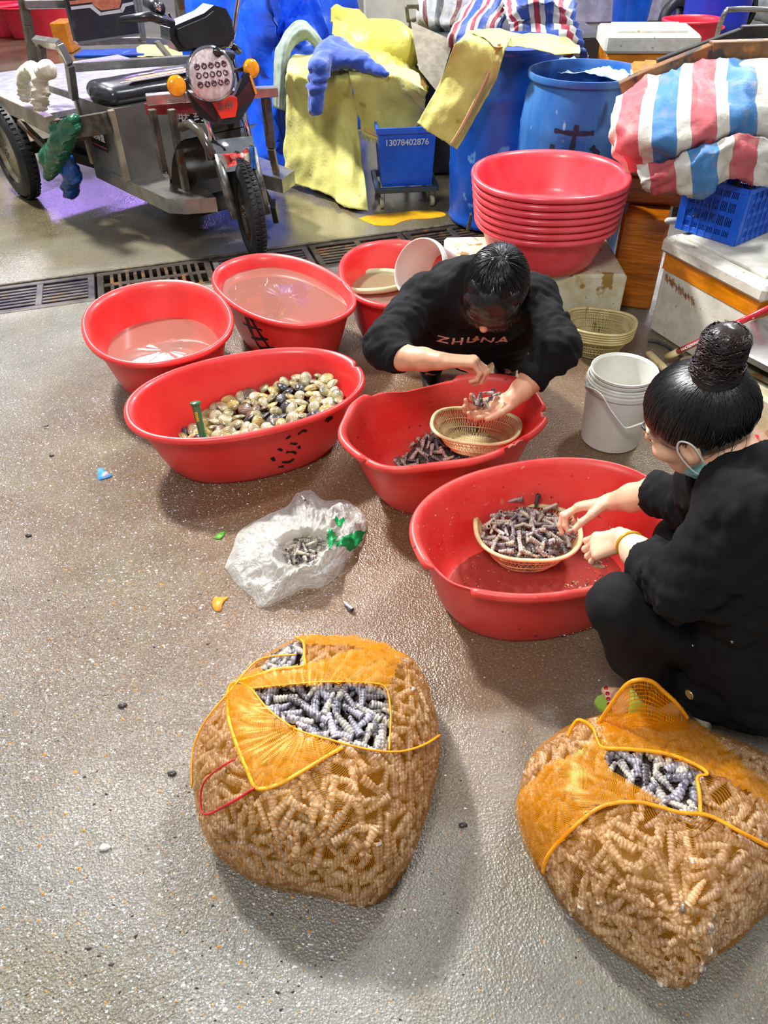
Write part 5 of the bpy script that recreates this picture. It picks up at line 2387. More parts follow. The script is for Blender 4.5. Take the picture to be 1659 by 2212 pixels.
for i in range(150):
    f = i / 149
    P0 = spline([Z(784, 286, .385), Z(824, 301, .365), Z(880, 289, .385), Z(918, 262, .44)], 12)
    p = P0[min(len(P0) - 1, int(f * (len(P0) - 1)))] + Vector((rr.uniform(-.004, .004), -.012, 0))
    q = p + Vector((rr.uniform(-.012, .012), rr.uniform(-.008, .004), -rr.uniform(.02, .045)))
    g.tube([p, (p + q) / 2 + Vector((rr.uniform(-.004, .004), 0, 0)), q], [.0016, .0014, .0006], 3)
o = g.obj('frayed_fringe', MYG, t, True)
o['kind'] = 'stuff'
# the cart under it
t = thing('cart', 'dark wooden cart hidden under the yellow-green cloth', 'cart', (-.2, 4.95, 0))
g = G()
g.prism([(q.x, q.y) for q in (Z(672, 398, 0), Z(752, 452, 0), Z(792, 436, 0), Z(712, 378, 0))], .012, .05)
g.obj('lower_deck', M('stained_board', '4a3428', '2c2018', ns=12, rough=.45, bump=.3), t)
g = G()
g.prism([(q.x, q.y) for q in (Z(650, 145, .62), Z(750, 155, .62), Z(890, 172, .62), Z(880, 150, .62), Z(665, 125, .62))], .58, .61)
g.obj('table_top', MATS['stained_board'], t)
for (x, y) in ((650, 150), (745, 165), (895, 185), (700, 130)):
    p = at(x, y - 14, .58)
    if x > 800:
        p = p + Vector((-.04, .1, 0))
    g = G()
    g.bar((p.x, p.y + .04, .002), (p.x, p.y + .04, .58), .035, .035)
    g.obj('leg', MATS['stained_board'], t)

# cloth over the drum
t = thing('cover_cloth', 'yellow-green woven cloth with a pink edge draped over the left blue drum', 'cloth', (.62, 4.3, .9))
sheet('hanging_panel', [[Z(1010, 70, .975), Z(1045, 68, .975), Z(1085, 72, .975), Z(1110, 76, .975)],
                        [Z(985, 95, .962), Z(1020, 88, .965), Z(1065, 92, .965), Z(1092, 104, .962)],
                        [aty(955, 165, 4.16), aty(995, 165, 4.10), aty(1040, 168, 4.08), aty(1072, 172, 4.10)],
                        [aty(925, 225, 4.16), aty(960, 230, 4.10), aty(1000, 240, 4.07), aty(1035, 240, 4.10)],
                        [aty(899, 264, 4.18), aty(925, 284, 4.12), aty(955, 302, 4.10), aty(988, 322, 4.10)]],
      MYG, t, 9, 10, amp=.014, fr=9, th=.002, ridge=.006, rfr=5, rdir=(1, 0), seed=8, jag=.2)
sheet('top_panel', [[Z(1010, 68, .985), Z(1080, 66, .985), Z(1160, 74, .97), Z(1215, 84, .955), Z(1252, 98, .95)],
                    [Z(1040, 80, .975), Z(1100, 82, .975), Z(1160, 92, .965), Z(1210, 102, .95), Z(1254, 110, .945)],
                    [Z(1070, 100, .965), Z(1110, 100, .962), Z(1165, 112, .955), Z(1210, 116, .945), Z(1250, 118, .94)]],
      MYG, t, 8, 7, amp=.016, fr=10, th=.002, seed=9)
g = G()
P = spline([Z(1078, 96, .968), aty(1062, 140, 4.075), aty(1035, 200, 4.055), aty(1000, 270, 4.05), aty(975, 312, 4.07)], 8)
g.tube([p + Vector((0, -.012, .004)) for p in P], .009, 5, flat=.25, upv=(0, 1, 0))
o = g.obj('pink_stripe', MYG_E, t, True)
o['label'] = 'faded pink stripe woven along the edge'

# bright yellow sheet
o = sheet('plastic_sheet', [[aty(714, 18, 5.8), aty(750, 20, 5.8), aty(790, 38, 5.7), aty(835, 62, 5.6), aty(878, 100, 5.5), aty(918, 175, 5.4)],
                            [aty(716, 45, 5.4), aty(750, 55, 5.4), aty(790, 75, 5.35), aty(835, 98, 5.3), aty(875, 135, 5.2), aty(926, 190, 5.2)],
                            [aty(722, 80, 5.15), aty(755, 105, 5.1), aty(795, 128, 5.05), aty(835, 145, 5.0), aty(880, 172, 4.95), aty(922, 205, 4.95)],
                            [aty(735, 108, 5.12), aty(765, 125, 5.05), aty(805, 146, 4.95), aty(848, 162, 4.9), aty(890, 188, 4.85), aty(918, 212, 4.85)]],
          MYEL, None, 8, 8, amp=.05, fr=6, th=.003, ridge=.012, rfr=6, rdir=(.7, .7), seed=11)
base(o)
tag(o, 'bright yellow plastic sheet heaped at the back of the cart', 'plastic sheet')
# load under the yellow sheet
g = G()
V, F = sdf_mesh(lambda P: ell(P, (.03, 5.40, .72), (.27, .22, .17)) + folds(P, 3, 2, .01), (-.4, 5.0, .5), (.5, 5.8, 1.05), .02)
tag(base(mkn('wrapped_load', V, F, MYEL)), 'load wrapped in the bright yellow sheet', 'load')

# blue garment
A = [aty(705, 112, 4.98), aty(745, 118, 4.95), aty(790, 140, 4.85), aty(822, 155, 4.78)]
B = [aty(690, 150, 4.72), aty(684, 190, 4.70), aty(681, 235, 4.68)]


def f(P):
    d = ell(P, A[0].lerp(A[2], .45), (.155, .12, .042), Matrix.Rotation(-.25, 3, 'Z'))
    d = smin(d, ell(P, A[0].lerp(A[1], .4) + Vector((0, .03, .02)), (.08, .09, .05)), .04)
    d = smin(d, cone(P, A[2], A[3] + Vector((.03, -.01, -.01)), .035, .012), .04)
    d = smin(d, cone(P, A[0] + Vector((0, -.08, 0)), B[0], .055, .05), .05)
    d = smin(d, cone(P, B[0], B[1], .048, .043), .03)
    d = smin(d, cone(P, B[1], B[2], .043, .040), .03)
    return d + folds(P, 5, 4.5, .013)


V, F = sdf_mesh(f, (-.55, 4.5, .25), (.2, 5.15, 1.0), .012)
o = mkn('garment', V, F, MBLC)
base(o)
tag(o, 'crumpled blue garment lying on the cart cloth with one sleeve hanging down', 'garment')
# towel over the cart rail
o = sheet('towel', [[aty(590, 232, 5.25), aty(604, 236, 5.23), aty(618, 240, 5.25)], [aty(590, 160, 5.3), aty(606, 165, 5.27), aty(622, 170, 5.3)], [aty(597, 105, 5.35), aty(614, 112, 5.31), aty(628, 118, 5.35)],
                    [aty(626, 58, 5.42), aty(636, 75, 5.37), aty(644, 93, 5.4)], [aty(662, 46, 5.44), aty(664, 66, 5.38), aty(664, 88, 5.42)], [aty(704, 104, 5.38), aty(694, 106, 5.35), aty(684, 106, 5.38)]],
          MTOW, None, 8, 7, amp=.012, fr=14, th=.006, ridge=.008, rfr=4, rdir=(1, 0), seed=4)
base(o)
tag(o, 'grey-green towel hanging in an arch beside the blue tarpaulin', 'towel')

# blue tarpaulin over a stall at the back
cols = [(392, 60, 6.7), (450, 200, 6.5), (520, 300, 6.15), (572, 345, 5.75), (618, 378, 5.38), (650, 358, 5.75), (715, 325, 6.15), (790, 295, 6.6)]
rows = []
for z, back, wv in ((.006, 0, 0), (.35, .03, .02), (.75, .05, -.03), (1.15, .10, .03), (1.45, .2, 0), (1.55, .7, 0)):
    row = []
    for i, (x, y, Y) in enumerate(cols):
        p = aty(x, y, Y)
        row.append(Vector((p.x + wv * (1 if i % 2 else -1), Y + back, z)))
    rows.append(row)
o = sheet('tarpaulin', rows[::-1], MTARP, None, 8, 8, amp=.09, fr=2.6, th=.004, ridge=.045, rfr=9, rdir=(1, .15), seed=6)
base(o)
tag(o, 'bright blue tarpaulin hanging over a stall behind the tricycle', 'tarpaulin')
o = sheet('tarpaulin', [[aty(600, 40, 5.95), aty(640, 10, 5.9), aty(680, -20, 5.9)], [aty(590, 85, 5.7), aty(650, 60, 5.62), aty(705, 50, 5.6)], [aty(598, 125, 5.5), aty(650, 108, 5.45), aty(712, 92, 5.45)], [aty(605, 200, 5.42), aty(650, 190, 5.4), aty(700, 180, 5.4)]],
          MTARP, None, 8, 8, amp=.05, fr=5, th=.004, ridge=.02, rfr=5, rdir=(.7, .7), seed=7)
base(o)
tag(o, 'bunched blue tarpaulin fold behind the towel', 'tarpaulin')

# blue bin on a wheeled frame
t = thing('trolley_bin', 'blue box bin with white painted digits on a wheeled steel frame', 'bin', (.17, 4.85, 0))
r5 = Matrix.Rotation(math.radians(4), 3, 'Z')
g = G()
n = 1
top, bot, z0, z1 = .172, .150, .125, .455
cx, cy = .172, 4.86
vs = []
for z, s_ in ((z0, bot), (z1 - .03, top - .004), (z1 - .03, top + .008), (z1, top + .008), (z1, top - .006), (z0 + .02, bot - .008)):
    for sx, sy in ((-1, -1), (1, -1), (1, 1), (-1, 1)):
        vs.append(Vector((cx, cy, z)) + r5 @ Vector((sx * s_, sy * s_ * 1.05, 0)))
fs = [(3, 2, 1, 0)] + [(i * 4 + k, i * 4 + (k + 1) % 4, (i + 1) * 4 + (k + 1) % 4, (i + 1) * 4 + k) for i in range(5) for k in range(4)] + [(20, 21, 22, 23)]
g.add(vs, fs)
g.obj('bin_body', MBLUE3, t)
g = G()
for a, b in (((-1, -1), (1, -1)), ((1, -1), (1, 1)), ((1, 1), (-1, 1)), ((-1, 1), (-1, -1))):
    pa = Vector((cx, cy, .112)) + r5 @ Vector((a[0] * .18, a[1] * .185, 0))
    pb = Vector((cx, cy, .112)) + r5 @ Vector((b[0] * .18, b[1] * .185, 0))
    g.bar(pa, pb, .028, .028)
g.obj('frame', M('blue_steel', '2c4a60', '4a4a44', ns=14, rough=.4, metal=.3, bump=.3), t)
for sx, sy in ((-1, -1), (1, -1), (-1, 1), (1, 1)):
    q = Vector((cx, cy, 0)) + r5 @ Vector((sx * .155, sy * .16, 0))
    g = G()
    g.lathe([(.004, -.012), (.026, -.012), (.031, -.008), (.031, .008), (.026, .012), (.004, .012)], q + Vector((0, 0, .033)), (1, .25, 0), 20)
    w = g.obj('caster_wheel', M('cream_rubber', 'c8c4ac', '9a947c', ns=20, rough=.5), t, True)
    g = G()
    g.box(q + Vector((-.018, .005, .062)), (.004, .03, .07), None, .001)
    g.box(q + Vector((.018, .005, .062)), (.004, .03, .07), None, .001)
    g.box(q + Vector((0, .005, .097)), (.042, .04, .006), None, .001)
    g.obj('caster_fork', MDSTEEL, t)
text_mesh('painted_digits', '13078402876', .047, M('white_stencil', 'b8c8d8', rough=.6), t, Vector((cx + .01, cy - .1815, .375)), r5 @ Vector((1, 0, 0)), (0, -.06, 1), bold=.001)

# grey board and rusty handle, bundles behind the drums
g = G()
P = [aty(888, 52, 5.35), aty(978, 92, 5.25), aty(945, 200, 4.95), aty(905, 150, 5.05)]
g.add(P + [p + Vector((0, .02, .01)) for p in P], [(0, 1, 2, 3)[::-1], (4, 5, 6, 7), (0, 1, 5, 4), (1, 2, 6, 5), (2, 3, 7, 6), (3, 0, 4, 7)])
tag(base(g.obj('board', M('grey_board', '8c8474', '776f60', ns=20, rough=.7, bump=.3))), 'grey-brown board leaning between the yellow sheet and the cloth-covered drum', 'board')
g = G()
for a, b in (((878, 14), (905, 14)), ((905, 14), (902, 40)), ((878, 14), (882, 48)), ((882, 48), (902, 40)), ((888, 46), (880, 90))):
    g.bar(aty(*a, 5.6), aty(*b, 5.6), .022, .022)
tag(base(g.obj('tool_handle', MDSTEEL)), 'rusty D-shaped handle standing by the pillar', 'tool handle')


def stripes(name, seq, period, rough=.6, bump=.5):
    m = bpy.data.materials.new(name)
    m.use_nodes = True
    nt = m.node_tree
    N, L = nt.nodes, nt.links
    b = N['Principled BSDF']
    tc = N.new('ShaderNodeTexCoord')
    sx = N.new('ShaderNodeSeparateXYZ')
    L.new(tc.outputs['UV'], sx.inputs[0])
    ma = N.new('ShaderNodeMath')
    ma.operation = 'MULTIPLY'
    ma.inputs[1].default_value = period
    L.new(sx.outputs[0], ma.inputs[0])
    fr = N.new('ShaderNodeMath')
    fr.operation = 'FRACT'
    L.new(ma.outputs[0], fr.inputs[0])
    rp = N.new('ShaderNodeValToRGB')
    rp.color_ramp.interpolation = 'CONSTANT'
    e = rp.color_ramp.elements
    e[0].position, e[0].color = 0, srgb(seq[0][1])
    e[1].position, e[1].color = seq[1][0], srgb(seq[1][1])
    for p, c in seq[2:]:
        x = e.new(p)
        x.color = srgb(c)
    L.new(fr.outputs[0], rp.inputs[0])
    nz = N.new('ShaderNodeTexNoise')
    nz.inputs['Scale'].default_value = 18
    nz.inputs['Detail'].default_value = 6
    L.new(tc.outputs['Object'], nz.inputs['Vector'])
    mr = N.new('ShaderNodeMapRange')
    mr.inputs['From Min'].default_value = .52
    mr.inputs['From Max'].default_value = .75
    mr.inputs['To Max'].default_value = .6
    L.new(nz.outputs['Fac'], mr.inputs['Value'])
    mx = N.new('ShaderNodeMix')
    mx.data_type = 'RGBA'
    L.new(mr.outputs[0], mx.inputs['Factor'])
    L.new(rp.outputs[0], mx.inputs['A'])
    mx.inputs['B'].default_value = srgb('9a8c78')
    L.new(mx.outputs['Result'], b.inputs['Base Color'])
    b.inputs['Roughness'].default_value = rough
    n2 = N.new('ShaderNodeTexNoise')
    n2.inputs['Scale'].default_value = 60
    L.new(tc.outputs['Object'], n2.inputs['Vector'])
    bp = N.new('ShaderNodeBump')
    bp.inputs['Strength'].default_value = bump
    bp.inputs['Distance'].default_value = .004
    L.new(n2.outputs['Fac'], bp.inputs['Height'])
    L.new(bp.outputs['Normal'], b.inputs['Normal'])
    return m


MSTR = stripes('striped_weave', [(0, 'c8c6bc'), (.17, 'b8555c'), (.50, 'c8c6bc'), (.68, '3c78b0')], 1.9)
MSTR2 = stripes('striped_weave_fine', [(0, 'c4c4c0'), (.2, '9a2c44'), (.42, 'c4c4c0'), (.62, '24489a')], 3.0)
MSTR3 = stripes('grey_striped_weave', [(0, 'a8aaac'), (.35, '5a2a34'), (.5, '8c9094'), (.8, '40444c')], 2.0)

# striped cover over the goods on the right
t = thing('striped_cover', 'red, white and blue striped woven cover bulging over the crate and boxes', 'cloth', (1.35, 3.1, .65))
sheet('main_cloth', [[aty(1345, 205, 3.55), aty(1400, 175, 3.6), aty(1470, 150, 3.6), aty(1540, 140, 3.6), aty(1610, 132, 3.6), aty(1700, 128, 3.6)],
                     [aty(1335, 215, 3.30), aty(1395, 180, 3.30), aty(1460, 152, 3.30), aty(1530, 142, 3.30), aty(1600, 136, 3.30), aty(1700, 132, 3.30)],
                     [aty(1322, 255, 3.16), aty(1378, 245, 3.06), aty(1450, 232, 3.02), aty(1530, 225, 3.00), aty(1600, 215, 3.00), aty(1700, 210, 3.05)],
                     [aty(1318, 300, 3.14), aty(1375, 305, 2.98), aty(1450, 300, 2.92), aty(1530, 292, 2.92), aty(1600, 285, 2.94), aty(1700, 280, 2.98)],
                     [aty(1325, 335, 3.16), aty(1380, 345, 3.02), aty(1448, 338, 2.98), aty(1515, 325, 2.97), aty(1590, 320, 3.0), aty(1700, 315, 3.02)],
                     [aty(1350, 372, 3.14), aty(1395, 372, 3.08), aty(1450, 365, 3.04), aty(1520, 350, 3.02), aty(1590, 345, 3.05), aty(1700, 340, 3.08)]],
      MSTR, t, 9, 9, amp=.025, fr=9, th=.004, ridge=.008, rfr=5, rdir=(1, .5), seed=13, uvs=(1.22, 1))
sheet('folded_hem', [[aty(1375, 358, 3.02), aty(1440, 350, 2.97), aty(1500, 325, 2.92), aty(1575, 292, 2.90), aty(1640, 300, 2.93), aty(1700, 310, 2.95)],
                     [aty(1382, 388, 2.97), aty(1440, 375, 2.90), aty(1505, 350, 2.86), aty(1582, 318, 2.84), aty(1640, 340, 2.88), aty(1700, 350, 2.92)],
                     [aty(1388, 402, 2.98), aty(1440, 408, 2.92), aty(1510, 415, 2.87), aty(1570, 370, 2.86), aty(1630, 392, 2.88), aty(1700, 400, 2.92)],
                     [aty(1392, 398, 3.02), aty(1445, 412, 2.97), aty(1508, 426, 2.92), aty(1575, 385, 2.94), aty(1632, 402, 2.94), aty(1700, 410, 2.98)]],
      MSTR, t, 9, 8, amp=.022, fr=13, th=.004, ridge=.010, rfr=5, rdir=(1, .6), seed=15, uvs=(1.0, 1))
# load filling it
g = G()
V, F = sdf_mesh(lambda P: smin(ell(P, (1.36, 3.32, .82), (.24, .20, .17)), ell(P, (1.66, 3.28, .84), (.25, .22, .18)), .1) + folds(P, 3, 2, .01), (1.0, 2.95, .6), (2.0, 3.6, 1.1), .025)
o = mkn('covered_load', V, F, MSTR3)
base(o)
tag(o, 'load bulging under the striped cover', 'load')

# rusty frame bars over it
t = thing('steel_frame', 'rusty brown angle-steel frame lying on the striped cover', 'frame', (1.45, 3.3, 1.0))
MRUST = M('rusty_steel', '6a4a30', '8a6238', ns=11, rough=.55, metal=.2, bump=.4, spots=[('3a3834', 8, .55), ('b07038', 14, .64)])
g = G()
g.bar(aty(1340, 192, 3.42), aty(1412, 158, 3.40), .05, .052)
g.bar(aty(1408, 163, 3.40), aty(1536, 112, 3.38), .05, .060)
g.obj('side_bar', MRUST, t)
g = G()
g.bar(aty(1532, 110, 3.38), aty(1720, 104, 3.38), .05, .066)
g.obj('front_bar', MRUST, t)
g = G()
g.bar(aty(1420, 140, 3.5), aty(1600, 74, 3.5), .03, .045)
g.bar(aty(1598, 74, 3.5), aty(1720, 70, 3.5), .03, .060)
g.obj('rear_bar', M('dark_greasy_steel', '3c3a34', '242420', ns=12, rough=.5, metal=.3, bump=.3), t)

# bundles of striped sacks behind the drums
def bundle(label, rows, mat, seed, amp=.05, ridge=.03, rfr=6, rdir=(1, 0)):
    o = sheet('striped_sack', rows, mat, None, 8, 8, amp=amp, fr=5, th=.006, ridge=ridge, rfr=rfr, rdir=rdir, seed=seed)
    base(o)
    return tag(o, label, 'sack')


bundle('grey and dark striped sack bundle beside the rusty handle', [[aty(900, -10, 5.9), aty(950, -30, 5.9), aty(1020, -30, 5.9)], [aty(904, 10, 5.7), aty(960, 5, 5.6), aty(1030, 0, 5.6)],
       [aty(908, 35, 5.6), aty(950, 45, 5.5), aty(1010, 40, 5.5)], [aty(925, 60, 5.6), aty(960, 68, 5.5), aty(1000, 70, 5.5)], [aty(930, 90, 5.7), aty(965, 95, 5.6), aty(1000, 100, 5.6)]], MSTR3, 21)
bundle('striped sack with folds fanning upward, behind the cloth-covered drum', [[aty(1030, -30, 5.6), aty(1080, -40, 5.6), aty(1130, -30, 5.6)], [aty(1005, 15, 5.4), aty(1060, 10, 5.35), aty(1110, 15, 5.4)],
       [aty(975, 60, 5.2), aty(1030, 50, 5.15), aty(1085, 55, 5.2)], [aty(965, 85, 5.2), aty(1025, 90, 5.1), aty(1090, 95, 5.2)], [aty(970, 120, 5.3), aty(1025, 120, 5.2), aty(1085, 130, 5.3)]], MSTR2, 23, amp=.03, ridge=.02, rfr=5)
bundle('rolled striped sack with a dark hollow, above the open drum', [[aty(1085, -20, 5.5), aty(1140, -35, 5.5), aty(1200, -30, 5.5), aty(1240, 0, 5.5)], [aty(1095, 30, 5.2), aty(1140, 5, 5.1), aty(1200, 0, 5.1), aty(1248, 30, 5.2)],
       [aty(1100, 60, 5.1), aty(1145, 40, 5.15), aty(1195, 40, 5.1), aty(1258, 70, 5.1)], [aty(1105, 80, 5.1), aty(1150, 85, 5.05), aty(1205, 85, 5.0), aty(1265, 105, 5.05)], [aty(1110, 110, 5.2), aty(1160, 115, 5.15), aty(1210, 120, 5.1), aty(1272, 125, 5.1)]],
       MSTR2, 25, amp=.05, ridge=.03, rfr=7, rdir=(.3, 1))
# table carrying those bundles and the board
g = G()
g.box((.85, 5.55, .40), (1.1, .5, .80), None, .02)
tag(base(g.obj('stall_counter', M('dark_counter', '2c2c30', '1c1c20', ns=10, rough=.5))), 'dark counter standing behind the two blue drums', 'counter')
# orange box with a white lid behind the drum
foam_box('foam_box', 'lower box hidden behind the open blue drum', (1.28, 4.75), (1, -.12), (.12, 1), .52, .40, 0, .42, mat=MFOAM, seed=10)
foam_box('foam_box', 'bright orange taped box with a thick white lid above the open blue drum', (1.30, 4.78), (1, -.12), (.12, 1), .46, .36, .425, .36, lid=.09, mat=MTAPE, lidmat=MFOAM, over=.025, seed=11)

# scale on a foam box, squeegee, rubber strip
t = thing('platform_scale', 'stainless steel platform scale beside the woman\'s hair bun', 'scale', (1.45, 2.4, .24))
c1, c2, c3 = at(1535, 724, .33), at(1690, 803, .33), at(1650, 672, .33)
d1 = (c2 - c1).normalized()
d2 = Vector((-d1.y, d1.x, 0))
rot = Matrix((d1, d2, Vector((0, 0, 1)))).transposed()
cc = c1 + d1 * .21 + d2 * .26
g = G()
g.box((cc.x, cc.y, .315), (.42, .52, .03), rot, .006)
g.obj('platform', MSTEEL, t)
g = G()
g.box((cc.x, cc.y, .285), (.30, .40, .03), rot, .004)
g.box((cc.x, cc.y, .262), (.38, .48, .018), rot, .004)
g.obj('scale_base', MDSTEEL, t)
for a, b in ((-1, -1), (1, -1), (1, 1), (-1, 1)):
    q = cc + d1 * a * .15 + d2 * b * .2
    g = G()
    g.lathe([(.001, 0), (.022, 0), (.022, .012), (.012, .016), (.001, .016)], (q.x, q.y, .2385), n=16)
    g.obj('rubber_foot', MRUB, t, True)
k0 = cc - d1 * .24 - d2 * .29
foam_box('foam_box', 'yellowed foam box under the stainless scale, at the right edge', k0, d1, d2, .5, .6, 0, .235, mat=MFOAM2, seed=12)
t = thing('squeegee', 'red-handled squeegee leaning on the foam boxes behind the white bucket', 'squeegee', at(1430, 790, 0))
p0, p1 = at(1447, 768, .05), at(1720, 638, .46)
dd = (p1 - p0).normalized()
g = G()
g.tube([p0 + dd * .04, p1], .0125, 12)
hd = g.obj('handle', M('red_enamel', 'b01c2c', 'c82838', ns=8, rough=.25, coat=.5, spots=[('5a1420', 9, .66)]), t, True)
g = G()
g.tube([p0 - dd * .02, p0 + dd * .045], .0145, 12)
g.obj('socket', MBSK, t, True)
g = G()
a_, b_ = at(1400, 762, .03), at(1452, 812, .022)
g.bar(a_, b_, .03, .02, ch=.004)
g.obj('blade', MBSK, t, True)
for f_ in (.22, .52):
    q = p0.lerp(p1, f_)
    v = (CPOS - q)
    v = (v - dd * v.dot(dd)).normalized()
    up_ = dd.cross(v) * -1
    if up_.z < 0:
        up_ = -up_
    text_mesh('printed_word', 'HAOSENWEITE', .016, M('white_print', 'e0d8d8', rough=.5), t, q + v * .0130, -dd if (-dd).cross(up_).dot(v) > 0 else dd, up_, bold=.0004)
g = G()
g.tube(spline([at(1400, 735, .012), at(1430, 742, .012), at(1468, 765, .012), at(1498, 790, .012)], 6), .012, 8, flat=.6)
tag(base(g.obj('rubber_hose', M('grey_rubber', '55585a', '3c4042', ns=30, rough=.5))), 'grey rubber strip on the floor in front of the big foam box', 'hose')
g = G()
g.lathe([(.001, 0), (.03, 0), (.05, .012), (.045, .03), (.001, .034)], at(1495, 790, 0), n=18, sx=1.2, sy=.7)
tag(base(g.obj('plastic_piece', MBSK, None, True)), 'cream plastic piece lying by the woman\'s hair', 'plastic piece')
g = G()
g.lathe([(.001, 0), (.03, 0), (.036, .01), (.03, .02), (.001, .022)], at(1452, 482, .42), n=18, sx=1.0, sy=.5)
g.v = [(x, y, z) for x, y, z in g.v]
tag(base(g.obj('white_dish', MWHT, None, True)), 'small white dish lying on the corner of the foam box lid, left of the crate', 'dish')
c = at(1675, 925, .18)
g = G()
g.lathe([(.001, 0), (.055, 0), (.075, .09), (.08, .095), (.08, .10), (.072, .10), (.052, .006), (.001, .006)], (c.x, c.y, .001), n=28)
tag(base(g.obj('red_pot', MRED3, None, True)), 'red plastic pot showing at the right edge behind the woman', 'pot')
# ================================================================== CARGO TRICYCLE
TA_ = math.radians(-50)
TFw = Vector((math.cos(TA_), math.sin(TA_), 0))
TLt = Vector((-TFw.y, TFw.x, 0))
TO = Vector((-.63, 4.03, 0))
UP = Vector((0, 0, 1))


def TT(x, y, z):
    return TO + TFw * x + TLt * y + UP * z


def tp(px, py, x=None, y=None, z=None):
    """point on the tricycle: where the sight line meets the plane x=, y= or z= of its own frame"""
    if z is not None:
        return at(px, py, z)
    d = ray(px, py)
    n = TFw if x is not None else TLt
    v = x if x is not None else y
    t_ = (v - (CPOS - TO).dot(n)) / d.dot(n)
    return CPOS + d * t_


def TR(steer=0):
    f_ = Matrix.Rotation(steer, 3, 'Z') @ TFw
    l_ = Vector((-f_.y, f_.x, 0))
    return f_, l_


TK = thing('cargo_tricycle', 'stainless and black electric cargo tricycle with round headlight, parked behind the drain', 'tricycle', TT(-.9, 0, 0))
SF, SL = TR(math.radians(-20))


def wheel(name, c, fwd, lat, r, w, hubmat, rimr, nt=26, hubdepth=.02):
    """tyre with tread blocks, rim and hub; returns the tyre"""
    g = G()
    prof = []
    for i in range(13):
        a = math.radians(-120 + 240 * i / 12)
        prof.append((r - w * .55 + w * .55 * math.cos(a), w * .5 * math.sin(a)))
    prof = [(rimr, -w * .36)] + prof + [(rimr, w * .36)]
    g.lathe(prof, c, lat, 44, ref=UP)
    for k in range(nt * 2):
        a = PI * k / nt
        d = fwd * math.cos(a) + UP * math.sin(a)
        tdir = fwd * -math.sin(a) + UP * math.cos(a)
        for s_ in (-1, 1):
            q = c + d * (r + .001) + lat * (s_ * w * .19) + tdir * (.004 * s_)
            g.bar(q - lat * w * .13, q + lat * w * .13, r * 3.14 / nt * .6, .006, up=d, ch=.001)
    ty = g.obj(name, MRUB, TK, True)
    autosmooth(ty, 30)
    g = G()
    g.lathe([(rimr * .98, -w * .30), (rimr * 1.03, -w * .36), (rimr * 1.03, -w * .30), (rimr * .9, -w * .2), (rimr * .9, w * .2), (rimr * 1.03, w * .30), (rimr * 1.03, w * .36), (rimr * .98, w * .30)], c, lat, 40, ref=UP)
    g.lathe([(.001, -w * .34), (.035, -w * .34), (.04, -w * .2), (rimr * .92, -w * .12), (rimr * .92, w * .12), (.04, w * .2), (.035, w * .34), (.001, w * .34)], c, lat, 32, ref=UP)
    g.obj('wheel_rim', hubmat, ty, True)
    g = G()
    for k in range(6):
        a = PI * k / 3
        d = fwd * math.cos(a) + UP * math.sin(a)
        for s_ in (-1, 1):
            g.lathe([(.001, 0), (.008, 0), (.008, .008), (.001, .009)], c + d * .024 + lat * (s_ * w * .34), lat * s_, 6)
    o = g.obj('wheel_nut', MDSTEEL, ty)
    o['kind'] = 'stuff'
    return ty


MRIM = M('cream_rusty_rim', 'b0a890', '7a5a38', ns=8, rough=.5, metal=.3, bump=.3, lo=.5, hi=.7)
fwc = TT(-.01, -.045, .235)
wheel('front_tyre', fwc, SF, SL, .235, .085, MDSTEEL, .15)
wheel('rear_tyre', TT(-1.85, -.60, .275), TFw, TLt, .275, .115, MRIM, .18)
wheel('rear_tyre', TT(-1.85, .50, .275), TFw, TLt, .275, .115, MRIM, .18)
g = G()
g.tube([TT(-1.85, -.55, .275), TT(-1.85, .45, .275)], .035, 10)
g.obj('rear_axle', MDSTEEL, TK, True)

# fork
ftL, ftR = TT(-.27, -.115, .90), TT(-.27, .115, .90)
fbL, fbR = fwc + SL * -.085, fwc + SL * .085
for nm, a, b in (('fork_leg', ftL, fbL), ('fork_leg', ftR, fbR)):
    g = G()
    m_ = a.lerp(b, .62)
    g.tube([a, m_], .0165, 12)
    o = g.obj(nm, MCHR, TK, True)
    g = G()
    g.tube([m_.lerp(a, .04), b + (b - a).normalized() * .03], [.026, .024], 12)
    g.lathe([(.001, 0), (.02, 0), (.02, .02), (.001, .02)], b, SL * (1 if b == fbR else -1), 12)
    g.obj('lower_leg', M('scuffed_alloy', '9a9a98', '5c5a56', ns=14, rough=.4, metal=.7, bump=.3), o, True)
# chrome yoke plate over the wheel
g = G()
q = ftL.lerp(fbL, .60).lerp(ftR.lerp(fbR, .60), .5)
fd = (fbL - ftL).normalized()
fn = fd.cross(SL).normalized()
if fn.dot(SF) < 0:
    fn = -fn
vs = []
for j in range(7):
    u = j / 6
    for i in range(9):
        s_ = (i / 8 - .5) * 2
        vs.append(q + SL * (s_ * (.105 - .02 * u)) + fd * (-.06 + .15 * u) + fn * (.065 - .03 * s_ * s_ + .012 * math.sin(u * 5)))
fs = [(j * 9 + i, j * 9 + i + 1, (j + 1) * 9 + i + 1, (j + 1) * 9 + i) for j in range(6) for i in range(8)]
n0 = len(vs)
g.add(vs + [v - fn * .006 for v in vs], fs + [tuple(n0 + k for k in f_[::-1]) for f_ in fs])
o = g.obj('chrome_fork_cover', MCHR, TK, True)
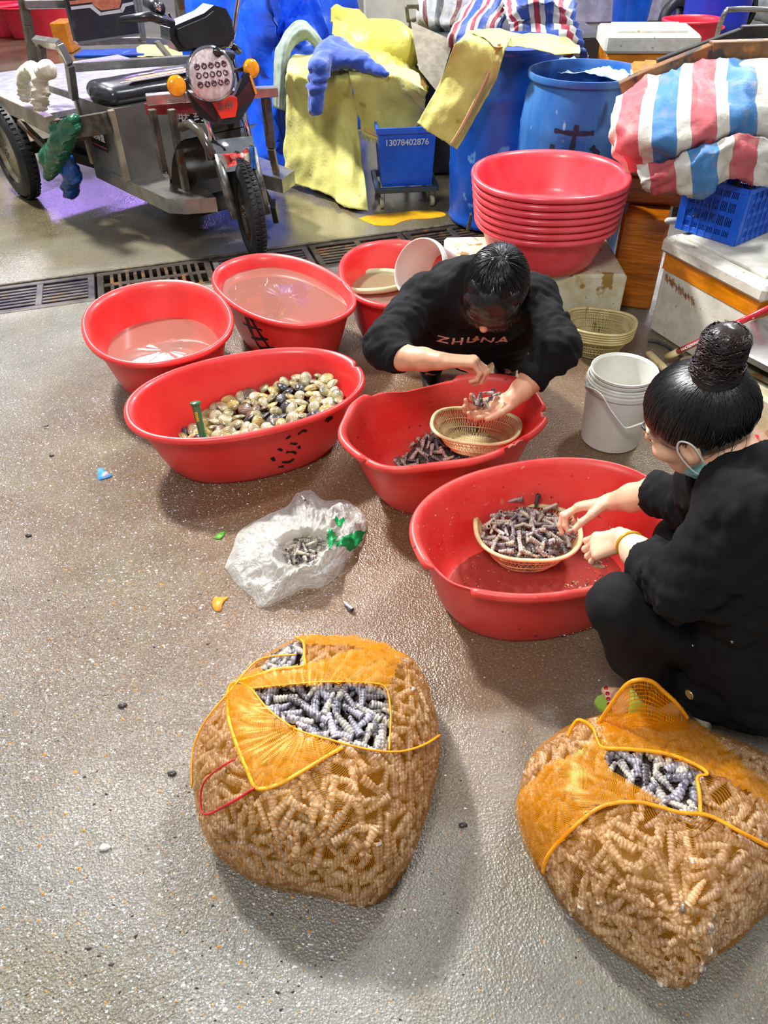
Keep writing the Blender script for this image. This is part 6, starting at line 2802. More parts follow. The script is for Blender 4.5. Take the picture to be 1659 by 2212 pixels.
# mudguard hugging the front wheel behind the fork
g = G()
vs = []
for j in range(22):
    a = math.radians(100 + 100 * j / 21)
    d = SF * math.cos(a) + UP * math.sin(a)
    for i in range(7):
        s_ = (i / 6 - .5) * 2
        vs.append(fwc + d * (.275 - .03 * s_ * s_) + SL * (s_ * .062))
n0 = len(vs)
fs = [(j * 7 + i, j * 7 + i + 1, (j + 1) * 7 + i + 1, (j + 1) * 7 + i) for j in range(21) for i in range(6)]
g.add(vs + [fwc + (v - fwc) * .985 for v in vs], fs + [tuple(n0 + k for k in f_[::-1]) for f_ in fs])
g.obj('mudguard', MBLK, TK, True)

# floor pan
g = G()
panpoly = [(-.22, -.30), (-.14, -.16), (-.42, -.10), (-.42, .20), (-.14, .26), (-.22, .40), (-1.15, .42), (-1.15, -.38), (-.30, -.36)]
fr = lambda x, y, z: TT(x, y, z)
g.prism(panpoly, .225, .30, fr)
g.obj('floor_pan', MSTEEL, TK)
g = G()
g.prism([(-1.9, -.45), (-1.9, .35), (-1.1, .30), (-1.1, -.30)], .24, .30, fr)
g.bar(TT(-1.9, -.3, .33), TT(-.5, -.25, .20), .05, .06)
g.bar(TT(-1.9, .2, .33), TT(-.5, .2, .20), .05, .06)
g.obj('chassis', M('dark_chassis', '1c1a1a', '2e2620', ns=10, rough=.5, bump=.3), TK)
# inner wheel arch and front apron
g = G()
vs = []
for j in range(12):
    a = math.radians(100 + 100 * j / 11)
    for i in range(2):
        vs.append(TT(-.10 + .36 * math.cos(a), (-.24, .2)[i], .24 + .36 * math.sin(a)))
n0 = len(vs)
fs = [(j * 2, j * 2 + 1, j * 2 + 3, j * 2 + 2) for j in range(11)]
g.add(vs + [v - UP * .006 - TFw * .004 for v in vs], fs + [tuple(n0 + k for k in f_[::-1]) for f_ in fs])
g.tube([tp(392, 275, y=-.26), tp(412, 268, y=-.26), tp(432, 285, y=-.26), tp(450, 318, y=-.26), tp(456, 345, y=-.26)], .022, 10)
g.obj('wheel_arch', M('dark_gloss_panel', '2a2620', '4a4436', ns=5, rough=.2, coat=.5), TK, True)
g = G()
g.prism([(-.03, .66), (.17, .66), (.15, .40), (-.01, .40)], -.012, .0, lambda a, b, c: TT(-.22 + c, a - .07, b + .05))
g.obj('leg_shield', M('dark_gloss_panel', '2a2620'), TK)

# bumper / front frame of square tube
zB = .72
bl, br = tp(316, 215, z=zB), tp(600, 197, z=zB)
g = G()
g.bar(bl, tp(400, 208, z=zB), .06, .045)
g.bar(tp(400, 208, z=zB), br, .06, .045)
g.obj('front_rail', MSTEEL, TK)
g = G()
p1 = tp(328, 236, z=.69)
p2 = Vector((p1.x, p1.y, .40))
g.bar(p1, p2, .035, .035, up=TFw)
g.bar(p2, tp(378, 388, z=.29), .035, .035)
g.obj('front_post', MDSTEEL, TK)
p1 = tp(370, 236, z=.69)
g = G()
g.bar(p1, Vector((p1.x, p1.y, .30)), .035, .035, up=TFw)
g.obj('front_post', MDSTEEL, TK)
p1 = tp(574, 212, z=.69)
g = G()
p2 = Vector((p1.x, p1.y, .45))
g.bar(p1, p2, .04, .04, up=TFw)
g.bar(p2, TT(-.25, .30, .30), .035, .035)
g.obj('front_post', MDSTEEL, TK)
# red and black panels with lettering under the left rail
r1, r2 = tp(322, 222, z=.69), tp(428, 218, z=.69)
xd = (r2 - r1).normalized()
g = G()
g.bar(r1.lerp(r2, .5) - UP * .03 - xd * .15, r1.lerp(r2, .5) - UP * .03 + xd * .15, .006, .055)
g.obj('red_panel', M('red_sticker', '8a1c24', 'a03038', ns=12, rough=.35), TK)
g = G()
g.bar(tp(385, 250, z=.61), tp(450, 250, z=.61), .006, .075)
nmp = g.obj('name_panel', M('black_sticker', '14100f', rough=.3), TK)
nv = (CPOS - tp(415, 250, z=.61))
nv.z = 0
a_, b_ = tp(385, 250, z=.61), tp(450, 250, z=.61)
xx = (b_ - a_).normalized()
yy = UP
zz = xx.cross(yy)
MWP = M('white_letter', 'd8d8dc', rough=.5)
text_mesh('lettering', '联 约', .066, MWP, nmp, a_.lerp(b_, .45) + zz * .0045, xx, yy, bold=.001)
# round sticker / reflector
g = G()
g.lathe([(.001, 0), (.022, 0), (.022, .006), (.014, .012), (.001, .013)], tp(331, 225, z=.67) + Vector((0, -.02, 0)), (CPOS - TT(-.4, -.3, .7)), 16)
g.obj('reflector', M('clear_pink_lens', 'd8c8c0', rough=.15, coat=.6), TK, True)

# headlight
hc = tp(455, 160, y=-.14)
hn = (TFw * .80 + UP * .16 + Vector((.06, -.5, 0))).normalized()
print('headlight', hc, (hc - TO).dot(TFw))
HR = (tp(500, 160, y=-.14) - hc).length
HR = .112
g = G()
g.lathe([(.001, -.10), (.05, -.095), (.09, -.06), (HR, -.01), (HR + .004, .0), (HR + .003, .012), (HR - .006, .014)], hc, hn, 40)
hl = g.obj('headlight', MCHR, TK, True)
g = G()
g.lathe([(HR - .006, .008), (HR - .03, .018), (HR * .5, .026), (.001, .029)], hc, hn, 40)
m_lens = M('ribbed_lens', 'c8b4b4', 'e8e2e4', ns=60, rough=.12, coat=.8, bump=.9, bs=90, bd=.004, stretch=(1, 1, .4), spots=[('a07078', 7, .58)])
g.obj('lens', m_lens, hl, True)
hx = UP.cross(hn).normalized()
hy = hn.cross(hx)
for r_ in range(3):
    for c_ in range(5):
        if r_ == 0 and c_ == 4:
            pass
        g = G()
        q = hc + hx * ((c_ - 2) * .032) + hy * ((1 - r_) * .036) + hn * (.027 - .00 * abs(c_ - 2))
        q = q - hn * (.004 * ((c_ - 2) ** 2) * .3)
        g.lathe([(.014, -.002), (.0135, .004), (.009, .005), (.006, .001), (.001, .0)], q, hn, 10)
        o = g.obj('led_cell', M('led_reflector', '8a7078', '4a3840', ns=90, rough=.15, metal=.7), hl, True)
# indicators
for (px, py, yy_) in ((381, 185, -.33), (542, 148, .13)):
    c_ = tp(px, py, y=yy_)
    g = G()
    n_ = (hn + Vector((.1 if px > 500 else -.05, 0, 0))).normalized()
    g.lathe([(.001, -.035), (.025, -.03), (.040, -.006), (.045, .0), (.045, .006)], c_, n_, 24, sy=1, sx=1)
    g.tube([c_ - n_ * .03, hc - hn * .03], .012, 8)
    st = g.obj('indicator', MBLK, TK, True)
    g = G()
    g.lathe([(.044, .004), (.038, .014), (.02, .019), (.001, .020)], c_, n_, 24)
    g.obj('amber_lens', M('amber_lens', 'f09000', 'ffb010', ns=40, rough=.12, coat=.8, bump=.5, bs=60), st, True)
# cowl with the red badge
cq = tp(482, 222, y=-.07)
cn = (TFw * .85 + Vector((.05, -.45, .05))).normalized()
cx_ = UP.cross(cn).normalized()
cy_ = cn.cross(cx_)
fr2 = lambda a, b, c__: cq + cx_ * a + cy_ * b + cn * (c__ + .02 - .9 * a * a)
poly = [(-.165, .075), (-.12, .03), (-.02, .01), (.05, .02), (.12, .10), (.155, .105), (.175, .02), (.10, -.055), (.045, -.09), (-.075, -.075), (-.14, -.02)]
g = G()
P = spline([Vector((a, b, 0)) for a, b in poly + [poly[0]]], 4)[:-1]
g.prism([(p.x, p.y) for p in P], -.03, .0, fr2)
cw_ = g.obj('headlight_cowl', MBLK, TK)
g = G()
bp_ = [(-.068, .03), (-.055, .042), (.052, .042), (.068, .03), (.066, -.005), (.045, -.055), (-.032, -.055)]
g.prism([(a * .95, b * .95 - .01) for a, b in bp_], .0, .010, fr2)
bd = g.obj('red_badge', M('badge_red', 'f03820', 'e83018', rough=.25, coat=.5), cw_)
text_mesh('badge_letters', '宗申', .042, M('badge_letter', '8a6a64', rough=.4), cw_, fr2(0, -.012, .0118), cx_, cy_, bold=.0005)
g = G()
g.prism([(.150, .10), (.163, .10), (.183, .02), (.172, .015)], .0, .004, fr2)
g.obj('amber_strip', M('amber_lens', 'f09000'), cw_)
# instrument pod
pc = tp(431, 68, y=-.12)
pod = [(-.155, -.02), (-.15, .035), (-.10, .05), (.02, .085), (.07, .115), (.125, .095), (.145, .04), (.145, -.04), (.11, -.075), (-.02, -.08), (-.125, -.075)]
g = G()
fr3 = lambda a, b, c__: pc + cx_ * a + cy_ * (b * .85) + cn * c__
g.prism(pod, -.10, .05, fr3)
g.prism([(a * .82, b * .8) for a, b in pod], .05, .075, fr3)
g.prism([(a * 1.02, b * .25 - .015) for a, b in pod], -.1, .056, fr3)
autosmooth(g.obj('instrument_pod', MBLK, TK, True), 25)
# handlebar, grips, brackets
hb0 = tp(372, 60, y=-.3)
g = G()
g.tube([tp(440, 108, y=-.10), tp(395, 75, y=-.18), tp(352, 35, y=-.32), tp(338, 12, y=-.38)], .012, 10)
g.tube([tp(470, 100, y=0), tp(500, 98, y=.10), tp(515, 108, y=.18)], .012, 10)
g.obj('handlebar', MCHR, TK, True)
g = G()
g.tube([tp(372, 50, y=-.30), tp(325, 36, y=-.42), tp(262, 42, y=-.5)], [.018, .020, .012], 10)
g.obj('hand_grip', MBLK, TK, True)
g = G()
g.tube([tp(500, 98, y=.10), tp(515, 110, y=.16)], .018, 10)
g.obj('hand_grip', MBLK, TK, True)
g = G()
g.tube([tp(345, 20, y=-.36), tp(320, 6, y=-.36)], .028, 10)
g.obj('switch_housing', MBLK, TK, True)
g = G()
g.tube([tp(425, 115, y=-.1), tp(400, 95, y=-.1), tp(380, 60, y=-.15), tp(365, 30, y=-.3)], .005, 6)
g.tube([tp(470, 110, y=-.0), tp(500, 115, y=.06), tp(512, 160, y=.06), tp(520, 200, y=.05)], .006, 6)
g.tube([tp(430, 118, y=-.1), tp(470, 112, y=-.1), tp(500, 120, y=.0)], .022, 8)
g.obj('cable', MBLK, TK, True)
g = G()
g.tube(spline([tp(490, 100, y=.06), tp(500, 88, y=.08), tp(505, 70, y=.10), tp(510, 30, y=.12), tp(519, -20, y=.14)], 5), .0105, 10)
g.obj('mirror_stalk', MCHR, TK, True)

# seat on its box
g = G()
g.prism([(-.72, -.36), (-.72, .40), (-1.16, .40), (-1.16, -.38)], .30, .655, fr)
sb = g.obj('seat_box', M('brushed_panel', '8e8c88', '6a6864', ns=4, rough=.32, metal=.75, bump=.2, r2=.5), TK)
for yv, z_ in ((-.384, .5),):
    a_, b_ = tp(187, 285, y=-.372), tp(226, 300, y=-.372)
g = G()
g.box(TT(-.97, -.383, .47), (.20, .004, .11), Matrix((TFw, TLt, UP)).transposed(), .001)
pl_ = g.obj('sticker', MATS['black_sticker'], sb)
text_mesh('lettering', '主运联盟', .048, MWP, sb, TT(-.97, -.3862, .485), TFw, UP, bold=.0008)
g = G()
g.box(TT(-.97, -.3858, .435), (.19, .002, .006), Matrix((TFw, TLt, UP)).transposed(), .0005)
g.obj('sticker', M('red_sticker', '8a1c24'), sb)
for xx_ in (-.72, -1.16):
    g = G()
    g.bar(TT(xx_ - .0, -.375, .30), TT(xx_, -.375, .655), .03, .03, up=TFw)
    g.obj('corner_trim', M('pale_steel', 'b0a48c', '8c8274', ns=9, rough=.35, metal=.4), sb)
# seat cushion
V, F = sdf_mesh(lambda P: smin(smin(cone(P, TT(-.93, -.33, .70), TT(-.93, .36, .70), .055, .055), cone(P, TT(-.86, -.33, .70), TT(-.86, .35, .70), .052, .052), .05), smin(cone(P, TT(-.79, -.31, .695), TT(-.79, .34, .695), .045, .045), cone(P, TT(-1.02, -.31, .695), TT(-1.02, .34, .695), .05, .05), .05), .05) + folds(P, 2, 1.5, .002),
                tuple(min(TT(a, b, 0)[k] for a in (-.65, -1.2) for b in (-.45, .48)) if k < 2 else .62 for k in range(3)),
                tuple(max(TT(a, b, 0)[k] for a in (-.65, -1.2) for b in (-.45, .48)) if k < 2 else .80 for k in range(3)), .013)
st = mkn('seat_cushion', V, F, M('black_leather', '181a20', '22242c', ns=30, rough=.3, coat=.35, bump=.2, bs=160), TK)
g = G()
frs = lambda a, b, c__: TT(b, a, .7585 + c__)
g.prism([(-.24, -.79), (-.16, -.83), (.14, -.83), (.22, -.79), (.18, -.775), (-.2, -.775)], 0, .003, frs)
g.obj('seat_stripe', M('seat_orange', 'a85a44', 'c07858', ns=30, rough=.5), st)
g = G()
g.prism([(-.27, -.765), (.25, -.765), (.25, -.755), (-.27, -.755)], -.004, .002, frs)
g.prism([(-.12, -.86), (-.02, -.86), (-.03, -.875), (-.11, -.875)], 0, .003, frs)
g.prism([(.04, -.86), (.16, -.86), (.15, -.875), (.05, -.875)], 0, .003, frs)
g.obj('seat_stripe', M('seat_white', 'b8b8c0', rough=.5), st)
# backrest
bx = -1.32
cb_ = [tp(163, 95, x=bx), tp(303, 88, x=bx), tp(300, -15, x=bx), tp(158, -15, x=bx)]
w_ = (cb_[1] - cb_[0])
yl_, yr_ = (cb_[0] - TO).dot(TLt), (cb_[1] - TO).dot(TLt)
zb_, zt_ = cb_[0].z - .0, cb_[3].z
print('backrest', yl_, yr_, zb_, zt_)
g = G()
cc_ = TT(bx, (yl_ + yr_) / 2, (zb_ + zt_) / 2)
g.box(cc_, (.06, yr_ - yl_, zt_ - zb_), Matrix((TFw, TLt, UP)).transposed(), .025)
bk = autosmooth(g.obj('backrest', MATS['black_leather'], TK), 30)
frb = lambda a, b, c__: TT(bx + .031 + c__, yl_ + (yr_ - yl_) * a, zb_ + (zt_ - zb_) * b)
g = G()
for A_ in ([(.03, .70), (.30, .70), (.42, .52), (.46, .56), (.34, .76), (.03, .76)], [(.42, .52), (.78, .53), (.76, .60), (.45, .58)], [(.78, .53), (.84, .64), (.97, .66), (.97, .72), (.80, .70), (.74, .58)]):
    g.prism(A_, 0, .003, frb)
g.obj('back_stripe', MATS['seat_white'], bk)
g = G()
g.prism([(.03, .80), (.97, .80), (.97, .87), (.03, .87)], 0, .0025, frb)
g.prism([(.34, .76), (.46, .62), (.74, .62), (.80, .80), (.36, .80)], 0, .0025, frb)
g.obj('back_stripe', MATS['seat_orange'], bk)
# frame tubes
for pts_, m_, w2 in (([tp(48, -10, x=-1.45), tp(60, 55, x=-1.45), tp(75, 145, x=-1.45)], MDSTEEL, .045),
                     ([tp(55, 10, x=-1.40), tp(160, 8, x=-1.40)], MSTEEL, .04),
                     ([tp(160, -10, x=-1.36), tp(170, 92, x=-1.36)], MDSTEEL, .04),
                     ([tp(170, 92, x=-1.36), tp(310, 88, x=-1.36), tp(400, 92, x=-1.36)], MSTEEL, .035),
                     ([tp(386, -10, x=-1.34), tp(396, 88, x=-1.34)], MDSTEEL, .045),
                     ([tp(340, 92, x=-1.34), tp(372, 132, x=-1.25)], MDSTEEL, .03),
                     ([tp(296, -10, x=-1.33), tp(310, 90, x=-1.33)], MSTEEL, .03),
                     ([tp(78, 88, y=-.48), tp(128, 96, y=-.46), tp(150, 138, y=-.44), tp(160, 212, y=-.42)], MSTEEL, .04),
                     ([tp(160, 208, y=-.42), tp(98, 188, y=-.46)], MSTEEL, .035),
                     ([tp(90, 100, y=-.48), tp(96, 160, y=-.48)], MDSTEEL, .035),
                     ([tp(155, 145, x=-1.2), tp(420, 128, x=-1.2)], MSTEEL, .045)):
    g = G()
    for a, b in zip(pts_, pts_[1:]):
        g.bar(a, b, w2, w2, up=TFw)
    g.obj('frame_tube', m_, TK)
# cargo bed
g = G()
g.prism([(-1.25, -.55), (-1.25, .55), (-2.6, .55), (-2.6, -.55)], .545, .575, fr)
bed = g.obj('cargo_bed', M('wet_bed_sheet', 'c8c8d4', 'a4a0a8', ns=20, rough=.15, metal=.3, coat=.5), TK)
g = G()
g.bar(TT(-1.1, -.57, .55), TT(-2.6, -.57, .55), .05, .09)
g.obj('bed_rail', M('pale_steel', 'b0a48c'), TK)
g = G()
g.bar(TT(-1.1, -.50, .50), TT(-1.1, .45, .50), .06, .10)
g.bar(TT(-1.1, -.55, .52), TT(-.72, -.40, .60), .05, .10)
g.obj('cross_beam', MDSTEEL, TK)
for a, b in (((-1.55, -.6, .50), (-1.22, -.5, .28)), ((-2.1, -.6, .52), (-1.92, -.66, .30))):
    g = G()
    g.bar(TT(*a), TT(*b), .035, .03)
    g.obj('strut', MDSTEEL, TK)
g = G()
g.box(TT(-1.4, -.1, .42), (.4, .5, .16), Matrix((TFw, TLt, UP)).transposed(), .01)
g.obj('underbed_box', M('dark_chassis', '1c1a1a'), TK)
# side stand on the right of the fork
g = G()
g.bar(tp(590, 440, y=.16), tp(597, 472, y=.20), .03, .07)
g.bar(tp(572, 410, y=.13), tp(592, 450, y=.17), .012, .02)
g.obj('foot_plate', MBLK, TK)

# white rag knotted on the frame
A = [tp(55, 205, y=-.56), tp(50, 165, y=-.58), tp(66, 146, y=-.58), tp(84, 160, y=-.60), tp(104, 150, y=-.60)]
B = [tp(84, 165, y=-.61), tp(88, 195, y=-.62), tp(86, 222, y=-.62)]


def f(P):
    d = cone(P, A[0], A[1], .034, .03)
    d = smin(d, cone(P, A[1], A[2], .03, .026), .02)
    d = smin(d, cone(P, A[2], A[3], .026, .03), .02)
    d = smin(d, cone(P, A[3], A[4], .034, .036), .02)
    d = smin(d, cone(P, B[0], B[1], .026, .034), .02)
    d = smin(d, cone(P, B[1], B[2], .034, .038), .02)
    return d + folds(P, 9, 8, .012)


allp = A + B
lo = [min(p[k] for p in allp) - .07 for k in range(3)]
hi = [max(p[k] for p in allp) + .07 for k in range(3)]
V, F = sdf_mesh(f, lo, hi, .0075)
o = mkn('rag', V, F, M('white_cotton', 'd4cebe', 'bcb29c', ns=12, rough=.85, bump=.5, bs=130))
base(o)
tag(o, 'off-white rag knotted round the frame of the tricycle at the far left', 'rag')
# bags hanging below the bed
for pts_, rr_, m_, lab, nm in (([tp(160, 265, y=-.52), tp(135, 300, y=-.55), tp(112, 345, y=-.57), tp(105, 385, y=-.57)], (.035, .06, .055, .02), M('green_film', '14523a', '1c6a4a', ns=8, rough=.25, coat=.4), 'crumpled dark green plastic bag hanging under the tricycle bed', 'plastic_bag'),
                           ([tp(150, 345, y=-.50), tp(155, 375, y=-.50), tp(152, 412, y=-.50)], (.02, .045, .045), M('blue_film', '0c3c80', '1450a0', ns=8, rough=.25, coat=.4), 'blue plastic bag hanging lowest under the tricycle', 'plastic_bag')):
    def f(P):
        d = None
        for i in range(len(pts_) - 1):
            e = cone(P, pts_[i], pts_[i + 1], rr_[i], rr_[i + 1])
            d = e if d is None else smin(d, e, .03)
        return d + folds(P, 4, 5, .014)
    lo = [min(p[k] for p in pts_) - .1 for k in range(3)]
    hi = [max(p[k] for p in pts_) + .1 for k in range(3)]
    lo[2] = max(lo[2], .02)
    V, F = sdf_mesh(f, lo, hi, .009)
    o = mkn(nm, V, F, m_)
    base(o)
    tag(o, lab, 'plastic bag')

# ================================================================== FAR BACKGROUND
MREDF = M('red_plastic_far', 'd01c30', 'e03048', ns=3, rough=.4)


def far_tub(px, py, w, h, lab, z0=0, mat=None, cat='tub', nm='tub', grp='red tubs far behind the tricycle'):
    c_ = at(px, py, z0)
    T_ = Tub(c_, w / 2, w * .42, .2, h, z0=z0, bs=.78, N=36)
    o = T_.build(lab, mat or MREDF, grp, nm)
    o['category'] = cat
    return T_


far_tub(14, 76, .62, .34, 'far red tub at the left edge, behind the tricycle')
far_tub(68, 80, .55, .34, 'far red tub partly behind the tricycle post')
far_tub(120, 84, .58, .38, 'far red tub seen between the tricycle post and backrest')
far_tub(22, 44, .8, .34, 'red tub in the second row behind, top left corner')
far_tub(84, 40, .8, .34, 'red tub in the second row behind, second from the left corner')
far_tub(1478, 128, .62, .30, 'red basin on the floor behind the rusty frame', grp='red basins behind the rusty frame')
far_tub(1478, 128, .57, .36, 'upper red basin nested in the one behind the rusty frame', z0=.012, grp='red basins behind the rusty frame')
# blue bin far
far_tub(1356, 66, .50, .5, 'bright blue bucket far behind the orange box', mat=MBLUE3, cat='bucket', nm='far_bucket', grp=None)
c_ = at(1528, 108, 0)
drum('violet-blue drum far behind the rusty frame', (c_.x, c_.y), .33, .80, M('violet_blue', '1c2cc0', '2438b0', rough=.35), True)
# scooter part far behind: wheel, fork, body
def scooter(px, py, lab):
    q = at(px, py, 0)
    t = thing('scooter', lab, 'scooter', q)
    ax_ = Vector((-.5, .86, 0))
    fw_ = Vector((.86, .5, 0))
    for nm, cc_ in (('front_wheel', q + UP * .22), ('rear_wheel', q + fw_ * 1.15 + UP * .22)):
        g = G()
        g.lathe([(.13, -.045), (.20, -.05), (.22, -.02), (.22, .02), (.20, .05), (.13, .045)], cc_, ax_, 28)
        w = g.obj(nm, MRUB, t, True)
        g = G()
        g.lathe([(.001, -.03), (.13, -.03), (.14, 0), (.13, .03), (.001, .03)], cc_, ax_, 20)
        g.obj('wheel_rim', MSTEEL, w, True)
    g = G()
    g.bar(q + UP * .25, q + fw_ * .22 + UP * .85, .05, .05)
    g.tube([q + fw_ * .22 + UP * .88 - ax_ * .3, q + fw_ * .2 + UP * .92, q + fw_ * .22 + UP * .88 + ax_ * .3], .018, 8)
    g.obj('steering_column', M('pale_violet_paint', 'b8b0c4', rough=.3), t, True)
    g = G()
    g.box(q + fw_ * .85 + UP * .45, (.8, .26, .32), Matrix((fw_, ax_, UP)).transposed(), .08)
    g.box(q + fw_ * .33 + UP * .5, (.10, .34, .6), Matrix((fw_, ax_, UP)).transposed(), .04)
    g.box(q + fw_ * .5 + UP * .2, (.5, .26, .08), Matrix((fw_, ax_, UP)).transposed(), .03)
    autosmooth(g.obj('scooter_body', M('dark_paint', '1c1a20', '2c2430', rough=.25, coat=.4), t), 30)
    g = G()
    g.box(q + fw_ * .85 + UP * .66, (.62, .26, .10), Matrix((fw_, ax_, UP)).transposed(), .04)
    autosmooth(g.obj('seat', MATS['black_leather'], t), 30)


scooter(1446, 92, 'dark scooter far behind, between the far pillar and the violet-blue drum')
# far kerb / counter strips and white sack
g = G()
p = at(1290, 44, 0)
g.box((p.x, p.y, .25), (1.5, .5, .5), None, .02)
tag(base(g.obj('low_counter', M('pale_violet_counter', 'b0a8c0', '8c8898', ns=6, rough=.4))), 'pale low counter far behind the rolled striped sack', 'counter')
V, F = sdf_mesh(lambda P: smin(ell(P, (5.05, 10.9, .42), (.55, .4, .42)), ell(P, (5.5, 10.8, .35), (.5, .4, .36)), .2) + folds(P, 6, 1.2, .05), (4.3, 10.2, .01), (6.2, 11.5, 1.1), .06)
o = mkn('white_sack', V, F, M('white_sack', 'd8dce0', 'b8c4c0', ns=5, rough=.6))
base(o)
tag(o, 'big white sack far back in the top right corner', 'sack')
# bent rail by the violet drum
g = G()
g.tube(spline([at(1536, 130, .4), aty(1560, 40, 5.0), aty(1590, 20, 5.0), aty(1700, 24, 5.0)], 6), .014, 8)
tag(base(g.obj('bent_rail', MSTEEL, None, True)), 'thin bent steel rail in front of the violet-blue drum', 'rail')
# goods behind the tricycle: orange crate, white container, blue sheet
for (px, py, w, h, m_, lab, cat, nm) in ((150, 110, .18, .30, MTAPE, 'orange carton far behind the tricycle armrest', 'carton', 'carton'),
                                     (245, 118, .8, .03, MBLUE, 'flat blue board lying behind the tricycle seat', 'board', 'flat_board')):
    q = at(px, py, 0)
    g = G()
    g.box((q.x, q.y, h / 2 + .002), (w, .35, h), None, .01)
    tag(base(g.obj(nm, m_)), lab, cat)
q = at(365, 112, 0)
o = sheet('yellow_cloth', [[q + Vector((-.35, .3, .03)), q + Vector((0, .3, .05)), q + Vector((.35, .3, .03))], [q + Vector((-.35, 0, .06)), q + Vector((0, 0, .12)), q + Vector((.35, 0, .05))],
                           [q + Vector((-.3, -.3, .01)), q + Vector((0, -.35, .02)), q + Vector((.35, -.3, .01))]], MYG, None, 6, 6, amp=.03, fr=5, seed=31)
base(o)
tag(o, 'yellow cloth lying on the floor behind the tricycle', 'cloth')
# violet fish-stall lamps beyond, reflected in the wet floor
for i, (x, y, z) in enumerate(((-3.6, 12.5, 2.5), (-2.2, 12.6, 2.7), (-.9, 12.7, 2.5), (-4.6, 11.4, 2.8), (2.6, 13.2, 2.6))):
    t = thing('stall_lamp', 'violet tube lamp hanging far behind', 'lamp', (x, y, z), 'violet tube lamps over the far stalls')
    g = G()
    g.tube([Vector((x - .55, y, z)), Vector((x + .55, y, z))], .045, 10)
    g.obj('lamp_tube', M('violet_lamp', 'e8d8ff', emit=('b890ff', 70)), t, True)
    g = G()
    g.box((x, y, z + .07), (1.2, .12, .04), None, .005)
    for s_ in (-.5, .5):
        g.bar((x + s_, y, z + .08), (x + s_, y, z + 1.2), .01, .01)
    g.obj('lamp_housing', MWHT, t)
# ================================================================== PEOPLE
MSKIN = M('skin', 'c98f6e', 'd8a282', ns=9, rough=.48, sss=.12, bump=.12, bs=180, bd=.001)
MSKIN2 = M('skin_pale', 'dcae8e', 'e4bc9e', ns=9, rough=.46, sss=.12, bump=.12, bs=180, bd=.001)
MHOOD = M('black_sweat_cloth', '07080b', '0c0d11', ns=9, rough=.85, bump=.25, bs=220, bd=.001, spec=.25)
MTROU = M('black_trouser_cloth', '0a0b0d', '101114', ns=9, rough=.8, bump=.2, bs=200, bd=.001, spec=.25)
MHAIR = M('black_hair', '08080a', '131216', ns=60, rough=.34, stretch=(1, 1, 1), spec=.6)
MHAIR2 = M('dark_brown_hair', '120c0a', '2e1c14', ns=20, rough=.34, spec=.6)


def frame(fw, up):
    f_ = Vector(fw).normalized()
    u = Vector(up)
    u = (u - f_ * u.dot(f_)).normalized()
    r_ = f_.cross(u)
    return Matrix((r_, f_, u)).transposed()      # columns right, forward, up


def loc(P, c, Mx, s):
    A = np.array(Mx, dtype=np.float32)
    return ((P - np.asarray(c, dtype=np.float32)) @ A) / s


def head_sdf(P, c, Mx, s=1.0):
    q = loc(P, c, Mx, s)
    d = ell(q, (0, -.012, .032), (.074, .093, .082))
    d = smin(d, ell(q, (0, .030, -.045), (.058, .062, .062)), .04)
    d = smin(d, ell(q, (0, .052, -.085), (.034, .034, .026)), .03)           # chin
    d = smin(d, cone(q, (0, .082, .012), (0, .108, -.024), .008, .013), .012)  # nose
    d = smin(d, cone(q, (-.014, .096, -.026), (.014, .096, -.026), .007, .007), .008)
    for sx in (-1, 1):
        d = smin(d, ell(q, (sx * .040, .062, -.025), (.026, .026, .022)), .02)    # cheek
        d = -smin(-d, ell(q, (sx * .031, .093, .008), (.016, .014, .010)), .012)  # socket
        d = smin(d, ell(q, (sx * .031, .076, .006), (.015, .012, .010)), .004)    # lid
        d = smin(d, cone(q, (sx * .016, .088, .024), (sx * .048, .076, .026), .006, .005), .010)  # brow ridge
        e = ell(q, (sx * .079, -.008, -.002), (.0085, .019, .031))
        e = -smin(-e, ell(q, (sx * .088, -.004, .002), (.007, .011, .019)), .004)
        d = smin(d, e, .007)
        d = smin(d, ell(q, (sx * .075, -.001, -.028), (.007, .010, .010)), .006)
    d = smin(d, ell(q, (0, .089, -.052), (.024, .011, .0065)), .005)          # lips
    d = smin(d, ell(q, (0, .087, -.062), (.020, .011, .0065)), .005)
    return d * s


